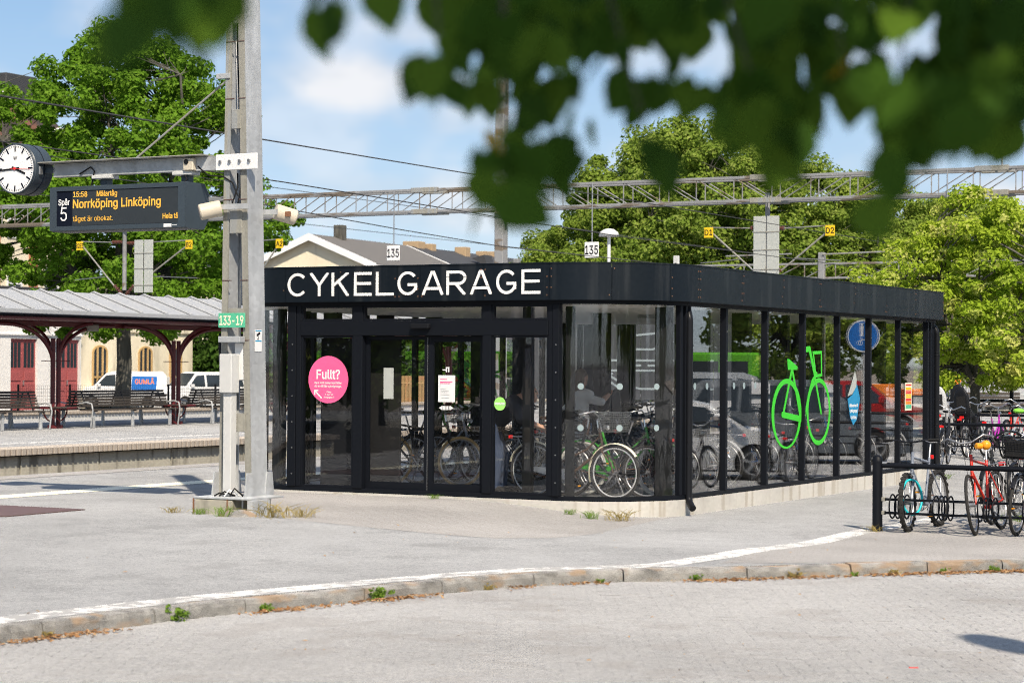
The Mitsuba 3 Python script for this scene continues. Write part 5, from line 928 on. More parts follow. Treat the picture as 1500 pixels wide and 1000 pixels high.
    add('chain', cat([rod(bb + [0, -0.045, 0.085], hub_r + [0, -0.045, 0.035], 0.005, 4), rod(bb + [0, -0.045, -0.085], hub_r + [0, -0.045, -0.035], 0.005, 4)]), 'rustscrew')
    if chain != 'none': add('chain_guard', trimesh.convex.convex_hull(np.array([p + np.array([0, y, 0]) for y in (-0.068, -0.055) for p in (bb + [0.10, 0, 0.03], bb + [0.06, 0, 0.09], bb + [0.09, 0, -0.06], hub_r + [0.02, 0, 0.05], hub_r + [0.02, 0, -0.01])])), chain)
    if stand: add('kick_stand', tube([bb + [-0.06, 0.03, -0.05], [0.22, 0.2, 0.008]], 0.008, 6), 'steel')
    if rack_:
        z = 2 * R + 0.07; rk_ = [tube([[0.20, s * 0.06, z + 0.02], [0.1, s * 0.07, z], [-0.28, s * 0.07, z], [-0.33, s * 0.03, z]], 0.006, 6) for s in (-1, 1)] + [rod([x, -0.07, z], [x, 0.07, z], 0.005, 5) for x in (0.08, -0.05, -0.18, -0.28)] + [tube([[0.0 + dx, s * 0.075, z], hub_r + [0, s * 0.06, 0.02]], 0.005, 5) for s in (-1, 1) for dx in (-0.2, 0.06)]
        add('luggage_rack', cat(rk_), rack_); add('luggage_rack/tail_light', cb(-0.36, -0.335, -0.045, 0.045, z - 0.03, z + 0.015, 0.008), 'lampred')
    else: add('tail_light', cb(-0.03, 0.0, -0.03, 0.03, 0, 0.05, 0.008).apply_translation(st + [-0.05, 0, -0.02]), 'lampred')
    if light: m = disc_cyl(hd_t + [0.11, 0, 0.03], [1, 0, -0.1], 0.034, 0.06, 16, 0.01); m.apply_transform(S); add('head_lamp', m, 'chrome', 40); m = disc_cyl(hd_t + [0.142, 0, 0.027], [1, 0, -0.1], 0.028, 0.006, 16); m.apply_transform(S); add('head_lamp/lens', m, 'headlight', 40)
    if basket:
        b0 = hd_t + np.array([0.09, 0, -0.02]); W, L, Hh = 0.19, 0.28, 0.24; m = []
        for z in np.linspace(0, Hh, 9): sc = 0.86 + 0.14 * z / Hh; m.append(tube([b0 + [0, -W * sc, z], b0 + [L * sc, -W * sc, z], b0 + [L * sc, W * sc, z], b0 + [0, W * sc, z]], 0.003 if z < Hh else 0.006, 4, closed=True))
        for t_ in np.linspace(-1, 1, 11): m += [rod(b0 + [0, W * 0.86 * t_, 0], b0 + [0, W * t_, Hh], 0.0025, 3), rod(b0 + [L * 0.86, W * 0.86 * t_, 0], b0 + [L, W * t_, Hh], 0.0025, 3), rod(b0 + [L * (t_ + 1) / 2 * 0.86, -W * 0.86, 0], b0 + [L * (t_ + 1) / 2, -W, Hh], 0.0025, 3), rod(b0 + [L * (t_ + 1) / 2 * 0.86, W * 0.86, 0], b0 + [L * (t_ + 1) / 2, W, Hh], 0.0025, 3), rod(b0 + [0, W * 0.86 * t_, 0], b0 + [L * 0.86, W * 0.86 * t_, 0], 0.0025, 3)]
        m = cat(m); m.apply_transform(S); add('basket', m, basket)
        if crate: q = cb(0.02, L * 0.9, -W * 0.85, W * 0.85, 0.01, Hh * 0.85, 0.02).apply_translation(b0); q.apply_transform(S); add('basket/bag', q, crate)
    if child:
        o = np.array([-0.12, 0, 2 * R + 0.10]); pts = lambda L_: np.array([o + np.array(v) for v in L_])
        bk = trimesh.convex.convex_hull(pts([(-0.02, s * w, z) for s in (-1, 1) for w, z in ((0.15, 0.0), (0.18, 0.18), (0.17, 0.42), (0.10, 0.58), (0.0, 0.61))] + [(-0.07, s * w, z) for s in (-1, 1) for w, z in ((0.12, 0.03), (0.15, 0.18), (0.14, 0.42), (0.07, 0.56))])).subdivide_loop(1); add('child_seat/back', bk, child, True)
        add('child_seat/shell', trimesh.convex.convex_hull(pts([(x, s * 0.165, z) for s in (-1, 1) for x, z in ((-0.04, -0.02), (0.22, -0.02), (0.26, 0.05), (-0.04, 0.2))])), child); add('child_seat/pad', cb(-0.075, -0.069, -0.09, 0.09, 0.12, 0.42, 0.002).apply_translation(o), 'blackmatt')
        for s in (-1, 1): add('child_seat/leg_guard', cb(0.16, 0.27, s * 0.17 - 0.04, s * 0.17 + 0.04, -0.25, 0.03, 0.02).apply_translation(o), child)
        add('child_seat/reflector', cb(-0.085, -0.071, -0.045, 0.045, -0.02, 0.03, 0.004).apply_translation(o), 'lampred')
    if lock: m = torus(hub_f + [-0.02, 0.05, 0.06], [0.35, 0.95, 0.05], 0.20, 0.013, 40, 8); m.apply_transform(S); add('cable_lock', m, lock, True)
    return A
def put_bike(spec, name, label, x, y, deg, group=None, lean=0.0, z=None):
    zz = gz(x, y) if z is None else z; M = rot([0, 0, 1], deg); M = M @ rot([1, 0, 0], lean); M[:3, 3] = (x, y, zz + 0.002); return stamp(spec if isinstance(spec[0][1], dict) else bake(spec), name, label, 'bicycle', M, group)
# in the front rack (x, y is the rear hub; heading 270 = towards the camera)
G1 = 'bicycles in the front rack'
put_bike(bicycle('bike_grey', 'diamond', R=0.335, wb=1.05, tw=0.027, knob=True, bars='flat', chain='none', stand=False, light=False, lock='cyan', suspension=True, barm='black', steer=6), 'bicycle', 'grey blue mountain bicycle with a cyan cable lock, first in the rack beside the bollard', 8.44, 1.22, 268, G1, 2)
put_bike(bicycle('bike_red', 'diamond', R=0.345, guard=None, rack_='steel', bars='swept', chain='none', stand=True, steer=8, light=False, barm='steel', lock=None), 'bicycle', 'red bicycle with bent grey handlebar and orange bell, second in the rack', 9.22, 1.14, 270, G1, 8)
bl = single('orange_bell', (lambda m: (m.vertices.__imul__(1) is None or m))(trimesh.creation.icosphere(3, 1.0)) if False else trimesh.creation.icosphere(3, 0.055), 'amber', 'round orange horn bulb on the bars of the red bicycle', 'bell', smooth=True, M=move(9.28, 0.25, 0.83)); part(bl, 'trumpet', disc_cyl([9.22, 0.17, 0.82], [-0.6, -0.8, 0], 0.035, 0.08, 14, 0.008), 'amber')
put_bike(bicycle('bike_black', 'step', guard='bike_black', rack_='black', basket='black', crate='blackmatt', bars='swept', chain='black'), 'bicycle', 'black bicycle with front basket and white tag behind the red one in the rack', 9.62, 1.35, 270, G1, -3)
put_bike(bicycle('bike_silver', 'step', guard='bike_silver', rack_='steel', bars='swept', chain='bike_silver'), 'bicycle', 'silver bicycle at the right picture edge in the front rack', 10.25, 1.2, 272, G1, 4)
put_bike(bicycle('bike_black', 'diamond', guard='bike_black', rack_='black', bars='flat', chain='black', seat_cover='teal'), 'bicycle', 'dark bicycle with teal saddle cover beyond the right picture edge', 10.75, 1.25, 270, G1, -5)
put_bike(bicycle('bike_silver', 'step', guard='bike_silver', rack_='chrome', bars='swept', chain='bike_silver', steer=20), 'bicycle', 'silver bicycle with wide chrome handlebar standing behind the red bicycle', 8.75, 5.3, 275, None, 5)
put_bike(bicycle('bike_black', 'step', guard='black', rack_='black', bars='swept', chain='black'), 'bicycle', 'dark bicycle with a white tag standing behind the rack at the right picture edge', 9.5, 3.6, 95, None, -5)
more = [(8.95, 2.9, 268, dict(frame='bike_black', guard='black', rack_='black', barm='black'), 'black bicycle right behind the gap between the grey and the red bicycle'), (9.75, 3.2, 272, dict(frame='bike_blue', style='diamond', guard='black', rack_='steel'), 'dark blue bicycle in the loose group behind the front rack'), (10.3, 3.3, 265, dict(frame='bike_black', guard='black', rack_='black', child='blackmatt'), 'black bicycle with child seat in the loose group behind the front rack'), (8.3, 8.2, 92, dict(frame='bike_black', guard='black', rack_='black', basket='black'), 'black bicycle with basket standing between the front and the rear racks'), (8.9, 8.6, 95, dict(frame='bike_purple', guard='bike_silver', rack_='steel'), 'purple bicycle standing between the front and the rear racks'), (7.3, 10.4, 88, dict(frame='bike_silver', guard='black', rack_='black', barm='chrome'), 'grey bicycle standing nearest to the rear racks'), (7.9, 10.6, 91, dict(frame='bike_black', style='diamond', bars='flat', guard='black', light=False), 'black bicycle beside the grey one near the rear racks')]
for x, y, d, sp_, lab in more: put_bike(bicycle(**sp_), 'bicycle', lab, x, y, d, None, random.uniform(-6, 6))
# rear rows
G2 = 'bicycles in the rear racks'
rear = [(3.45, 17.7, 95, dict(frame='bike_black', guard='black', rack_='black', child='bike_silver'), 'bicycle with a grey child seat, leftmost in the rear rack'), (3.85, 18.0, 88, dict(frame='bike_black', guard='black', rack_='black', child='black'), 'bicycle with a tall black child seat in the rear rack'), (4.35, 17.9, 92, dict(frame='bike_purple', guard='black', rack_='steel', barm='chrome'), 'purple bicycle in the rear rack'),
        (4.85, 17.8, 90, dict(frame='bike_silver', guard='bike_silver', rack_='chrome', seat_cover='seatgreen'), 'bicycle with a bright green saddle cover in the rear rack'), (5.35, 17.9, 90, dict(frame='bike_black', guard='black', rack_='black', basket='black'), 'black bicycle with front basket in the rear rack'), (5.9, 17.8, 93, dict(frame='bike_blue', guard='black', rack_='steel', style='diamond', bars='flat'), 'blue bicycle in the rear rack'), (6.5, 17.9, 90, dict(frame='bike_white', guard='bike_white', rack_='steel'), 'white bicycle in the rear rack')]
for x, y, d, sp_, lab in rear: put_bike(bicycle(**sp_), 'bicycle', lab, x, y, d, G2, random.uniform(-6, 6))
put_bike(bicycle('bike_black', 'step', guard='black', rack_='black', child='black', R=0.345), 'bicycle', 'dark bicycle with a broad black child seat at the far end of the glass wall', 3.05, 19.9, 100, G2, 3)
for i_, (x, sp_) in enumerate(((3.9, dict(frame='bike_red', guard='black')), (4.5, dict(frame='bike_black', guard='black', rack_='black')), (5.1, dict(frame='bike_green', style='diamond', bars='flat')), (5.8, dict(frame='bike_black', guard='black')))): put_bike(bicycle(**sp_), 'bicycle', f'{("red", "black", "green", "dark")[i_]} bicycle in the farthest rack under the shelter', x, 20.6, 88, 'bicycles in the farthest rack', random.uniform(-5, 5))
put_bike(bicycle('bike_black', 'step', guard='black', rack_='black', light=True), 'bicycle', 'dark bicycle with orange reflectors leaning by the far corner of the glass wall', 4.35, 14.6, 100, None, 4)
# inside the garage: heading +x is towards the long side
G3 = 'bicycles parked inside the glass garage'
put_bike(bicycle('bike_brown', 'step', R=0.35, wb=1.16, tyre='tyre', rim='bike_silver', guard='cream', rack_='alu', basket='basketgrey', chain='bike_white', barm='chrome', saddle='leather'), 'bicycle', 'brown bicycle with tan tyres, cream mudguards and grey basket inside the glass corner', 3.34, 0.60, -2, G3, 0, 0.012)
put_bike(bicycle('bike_green', 'step', R=0.35, wb=1.10, tyre='tyre_white', guard='bike_green', rack_='steel', chain='bike_green', barm='chrome'), 'bicycle', 'bright green bicycle with white tyres behind the brown one in the garage', 3.62, 1.42, 2, G3, -2, 0.012)
put_bike(bicycle('bike_black', 'diamond', tyre='tyre_tan', R=0.35, guard=None, rack_='black', bars='flat', chain='none'), 'bicycle', 'black bicycle with tan tyres behind the sliding doors', 0.36, 1.95, 4, G3, -3, 0.012)
put_bike(bicycle('bike_black', 'diamond', R=0.35, guard='black', bars='flat', chain='none'), 'bicycle', 'black bicycle with saddle high up behind the right sliding door', 0.65, 2.75, 178, G3, 2, 0.012)
ORD = ('first', 'second', 'third', 'fourth', 'fifth', 'sixth', 'seventh', 'eighth', 'ninth', 'tenth', 'eleventh', 'twelfth', 'rearmost')
put_bike(bicycle('bike_black', 'step', guard='black', rack_='black', basket='black', barm='chrome'), 'bicycle', 'black bicycle squeezed between the brown and the green bicycle in the garage', 4.72, 1.02, 182, G3, 3, 0.012)
put_bike(bicycle('bike_black', 'diamond', guard='black', bars='flat', chain='none', barm='black'), 'bicycle', 'black bicycle close behind the green one in the garage', 3.7, 1.75, 4, G3, -4, 0.012)
put_bike(bicycle('bike_grey', 'step', guard='black', rack_='steel'), 'bicycle', 'grey bicycle parked crosswise behind the left sliding door', 0.55, 2.35, -6, G3, 4, 0.012)
put_bike(bicycle('bike_black', 'step', guard='black', rack_='black', seat_cover=None), 'bicycle', 'dark bicycle with luggage rack behind the right sliding door', 1.75, 3.1, 176, G3, -4, 0.012)
protos = [bake(bicycle(**s_)) for s_ in (dict(frame='bike_black', guard='black', rack_='black', basket='black'), dict(frame='bike_black', style='diamond', guard=None, bars='flat', chain='none', light=False, barm='black'), dict(frame='bike_silver', guard='bike_silver', rack_='steel'), dict(frame='bike_blue', guard='black', rack_='black', bars='flat', style='diamond'), dict(frame='bike_black', guard='black', rack_='black', child='black'))]
for i_ in range(13):
    y = 2.05 + 0.70 * i_; put_bike(protos[(i_ * 3 + 1) % 5], 'bicycle', f'{ORD[i_]} bicycle behind the green one in the inside row along the long glass wall', 3.55 + random.uniform(-0.08, 0.08) if i_ % 2 else 4.70, y, (0 if i_ % 2 else 180) + random.uniform(-4, 4), 'row of bicycles along the long glass wall inside', random.uniform(-4, 4), 0.012)
for i_ in range(10):
    y = 3.5 + 0.72 * i_; put_bike(protos[(i_ * 2) % 5], 'bicycle', f'{ORD[i_]} bicycle back from the sliding doors in the inside row along the far glass side', 0.45 + random.uniform(-0.1, 0.1) if i_ % 2 else 1.6, y, (0 if i_ % 2 else 180) + random.uniform(-4, 4), 'row of bicycles along the far glass side inside', random.uniform(-4, 4), 0.012)

# ------------------------------------------------------------------ trees
def leaf_cloud(C_, Rr, n, size, seed, flat=0.55, up=0.6):
    """n small leaf faces in ellipsoidal clumps: each a folded rhombus"""
    r = np.random.default_rng(seed); ci = np.repeat(np.arange(len(C_)), n); N = len(ci)
    d = r.normal(size=(N, 3)); d /= np.linalg.norm(d, axis=1, keepdims=True); rad = r.uniform(0.25, 1, N) ** 0.6
    P = np.asarray(C_)[ci] + d * (rad * np.asarray(Rr)[ci])[:, None] * np.array([1, 1, flat])
    nrm = r.normal(size=(N, 3)) * 0.5 + d * 0.8 + np.array([0, 0, up]); nrm /= np.linalg.norm(nrm, axis=1, keepdims=True)
    a = np.cross(nrm, r.normal(size=(N, 3))); a /= np.linalg.norm(a, axis=1, keepdims=True); b = np.cross(nrm, a)
    s = size * r.uniform(0.6, 1.25, N)[:, None]; fold = nrm * s * 0.16
    V = np.stack([P - a * s * 0.55, P + b * s * 0.36 + fold, P + a * s * 0.55, P - b * s * 0.36 + fold], 1).reshape(-1, 3); o = np.arange(N)[:, None] * 4
    F = np.concatenate([o + [0, 1, 2], o + [0, 2, 3]])
    return trimesh.Trimesh(V, F, process=False)
def crown_points(shape, n, seed, zlo, zhi, hollow=0.35):
    """clump centres inside a crown whose radius at relative height t is shape(t)"""
    r = np.random.default_rng(seed); out = []
    while len(out) < n:
        t = r.uniform(); a = r.uniform(0, 2 * math.pi); q = math.sqrt(r.uniform(hollow ** 2, 1)); lump = 0.62 + 0.76 * float(meshkit.noise(np.array([math.cos(a) * 1.9, math.sin(a) * 1.9, t * 5.0]), seed))
        R_ = shape(t) * lump
        if r.uniform() < R_ / shape.mx: out.append((math.cos(a) * R_ * q, math.sin(a) * R_ * q, zlo + (zhi - zlo) * t))
    return np.array(out)
def shp(pts):
    f = lambda t: float(np.interp(t, [p[0] for p in pts], [p[1] for p in pts])); f.mx = max(p[1] for p in pts) * 1.1; return f
def limbs(C_, trunk_r, trunk_h, top, seed, nlimb=7, lean=0.0):
    r = np.random.default_rng(seed); ms = [tube([(0, 0, -0.4), (0.02, 0, 0.15), (0, 0, 0.6), (0.02 * trunk_h, 0, trunk_h * 0.6), (0, 0.02 * trunk_h, trunk_h)], [trunk_r * 1.5, trunk_r * 1.22, trunk_r, trunk_r * 0.9, trunk_r * 0.82], 12)]
    ends = []
    for i_ in range(nlimb):
        a = 2 * math.pi * i_ / nlimb + r.uniform(-0.4, 0.4); L = (top - trunk_h) * r.uniform(0.5, 0.8); sp = r.uniform(0.25, 0.75) if i_ else 0.05
        P = [np.array([0, 0, trunk_h * r.uniform(0.85, 1.0)])]
        for j_ in range(1, 6): t = j_ / 5; P.append(np.array([math.cos(a) * sp * L * t ** 0.85, math.sin(a) * sp * L * t ** 0.85, trunk_h + L * t]) + r.normal(0, 0.035 * L * t, 3))
        ms.append(tube(P, np.linspace(trunk_r * 0.5, trunk_r * 0.12, 6), 7)); ends += [(p, trunk_r * (0.42 - 0.28 * j_ / 5)) for j_, p in enumerate(P) if j_ > 0]
    E_ = np.array([e[0] for e in ends])
    for c in C_:
        k = np.argmin(np.linalg.norm((E_ - c) * [1, 1, 1.3], axis=1) + 0.9 * np.maximum(0, E_[:, 2] - c[2])); p, q = E_[k], np.asarray(c); mid = (p + q) / 2 + r.normal(0, 0.06 * np.linalg.norm(q - p), 3); ms.append(tube([p, mid, q], [max(0.025, ends[k][1] * 0.55), max(0.02, ends[k][1] * 0.3), 0.012], 4, caps=False))
    return cat(ms)
def tree_meshes(shape, n, zlo, zhi, rc, per, leaf, tr, th, seed, mat_, hollow=0.35, flat=0.55, up=0.6):
    C_ = crown_points(shape, n, seed, zlo, zhi, hollow); r = np.random.default_rng(seed + 1); Rr = r.uniform(rc[0], rc[1], n)
    return [('trunk', limbs(C_, tr, th, zhi, seed + 2), 'bark', 40), ('crown', leaf_cloud(C_, Rr, per, leaf, seed + 3, flat, up), mat_, False)]
def plant(proto, name, label, x, y, z, s=1.0, deg=0.0, group=None): return stamp(proto, name, label, 'tree', move(x, y, z, deg, s), group)
mp = shp([(0, 4.6), (0.10, 7.2), (0.3, 7.8), (0.5, 7.3), (0.7, 6.2), (0.87, 4.2), (1, 1.4)])
maple = bake(tree_meshes(mp, 540, 4.4, 20.6, (0.45, 1.15), 250, 0.25, 0.44, 5.0, 21, 'leaf_maple', 0.35, 0.68, 0.4))
plant(maple, 'maple_tree', 'tall airy maple with bright green crown behind the platform canopy', -41.2, 47.9, -0.75, 0.80, 30)
ro = shp([(0, 3.6), (0.15, 5.6), (0.4, 6.2), (0.65, 5.6), (0.85, 3.8), (1, 1.2)])
row_p = [bake(tree_meshes(ro, 320, 1.8, 15.5, (0.55, 1.25), 280, 0.24, 0.35, 3.5, 40 + 11 * i_, 'leaf_row', 0.55, 0.65, 0.45)) for i_ in range(2)]
row_lo = bake(tree_meshes(ro, 150, 1.8, 15.5, (0.9, 1.7), 130, 0.45, 0.35, 3.5, 64, 'leaf_row', 0.55, 0.65, 0.45))
GR = 'row of big trees behind the garage'
for i_, (x, y, s, lab) in enumerate(((-40.2, 90.2, 0.74, 'leftmost tree of the big row, its edge reaching the open sky'), (-37.0, 93, 1.04, 'tall tree of the big row right of the concrete pylon'), (-33.6, 91, 1.06, 'tallest tree in the middle of the big row'), (-29.3, 95, 0.93, 'tree of the big row behind the hanging pale boards'), (-25.2, 97, 0.86, 'tree of the big row right of the hanging pale boards'), (-20.7, 99, 0.80, 'tree at the right end of the big row'))):
    plant(row_p[i_ % 2], 'row_tree', lab, x, y, -0.6, s, 57 * i_, GR)
for i_, (x, y, s, lab) in enumerate(((-33, 168, 0.98, 'distant dark tree in the gap left of the pale lime tree'), (-22, 175, 1.0, 'distant tree behind the pale lime tree'), (-62, 150, 0.72, 'distant tree at the end of the long house'), (-102, 128, 0.9, 'distant tree left of the gabled house behind the mast'), (-112, 150, 0.75, 'distant tree low behind the maple'))):
    plant(row_lo, 'distant_tree', lab, x, y, -0.8, s, 101 * i_ + 20)
li = shp([(0, 2.1), (0.12, 2.75), (0.35, 2.95), (0.6, 2.3), (0.8, 1.45), (0.93, 0.75), (1, 0.25)])
lime_t = bake(tree_meshes(li, 360, 1.35, 6.15, (0.18, 0.46), 190, 0.105, 0.14, 1.4, 77, 'leaf_lime', 0.45, 0.65, 0.45))
lime_lo = bake(tree_meshes(li, 130, 1.35, 6.15, (0.3, 0.6), 110, 0.2, 0.14, 1.4, 78, 'leaf_lime', 0.45, 0.65, 0.45))
hedge = bake([('crown', leaf_cloud(np.random.default_rng(9).uniform([-2.5, -2.5, 0.4], [2.5, 2.5, 3.4], (60, 3)), np.random.default_rng(8).uniform(0.6, 1.1, 60), 260, 0.26, 5, 0.8), 'leaf_far', False), ('stem', tube([(0, 0, -0.3), (0, 0, 2.5)], 0.12, 6), 'bark', False)])
plant(lime_t, 'lime_tree', 'small lime tree with pale flowering crown at the right picture edge', 1.2, 27.6, -0.1, 1.0, 0)
stamp(hedge, 'shrub', 'dense green shrub beside the cream house behind the white van', 'shrub', move(-54.5, 79.5, -0.75), None); stamp(hedge, 'shrub', 'taller dark shrub at the corner of the cream house', 'shrub', move(-58.0, 79.0, -0.75, 80, 1.4), None)
# trees that only show as reflections in the glass: beyond the street to the right, and across the tracks behind the camera
GT = 'trees across the street mirrored in the glass'
for i_, (x, y, s) in enumerate(((25, 104, 0.9), (33, 102, 0.95), (41, 98, 0.9), (50, 88, 0.95), (56, 70, 0.9), (59, 45, 0.9), (58, 16, 0.9), (60, 2, 0.9), (62, -12, 0.9), (60, -26, 0.9))): plant(row_lo, 'street_tree', f'{ORD[i_]} tree across the street from the far end, mirrored in the long glass wall', x, y, -0.6, s, 77 * i_, GT)
for i_, (x, y, s) in enumerate(((-24, -40, 0.9), (-31, -36, 0.95), (-39, -33, 0.95), (-30, -50, 1.0), (-18, -52, 0.9), (-8, -58, 0.9))): plant(row_lo, 'yard_tree', f'{ORD[i_]} leafy tree across the tracks, counted from the left, mirrored in the front panes', x, y, -1.2, s, 61 * i_, 'trees across the tracks mirrored in the front panes')

for i_, (x, y, s) in enumerate(((24.5, -22.5, 1.5), (31, -18.5, 1.6), (38, -14.5, 1.5), (45, -10, 1.6))): plant(lime_lo, 'avenue_tree', f'{ORD[i_]} lime tree of the avenue right of the camera, mirrored in the rounded glass corner', x, y, -0.15, s, 70 * i_, 'avenue limes mirrored in the rounded glass corner')
for i_, (x, y, s) in enumerate(((-45.6, 73.6, 1.1), (-43.6, 72.4, 1.15), (-41.2, 73.0, 1.35), (-38.8, 75.4, 1.25), (-36.2, 75.9, 1.35), (-33.6, 77.2, 1.2))): stamp(hedge, 'shrub', f'{ORD[i_]} shrub from the left in the green row seen through the garage doors', 'shrub', move(x, y, -0.75, 50 * i_, s), 'shrubs seen through the garage doors')
wf = thing('wooden_fence', 'light brown board fence seen through the sliding doors', 'fence')
wa, wb2 = np.array([-37.6, 61.0]), np.array([-34.9, 62.7])
for i_ in range(20): q = wa + (wb2 - wa) * i_ / 20; part(wf, 'board', cb(q[0] - 0.08, q[0] + 0.08, q[1] - 0.015, q[1] + 0.015, -0.7, 1.15, 0.008), 'woodfence')
part(wf, 'rail', rod((*wa, 0.8), (*wb2, 0.8), 0.04), 'woodfence')

# ------------------------------------------------------------------ the lime branch hanging into the picture, close to the camera
def leaf_mesh(seed, n=7):
    r = np.random.default_rng(seed); u = np.linspace(0, 1, n); w = np.array([0.24, 0.46, 0.50, 0.44, 0.33, 0.17, 0.0]); back = np.array([-0.10, -0.03, 0, 0, 0, 0, 0]); V, F = [], []
    bend, fold = r.uniform(-0.25, 0.45), r.uniform(0.10, 0.30)
    for i_ in range(n):
        for s in (-1, -0.5, 0, 0.5, 1):
            x = s * w[i_] * (1 + r.normal(0, 0.03)); y = u[i_] + back[i_] * abs(s); V.append((x, -y, -bend * u[i_] ** 2 + fold * abs(x) + r.normal(0, 0.008)))
    for i_ in range(n - 1):
        for j_ in range(4): a = i_ * 5 + j_; F += [[a, a + 5, a + 1], [a + 1, a + 5, a + 6]]
    V = np.array(V); V[:5, 1] = np.where(np.abs(V[:5, 0]) < 0.02, -0.06, V[:5, 1]); return trimesh.Trimesh(V, F, process=False)
LM = [ply(leaf_mesh(i_), 'mat_near_leaf', smooth=True) for i_ in range(4)]; LMm = [leaf_mesh(i_) for i_ in range(4)]
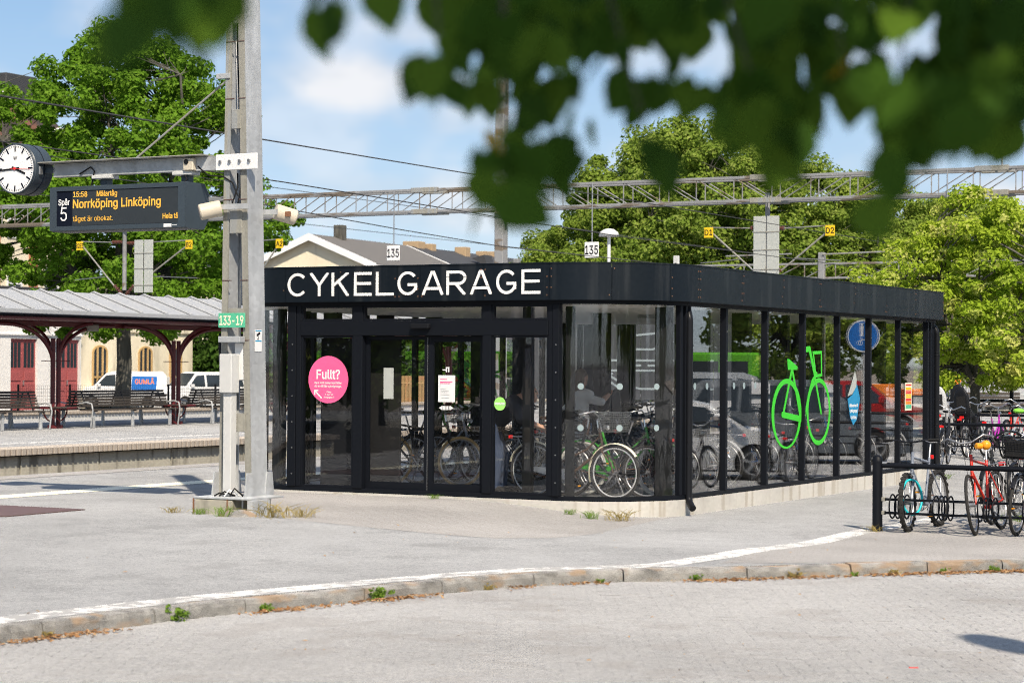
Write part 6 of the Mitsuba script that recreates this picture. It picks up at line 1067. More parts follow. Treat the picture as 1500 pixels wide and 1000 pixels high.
LV = '''-962,1261,273;-828,1086,225;-707,915,201;-982,1237,271;-729,920,192;-939,1190,242;-781,1015,205;-819,1076,234;-849,1075,231;-661,864,186;-729,921,200;-928,1182,258;-766,1003,215;-800,1072,216;-759,1020,208;-769,1033,214;-972,1313,288;-841,1148,240;-816,1095,241;-935,1232,250;-804,1048,225;-877,1158,243;-810,1094,227;-893,1231,271;-960,1319,296;-949,1296,283;-755,947,190;-664,837,170;-1114,1676,333;-1125,1701,354;-935,1435,291;-955,1467,293;-1152,1722,338;-1069,1606,316;-1006,1611,339;-1086,1732,361;-1107,1907,315;-982,1648,274;-1065,1839,331;-1046,1784,290;-1009,1707,281;-1179,1995,324;-1226,2058,330;-1096,1887,289;-1062,1907,362;-1095,1949,361;-983,1802,308;-1049,1896,346;-1142,2066,405;-1069,1922,366;-1083,1874,319;-1150,1996,341;-1008,1841,344;-1094,1906,371;-1030,1863,350;-1152,2020,353;-1050,1925,337;-1022,1883,330;-1013,1889,298;-1127,2040,357;-1141,2097,344;-1092,2024,310;-1079,2031,326;-1117,2127,382;-1012,1899,324;-1026,1992,305;-990,1829,308;-1112,2097,377;-953,1856,315;-933,1758,314;-981,1920,294;-926,1776,304;-977,1902,287;-1159,2134,347;-1019,1927,281;-1124,2106,319;-924,1714,230;-977,1844,264;-1157,2176,364;-1203,2244,448;-1204,2269,370;-1000,1918,352;-1181,2248,394;-1168,2121,378;-1159,2081,382;-1207,2215,390;-1206,2267,425;-1134,2139,369;-1104,2071,433;-1124,2080,380;-1258,2463,489;-1036,2003,395;-1138,2098,354;-1194,2170,439;-1185,2229,403;-973,1809,186;-972,1781,231;-947,1768,219;-986,1849,218;-1032,1926,227;-960,1718,198;-1054,1956,200;-935,1707,196;-920,1726,202;-904,1643,161;-864,1584,147;-989,1778,163;-932,1670,172;-921,1751,187;-931,1769,188;-941,1838,201;-921,1787,188;-906,1772,207;-913,1827,206;-1019,2001,237;-1098,2200,397;-1105,2255,395;-1039,2049,405;-987,1976,390;-1067,2200,427;-1016,2007,408;-1000,2058,384;-974,1990,365;-976,1888,370;-1006,2019,350;-1013,2062,394;-1018,2018,273;-1026,2073,265;-976,2056,389;-990,2119,394;-968,2058,379;-821,1792,358;-1074,2299,454;-930,1975,390;-956,2051,411;-918,2003,373;-1087,2257,399;-917,2010,368;-1012,2105,429;-1053,2173,357;-868,1806,303;-925,1972,268;-928,1977,296;-930,2021,297;-903,1991,291;-908,1978,230;-952,2056,224;-902,1973,216;-848,1863,200;-864,1894,320;-868,1921,331;-914,2078,399;-927,2122,411;-871,1923,363;-939,2134,392;-896,1985,390;-822,1853,287;-849,1958,282;-801,1952,290;-858,2020,287;-865,2136,287;-780,1854,240;-708,1683,225;-856,2060,299;-812,1983,279;-814,2033,294;-792,1951,291;-781,1971,272;-843,2088,300;-753,1929,256;-811,2121,298;-827,2033,276;-772,1932,267;-756,1994,289;-815,2216,328;-731,1989,287;-708,1916,269;-748,1895,217;-754,1907,250;-733,1822,242;-823,2000,236;-732,1858,235;-785,1933,250;-751,1960,235;-810,2154,287;-801,2076,244;-795,2033,252;-769,2003,242;-807,2156,284;-731,1874,203;-780,2010,209;-956,2373,409;-858,2161,391;-912,2289,415;-939,2254,375;-952,2384,422;-810,1961,357;-1056,2473,458;-979,2327,455;-888,2128,372;-922,2183,411;-831,2184,382;-795,2111,356;-796,2012,335;-771,1975,351;-831,2221,378;-841,2225,415;-821,2151,363;-725,1848,347;-891,2360,391;-848,2286,416;-720,2064,357;-854,2351,438;-804,2231,431;-785,2125,400;-753,2144,367;-784,2111,379;-775,2167,363;-821,2197,396;-813,2192,394;-725,2093,316;-788,2191,321;-819,2290,348;-809,2296,343;-717,2057,286;-656,1902,278;-676,2094,375;-737,2186,379;-647,1971,341;-676,2076,389;-778,2346,434;-750,2231,417;-739,2185,375;-746,2313,421;-841,2644,473;-777,2448,443;-717,2345,428;-604,2031,327;-642,2117,359;-669,2363,401;-639,2150,378;-615,2154,339;-569,1986,348;-647,2243,351;-564,2008,342;-619,2163,371;-612,2153,375;-657,2171,386;-650,2185,370;-576,1952,323;-590,2003,364;-612,2216,373;-549,2051,359;-594,2196,375;-620,2316,373;-599,2228,384;-602,2216,374;-601,2142,348;-593,2195,362;-542,1915,285;-617,2135,347;-694,2425,408;-679,2462,387;-563,2119,348;-654,2427,372;-662,2497,379;-558,2090,364;-629,2088,331;-557,1842,252;-673,2219,344;-636,2162,321;-591,2042,289;-631,2056,287;-619,2137,319;-627,2026,287;-629,2161,302;-643,2166,300;-590,2059,274;-633,2148,284;-589,2045,270;-588,2010,292;-589,2050,277;-588,2156,304;-612,2106,295;-577,2107,283;-651,2290,307;-693,2389,364;-593,2103,278;-597,1902,245;-639,1957,262;-651,2034,289;-595,1865,249;-623,1933,257;-590,1971,268;-596,1883,231;-528,1691,199;-579,1855,229;-655,2109,252;-561,1855,213;-576,1882,260;-582,1955,247;-550,1842,217;-597,1924,239;-560,1988,270;-576,2138,291;-632,2273,294;-588,2172,285;-540,1995,242;-532,2012,264;-559,2063,273;-549,1978,260;-637,1953,228;-619,1957,226;-638,1944,215;-647,1957,229;-572,1725,179;-614,1876,196;-584,1698,138;-650,1914,154;-520,1801,219;-553,1961,231;-534,1845,229;-590,2014,234;-559,1907,242;-582,2077,241;-703,2041,339;-639,1800,327;-649,1849,321'''
lime = thing('leafy_branch_tree', 'dark green lime tree whose blurred leaves hang into the picture top', 'tree')
part(lime, 'trunk', tube([(18.3, -26.3, -0.4), (18.3, -26.3, 0.2), (18.35, -26.3, 1.5), (18.2, -26.2, 3.0), (18.0, -26.0, 5.2)], [0.24, 0.19, 0.17, 0.15, 0.08], 14), 'bark', smooth=True)
lr = np.random.default_rng(31)
for P in ([(18.2, -26.2, 2.8), (17.4, -24.6, 3.1), (16.4, -22.8, 2.95), (15.3, -21.6, 2.62), (14.6, -21.2, 2.35)], [(18.1, -26.1, 3.3), (17.2, -24.0, 3.5), (16.2, -22.3, 3.2), (15.6, -21.5, 2.75)], [(18.2, -26.2, 2.9), (16.8, -24.9, 3.0), (15.4, -22.9, 2.6), (14.7, -21.9, 2.25)]): part(lime, 'limb', tube(P, np.linspace(0.055, 0.008, len(P)), 7), 'bark', smooth=True)
def leaf_M(p, s):
    t = np.array([lr.normal(0, 0.42), lr.normal(0, 0.42), -1.0]); t /= np.linalg.norm(t); nn = np.cross(t, lr.normal(size=3)); nn /= np.linalg.norm(nn); M = np.eye(4); M[:3, 1] = -t * s; M[:3, 2] = nn * s; M[:3, 0] = np.cross(-t, nn) * s; M[:3, 3] = p; return M
LP = [EYE + np.array([float(v) for v in q.split(',')]) / 1000 for q in LV.split(';')]
st_ = []
for i_, p in enumerate(LP):
    if i_ % 9 == 8:
        m_ = LMm[i_ % 4].copy(); m_.apply_transform(leaf_M(p, lr.uniform(0.032, 0.056))); st_.append(m_); continue
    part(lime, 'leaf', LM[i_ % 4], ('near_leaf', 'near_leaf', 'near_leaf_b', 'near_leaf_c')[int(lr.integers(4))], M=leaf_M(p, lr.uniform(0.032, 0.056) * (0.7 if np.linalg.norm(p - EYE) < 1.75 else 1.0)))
for q in ((-728, 2051, 312), (-1000, 1905, 222), (-1040, 1880, 235)): part(lime, 'leaf', LM[1], 'near_leaf_y', label='yellowed leaf', M=leaf_M(EYE + np.array(q) / 1000, 0.030))
tw = []
for a, b in (((-1100, 1800, 560), (-1085, 1858, 290)), ((-1050, 1860, 560), (-1030, 1888, 170)), ((-960, 1900, 560), (-905, 1960, 230)), ((-860, 1960, 560), (-788, 2018, 205)), ((-760, 2020, 560), (-728, 2051, 290)), ((-640, 2080, 560), (-691, 2070, 170)), ((-580, 2100, 560), (-605, 2119, 250)), ((-980, 1920, 600), (-1037, 1884, 330)), ((-1250, 1740, 560), (-1188, 1802, 360))):
    a, b = np.array(a) / 1000 + EYE, np.array(b) / 1000 + EYE; m_ = (a + b) / 2 + lr.normal(0, 0.012, 3); part(lime, 'twig', tube([a, m_, b], [0.004, 0.0025, 0.0012], 5), 'bark', smooth=True)
LV2 = '''-1288,2240,456;-1253,2192,448;-1245,2151,448;-1254,2116,429;-1178,2001,414;-1197,2036,402;-1291,2377,464;-1176,2169,438;-1218,2188,432;-1213,2210,441;-1222,2272,455;-1250,2259,480;-1261,2275,459;-1285,2313,469;-1176,2158,386;-1295,2321,417;-1280,2276,483;-1254,2387,459;-1163,2301,426;-1185,2292,403;-1259,2344,450;-1154,2240,442;-1185,2296,408;-1190,2295,436;-1246,2426,468;-1236,2346,486;-1276,2388,478;-1320,2538,465;-1228,2447,453;-1105,2264,462;-1128,2356,450;-1152,2327,434;-1131,2269,460;-1125,2299,433;-1209,2469,466;-1155,2339,462;-1177,2374,449;-1117,2410,461;-1110,2396,453;-1109,2431,461;-1112,2461,487;-1073,2343,465;-1119,2443,464;-1052,2325,447;-1118,2499,454;-1117,2349,450;-986,2313,460;-1002,2363,439;-1054,2407,443;-1048,2501,488;-1054,2392,472;-1014,2335,427;-1076,2556,458;-1115,2616,490;-1020,2418,483;-967,2375,474;-983,2549,446;-1128,2728,527;-1017,2555,472;-991,2494,494;-917,2391,454;-943,2339,433;-1039,2589,468;-963,2378,409;-1010,2567,457;-927,2415,420;-980,2567,452;-873,2376,452;-886,2392,449;-919,2420,472;-927,2513,460;-928,2459,429;-1035,2720,511;-870,2433,458;-941,2449,455;-940,2504,469;-889,2465,441;-789,2306,445;-848,2474,482;-774,2339,416;-806,2363,446;-865,2454,444;-834,2405,429;-710,2520,461;-767,2549,474;-688,2469,424;-715,2526,465;-770,2561,461;-753,2493,430;-709,2381,407;-702,2399,435;-698,2420,443;-709,2445,408;-687,2391,425;-643,2515,429;-624,2441,389;-673,2424,442;-770,2738,500;-720,2502,407;-751,2680,466;-628,2450,420;-695,2418,402;-656,2481,381;-678,2519,391;-632,2432,381;-683,2557,465;-678,2368,370;-708,2537,384;-632,2424,412;-667,2323,345;-673,2277,341;-647,2318,339;-636,2287,341;-728,2481,361;-659,2280,330;-677,2448,398;-722,2478,385;-696,2561,408;-683,2495,315;-640,2369,306;-651,2323,324;-661,2566,348;-641,2428,333;-623,2324,330;-650,2302,315;-708,2375,300;-659,2170,275;-678,2285,284;-678,2351,334;-669,2255,284;-686,2342,333;-682,2153,320;-733,2398,341;-672,2178,317;-676,2168,329;-676,2149,321;-675,2190,282;-692,2136,263;-682,2099,273;-737,2652,300;-679,2395,270;-621,2261,272;-760,2676,310;-654,2410,275;-1199,2222,390;-1240,2321,410;-1182,2145,357;-1123,2122,375;-1105,2099,373;-1240,2332,402;-1204,2210,403;-1076,1928,292;-1155,2054,307;-995,2457,390;-887,2201,361;-912,2242,346;-881,2221,349;-962,2393,358;-832,2195,349;-911,2419,397;-830,2204,337;-814,2191,354;-812,2192,336;-807,2088,269;-866,2273,310;-831,2166,273;-1062,1912,212;-1193,2182,264;-668,2009,205;-1091,2236,389;-1237,2534,487;-1055,2187,406;-1039,2177,397;-1079,2233,424;-982,2215,399;-1002,2303,403'''
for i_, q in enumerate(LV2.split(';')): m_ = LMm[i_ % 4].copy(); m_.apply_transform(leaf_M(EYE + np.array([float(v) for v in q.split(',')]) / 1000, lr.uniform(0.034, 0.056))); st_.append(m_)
# the rest of the crown above and behind the camera
for c, n in (((15.15, -21.6, 2.42), 260), ((15.6, -21.75, 2.75), 320), ((16.3, -22.6, 3.0), 420), ((16.2, -22.3, 3.4), 360), ((15.4, -22.2, 3.2), 300), ((17.0, -23.8, 3.4), 420), ((17.4, -24.8, 4.0), 420), ((16.5, -24.2, 4.2), 380), ((18.2, -25.6, 4.8), 420), ((15.8, -23.4, 3.9), 300), ((18.6, -24.6, 4.2), 320), ((17.0, -22.6, 3.9), 300), ((15.9, -22.3, 2.9), 650), ((16.3, -22.9, 3.5), 800), ((16.8, -23.4, 4.2), 800), ((15.4, -22.3, 3.3), 500), ((17.1, -23.2, 3.7), 600), ((15.7, -23.0, 2.8), 600), ((16.2, -23.5, 3.4), 500)):
    for k_ in range(n):
        p = np.array(c) + lr.normal(0, 0.30, 3) * [1.2, 1.2, 0.6]
        q_ = p - EYE
        if np.linalg.norm(q_) < 0.55 or (q_ @ FWD > 0.2 and q_[2] < 0.205 * (q_ @ FWD) + 0.03): continue
        if float(meshkit.noise((p - SUN * (p @ SUN)) * 2.8, 5)) > 0.69: continue     # gaps in the crown let the sun through
        m_ = LMm[k_ % 4].copy(); m_.apply_transform(leaf_M(p, lr.uniform(0.05, 0.08))); st_.append(m_)
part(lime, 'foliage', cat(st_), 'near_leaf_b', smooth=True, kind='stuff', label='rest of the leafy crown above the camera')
sl = thing('street_lamp', 'street lamp right of the view whose head throws the shadow on the road', 'lamp')
part(sl, 'pole', tube([(18.9, -16.9, -0.2), (18.9, -16.9, 5.6), (18.5, -16.6, 6.1), (17.2, -15.3, 6.25)], 0.06, 12), 'galv', smooth=True); hdm = trimesh.creation.icosphere(3, 1.0); hdm.vertices = hdm.vertices * [0.55, 0.2, 0.09]; part(sl, 'head', hdm, 'lightgrey', smooth=True, M=move(16.75, -14.75, 6.25, 132))

# ------------------------------------------------------------------ weeds, grass and litter
def tuft(seed, n, h, spread, lean=0.4, broad=False):
    r = np.random.default_rng(seed); V, F = [], []
    for i_ in range(n):
        b = np.array([r.normal(0, spread), r.normal(0, spread), 0]); d = np.array([r.normal(0, lean), r.normal(0, lean), 1.0]); L = h * r.uniform(0.5, 1.1); w = (0.012 if broad else 0.004) * r.uniform(0.7, 1.3); s = np.cross(d, r.normal(size=3)); s /= np.linalg.norm(s); m_ = b + d * L * 0.55; t = m_ + (d * 0.4 + np.array([d[0], d[1], -0.25]) * 0.5) * L; o = len(V)
        V += [b - s * w * 0.6, b + s * w * 0.6, m_ - s * w, m_ + s * w, t]; F += [[o, o + 1, o + 3], [o, o + 3, o + 2], [o + 2, o + 3, o + 4]]
    return trimesh.Trimesh(V, F, process=False)
def weed(seed, n, h, spread):
    r = np.random.default_rng(seed); C_ = np.column_stack([r.normal(0, spread, n), r.normal(0, spread, n), r.uniform(0.15, 1, n) * h * np.exp(-r.uniform(0, 0.6, n))]); stem = [tube([(0, 0, 0), tuple(c * [0.5, 0.5, 0.6]), tuple(c)], 0.0025, 3, caps=False) for c in C_[:10]]
    return cat([leaf_cloud(C_, np.full(n, 0.022), 10, 0.026, seed, 0.8, 0.4)] + stem)
wp = [ply(weed(i_, 26, 0.13, 0.045), 'mat_grass') for i_ in range(3)]; tp_ = [ply(tuft(i_, 60, 0.16, 0.07), 'mat_grass') for i_ in range(2)]; td_ = [ply(tuft(i_ + 9, 70, 0.2, 0.09, 0.6), 'mat_grass_dry') for i_ in range(2)]
kfoot = lambda s: LineString(KS).interpolate(s); S0 = LineString(KS).project(Point(6.67, -13.0))
wk = np.random.default_rng(12); wpd = [ply(cat([weed(i_ + 20, 14, 0.16, 0.05), tuft(i_ + 70, 30, 0.13, 0.05, 0.5)]), 'mat_grass_dry') for i_ in range(3)]
spots = [(6.62, -13.35, 0.95, 'thin weed at the left picture edge against the kerb'), (6.66, -12.6, 0.8, 'low weed near the left end of the kerb'), (6.78, -11.45, 1.5, 'bushy green weed with two stems at the kerb on the left'), (6.93, -10.6, 1.0, 'small green weed in orange litter at the kerb'), (7.02, -9.5, 1.5, 'leafy green weed standing highest at the kerb'), (7.62, -8.45, 0.7, 'low weed beside a kerb joint left of the middle'), (8.05, -7.4, 0.7, 'tiny weed at the kerb below the white line'), (8.75, -6.85, 0.9, 'weed at the kerb right of the white line'), (9.32, -6.15, 1.0, 'upright weed at the kerb below the bollard'), (9.75, -5.75, 0.7, 'flat weed between two kerb stones'), (10.0, -5.45, 0.85, 'tall thin weed in a kerb joint on the right'), (10.35, -5.1, 0.7, 'round weed in litter near the right picture edge'), (10.7, -4.75, 1.0, 'weed at the right picture edge by the kerb')]
for i_, (x, y, s, lab) in enumerate(spots):
    q = LineString(KS).interpolate(LineString(KS).project(Point(x, y))); single('weed', (wpd if i_ in (1, 5, 8, 10) else wp)[i_ % 3], None, lab, 'weed', 'weeds along the kerb', M=move(q.x + 0.02, q.y - 0.03, -0.102, 50 * i_, 0.62 * s))
for i_, (x, y, s, d, lab) in enumerate(((1.98, -4.15, 0.9, 0, 'green grass tuft before the mast foot'), (2.55, -4.0, 1.1, 1, 'dry yellow grass tuft right of the mast foot'), (2.75, -3.75, 0.8, 1, 'second dry grass tuft right of the mast foot'), (1.55, -4.05, 0.6, 0, 'tiny grass tuft at the front of the mast foot'), (1.15, -4.0, 0.5, 1, 'dry grass at the left corner of the mast foot'), (4.65, -0.42, 0.8, 0, 'grass tuft at the plinth below the curved pane'), (4.95, -0.28, 0.9, 1, 'dry grass at the plinth left of the downpipe'), (4.3, -0.28, 0.6, 0, 'small plant at the plinth right of the doors'), (2.35, -0.22, 0.5, 0, 'tiny plant at the foot of the sliding doors'), (8.06, -0.02, 0.5, 1, 'dry grass round the foot of the bollard'), (5.3, 11.7, 0.8, 0, 'grass at the far corner of the plinth'))):
    single('grass_tuft', (td_ if d else tp_)[i_ % 2], None, lab, 'grass tuft', 'grass tufts', M=move(x, y, gz(x, y), 40 * i_, s))
gp_ = [tuft(50 + i_, 40, 0.09, 0.16) for i_ in range(24)]
for g_ in gp_: g_.apply_translation([9.45 + wk.uniform(-0.5, 0.6), 2.9 + wk.uniform(-0.5, 0.6), gz(9.5, 2.9)])
k = single('grass_patch', cat(gp_), 'grass', 'patch of short green grass under the rack behind the red bicycle', 'grass'); labels[k]['kind'] = 'stuff'
def litter(pts, n, seed, mat_, lab, size=0.022, spread=(0.22, 0.085)):
    r = np.random.default_rng(seed); V, F = [], []
    for (s, w) in pts:
        for i_ in range(int(n * w)):
            q = kfoot(S0 + s + r.normal(0, spread[0] * w ** 0.5)); q2 = kfoot(S0 + s + 0.02 + r.normal(0, 0.01)); t = np.array([q2.x - q.x, q2.y - q.y]) * 0; c = np.array([q.x, q.y]); tt = kfoot(LineString(KS).project(q) + 0.05); t = np.array([tt.x - q.x, tt.y - q.y]); t /= np.linalg.norm(t) + 1e-9; c = c + np.array([t[1], -t[0]]) * (0.035 + abs(r.normal(0, spread[1])))
            a = r.uniform(0, 6.28); u = np.array([math.cos(a), math.sin(a), r.normal(0, 0.3)]) * size * r.uniform(0.5, 1.3); v = np.array([-math.sin(a), math.cos(a), r.normal(0, 0.4)]) * size * 0.5 * r.uniform(0.5, 1.2); p = np.array([c[0], c[1], -0.095 + r.uniform(0.003, 0.018)]); o = len(V); V += [p - u, p + v, p + u, p - v]; F += [[o, o + 1, o + 2], [o, o + 2, o + 3]]
    k = single('leaf_litter', trimesh.Trimesh(V, F, process=False), mat_, lab, 'litter'); labels[k]['kind'] = 'stuff'
lpts = [(0.1, 0.5), (0.55, 0.9), (2.5, 0.9), (3.55, 1.2), (4.9, 0.3), (5.5, 0.35), (6.7, 0.6), (7.1, 0.8), (7.7, 0.5), (8.5, 1.0), (9.0, 1.2), (9.5, 0.9), (9.9, 1.4), (10.4, 1.0), (10.9, 1.1)]
litter(lpts, 120, 3, 'litter', 'orange brown dry blossoms and leaves swept against the kerb'); litter(lpts, 110, 4, 'litter_b', 'paler dry blossoms among the litter along the kerb', 0.018)
lv = np.random.default_rng(6); V, F = [], []
for i_ in range(90):
    w = lv.uniform(11.6, 24); u = lv.uniform(-0.24, 0.24) * w; c = EYE[:2] + U2 * u + W2 * w; onroad = road_poly.contains(Point(c)); z = -0.095 if onroad else gz(c[0], c[1]) + 0.009; a = lv.uniform(0, 6.28); s = lv.uniform(0.008, 0.022); uu = np.array([math.cos(a), math.sin(a), lv.normal(0, 0.2)]) * s; vv = np.array([-math.sin(a), math.cos(a), lv.normal(0, 0.2)]) * s * 0.5; p = np.array([c[0], c[1], z]); o = len(V); V += [p - uu, p + vv, p + uu, p - vv]; F += [[o, o + 1, o + 2], [o, o + 2, o + 3]]
k = single('scattered_leaves', trimesh.Trimesh(V, F, process=False), 'litter_b', 'single dry leaves scattered over the pavement and the road', 'litter'); labels[k]['kind'] = 'stuff'
single('red_scrap', cb(-0.028, 0.028, -0.012, 0.012, 0, 0.004, 0.001), 'redpaper', 'tiny red scrap lying on the road in the foreground', 'litter', M=move(12.07, -11.08, -0.096, 30))

# ------------------------------------------------------------------ vehicles
def car(profile, W, body, wheels, wr, belt, wins, windscreen, rear=None, lights=(0.62, 0.78), label_parts=True, deck=None):
    """profile: side outline (x forward, z) from front bumper over the roof to the rear; wins: side window polygons"""
    A = []; pol = Polygon(profile).buffer(-0.06).buffer(0.06)
    for (wx) in wheels: pol = pol.difference(Point(wx, wr).buffer(wr * 1.12))
    ztop = max(p[1] for p in profile)
    m = place(extr(pol, W), (0, W / 2, 0), (1, 0, 0), (0, 0, 1)); m = m.subdivide_to_size(0.3)
    v = np.array(m.vertices); t = np.clip((v[:, 2] - belt) / (ztop - belt), 0, 1); L0, L1 = min(p[0] for p in profile), max(p[0] for p in profile); e = np.clip((np.abs(v[:, 0] - (L0 + L1) / 2) / ((L1 - L0) / 2) - 0.72) / 0.28, 0, 1); low = np.clip((0.45 - v[:, 2]) / 0.35, 0, 1)
    v[:, 1] *= (1 - 0.20 * t ** 1.3) * (1 - 0.14 * e ** 2) * (1 - 0.06 * low); m.vertices = v; A.append(('body', m, body, 30))
    def side(z): return (W / 2) * (1 - 0.20 * min(1, max(0, (z - belt) / (ztop - belt))) ** 1.3)
    for s in (-1, 1):
        for w in wins:
            g = Polygon(w).buffer(-0.03).buffer(0.03); q = extr(g, 0.006); q = q.subdivide_to_size(0.25); vv = np.array(q.vertices); P = np.column_stack([vv[:, 0], [s * (side(z) + 0.004 + d) for z, d in zip(vv[:, 1], vv[:, 2])], vv[:, 1]]); q = trimesh.Trimesh(P, q.faces if s < 0 else q.faces[:, ::-1], process=False); A.append(('side_window', q, 'windowdark', False))
        for wx in wheels:
            c = np.array([wx, s * (W / 2 - 0.12), wr]); A.append(('wheel/tyre', torus(c, [0, 1, 0], wr - 0.075, 0.078, 36, 10), 'tyre', 40)); A.append(('wheel/rim', cat([disc_cyl(c - [0, s * 0.03, 0], [0, 1, 0], wr * 0.68, 0.12, 28)]), 'slate', False))
            A.append(('wheel/spokes', cat([torus(c + [0, s * 0.05, 0], [0, 1, 0], wr * 0.64, 0.02, 30, 6), disc_cyl(c + [0, s * 0.04, 0], [0, 1, 0], wr * 0.2, 0.06, 14)] + [trimesh.convex.convex_hull(np.array([c + np.array([r_ * math.cos(a + d), s * 0.055 + y, r_ * math.sin(a + d)]) for r_, d in ((wr * 0.12, -0.5), (wr * 0.12, 0.5), (wr * 0.64, -0.16), (wr * 0.64, 0.16)) for y in (-0.012, 0.012)])) for a in np.arange(5) * 2 * math.pi / 5 + 0.3]), 'alu', False))
        x0 = L1 - 0.06; A.append(('headlight', trimesh.convex.convex_hull(np.array([(x0 - 0.02, s * (W / 2 - 0.32), lights[0]), (x0 - 0.02, s * (W / 2 - 0.34), lights[1] - 0.03), (x0 - 0.42, s * (W / 2 - 0.055), lights[1] + 0.03), (x0 - 0.32, s * (W / 2 - 0.045), lights[0] + 0.02), (x0 - 0.2, s * (W / 2 - 0.2), lights[0] + 0.05), (x0 - 0.05, s * (W / 2 - 0.17), lights[0])])), 'headlight', False))
        A.append(('tail_light', cb(L0 - 0.005, L0 + 0.12, s * (W / 2 - 0.17) - 0.09, s * (W / 2 - 0.17) + 0.05, lights[0] + 0.1, lights[1] + 0.18, 0.02), 'lampred', False)); A.append(('door_mirror', cb(wins[0][0][0] - 0.25, wins[0][0][0] - 0.08, s * (W / 2 + 0.08) - 0.09, s * (W / 2 + 0.08) + 0.09, belt + 0.02, belt + 0.2, 0.03), body, False))
        A.append(('door_handle', cb(-0.3, -0.12, s * (W / 2) - 0.015, s * (W / 2) + 0.015, belt - 0.13, belt - 0.10, 0.006), body, False))
    (xa, za), (xb_, zb_) = windscreen; n_ = np.array([zb_ - za, 0, xa - xb_]); n_ = n_ / np.linalg.norm(n_) * (1 if (zb_ - za) * 1 > 0 else -1); n_ = np.array([abs(n_[0]), 0, abs(n_[2])]) * 0.03
    A.append(('windscreen', trimesh.convex.convex_hull(np.array([np.array(p) + n_ * k_ for k_ in (0.4, 1) for p in ((xa, -side(za) + 0.12, za), (xa, side(za) - 0.12, za), (xb_, -side(zb_) + 0.12, zb_), (xb_, side(zb_) - 0.12, zb_))])), 'windowdark', False))
    if rear: (xa, za), (xb_, zb_) = rear; A.append(('rear_window', trimesh.convex.convex_hull(np.array([np.array(p) + [-0.02 * k_, 0, 0.008 * k_] for k_ in (0.3, 1) for p in ((xa, -side(za) + 0.12, za), (xa, side(za) - 0.12, za), (xb_, -side(zb_) + 0.12, zb_), (xb_, side(zb_) - 0.12, zb_))])), 'windowdark', False))
    A.append(('bumper_grille', cb(L1 - 0.05, L1 + 0.012, -W * 0.30, W * 0.30, 0.25, 0.40, 0.02), 'blackmatt', False)); A.append(('grille', cb(L1 - 0.1, L1 + 0.004, -W * 0.28, W * 0.28, lights[0] - 0.02, lights[0] + 0.08, 0.015), 'blackmatt', False)); A.append(('underside', cb(L0 + 0.3, L1 - 0.3, -W / 2 + 0.15, W / 2 - 0.15, 0.16, 0.40, 0.02), 'blackmatt', False))
    return A
hatch = dict(profile=[(2.08, 0.25), (2.12, 0.55), (2.0, 0.72), (1.55, 0.90), (1.15, 0.97), (0.45, 1.40), (0.1, 1.47), (-1.2, 1.45), (-1.65, 1.35), (-2.0, 0.98), (-2.08, 0.6), (-2.02, 0.28), (-1.7, 0.2), (1.8, 0.2)], W=1.78, wheels=(1.28, -1.3), wr=0.325, belt=0.95, wins=[[(0.95, 0.98), (0.38, 1.36), (-0.25, 1.40), (-0.25, 0.96)], [(-0.33, 0.96), (-0.33, 1.40), (-1.1, 1.38), (-1.45, 1.0)]], windscreen=((1.12, 1.0), (0.45, 1.38)), rear=((-1.98, 1.02), (-1.68, 1.33)))
vanp = dict(profile=[(2.38, 0.25), (2.42, 0.6), (2.30, 0.85), (1.75, 1.12), (1.35, 1.22), (0.75, 1.85), (0.4, 1.96), (-2.2, 1.96), (-2.40, 1.75), (-2.46, 0.6), (-2.40, 0.28), (-2.0, 0.2), (2.1, 0.2)], W=1.90, wheels=(1.5, -1.5), wr=0.335, belt=1.12, wins=[[(1.25, 1.2), (0.72, 1.76), (0.25, 1.80), (0.25, 1.18)], [(0.12, 1.18), (0.12, 1.80), (-0.95, 1.80), (-0.95, 1.18)], [(-1.03, 1.18), (-1.03, 1.80), (-2.1, 1.76), (-2.2, 1.2)]], windscreen=((1.36, 1.24), (0.74, 1.86)), rear=((-2.43, 1.15), (-2.36, 1.75)), lights=(0.72, 0.86))
vans = dict(vanp, wins=[[(1.25, 1.2), (0.72, 1.76), (0.25, 1.80), (0.25, 1.18)]])
est = dict(profile=[(2.3, 0.28), (2.34, 0.6), (2.2, 0.80), (1.55, 0.98), (1.15, 1.02), (0.5, 1.55), (0.2, 1.62), (-1.9, 1.60), (-2.15, 1.45), (-2.32, 1.0), (-2.35, 0.6), (-2.3, 0.3), (-1.9, 0.22), (2.0, 0.22)], W=1.82, wheels=(1.42, -1.42), wr=0.34, belt=1.0, wins=[[(1.0, 1.03), (0.45, 1.48), (-0.15, 1.52), (-0.15, 1.0)], [(-0.23, 1.0), (-0.23, 1.52), (-1.1, 1.50), (-1.15, 1.0)], [(-1.22, 1.02), (-1.18, 1.5), (-1.85, 1.46), (-2.1, 1.08)]], windscreen=((1.14, 1.05), (0.5, 1.54)), rear=((-2.3, 1.05), (-2.12, 1.45)), lights=(0.66, 0.80))
def park(spec, color, name, label, cat_, x, y, z, deg, group=None, s=1.0): return stamp(bake(car(body=color, **spec)), name, label, cat_, move(x, y, z, deg, s), group)
CD = 158.3   # the parked cars face left, towards the long glass wall
park(hatch, 'carwhite', 'parked_car', 'white hatchback mirrored in the left panes of the long glass wall', 'car', 10.78, 13.98, -0.43, CD)
park(est, 'cargrey', 'parked_car', 'large dark grey estate car mirrored behind the white hatchback in the long glass wall', 'car', 11.4, 21.6, -0.43, CD, None, 1.13)
park(est, 'carred', 'parked_car', 'red estate car mirrored in the right panes of the long glass wall', 'car', 14.2, 33.0, -0.3, CD + 2)
park(vanp, 'carsilver', 'parked_van', 'silver van mirrored at the left end of the long glass wall', 'van', 16.6, 30.0, -0.43, CD)
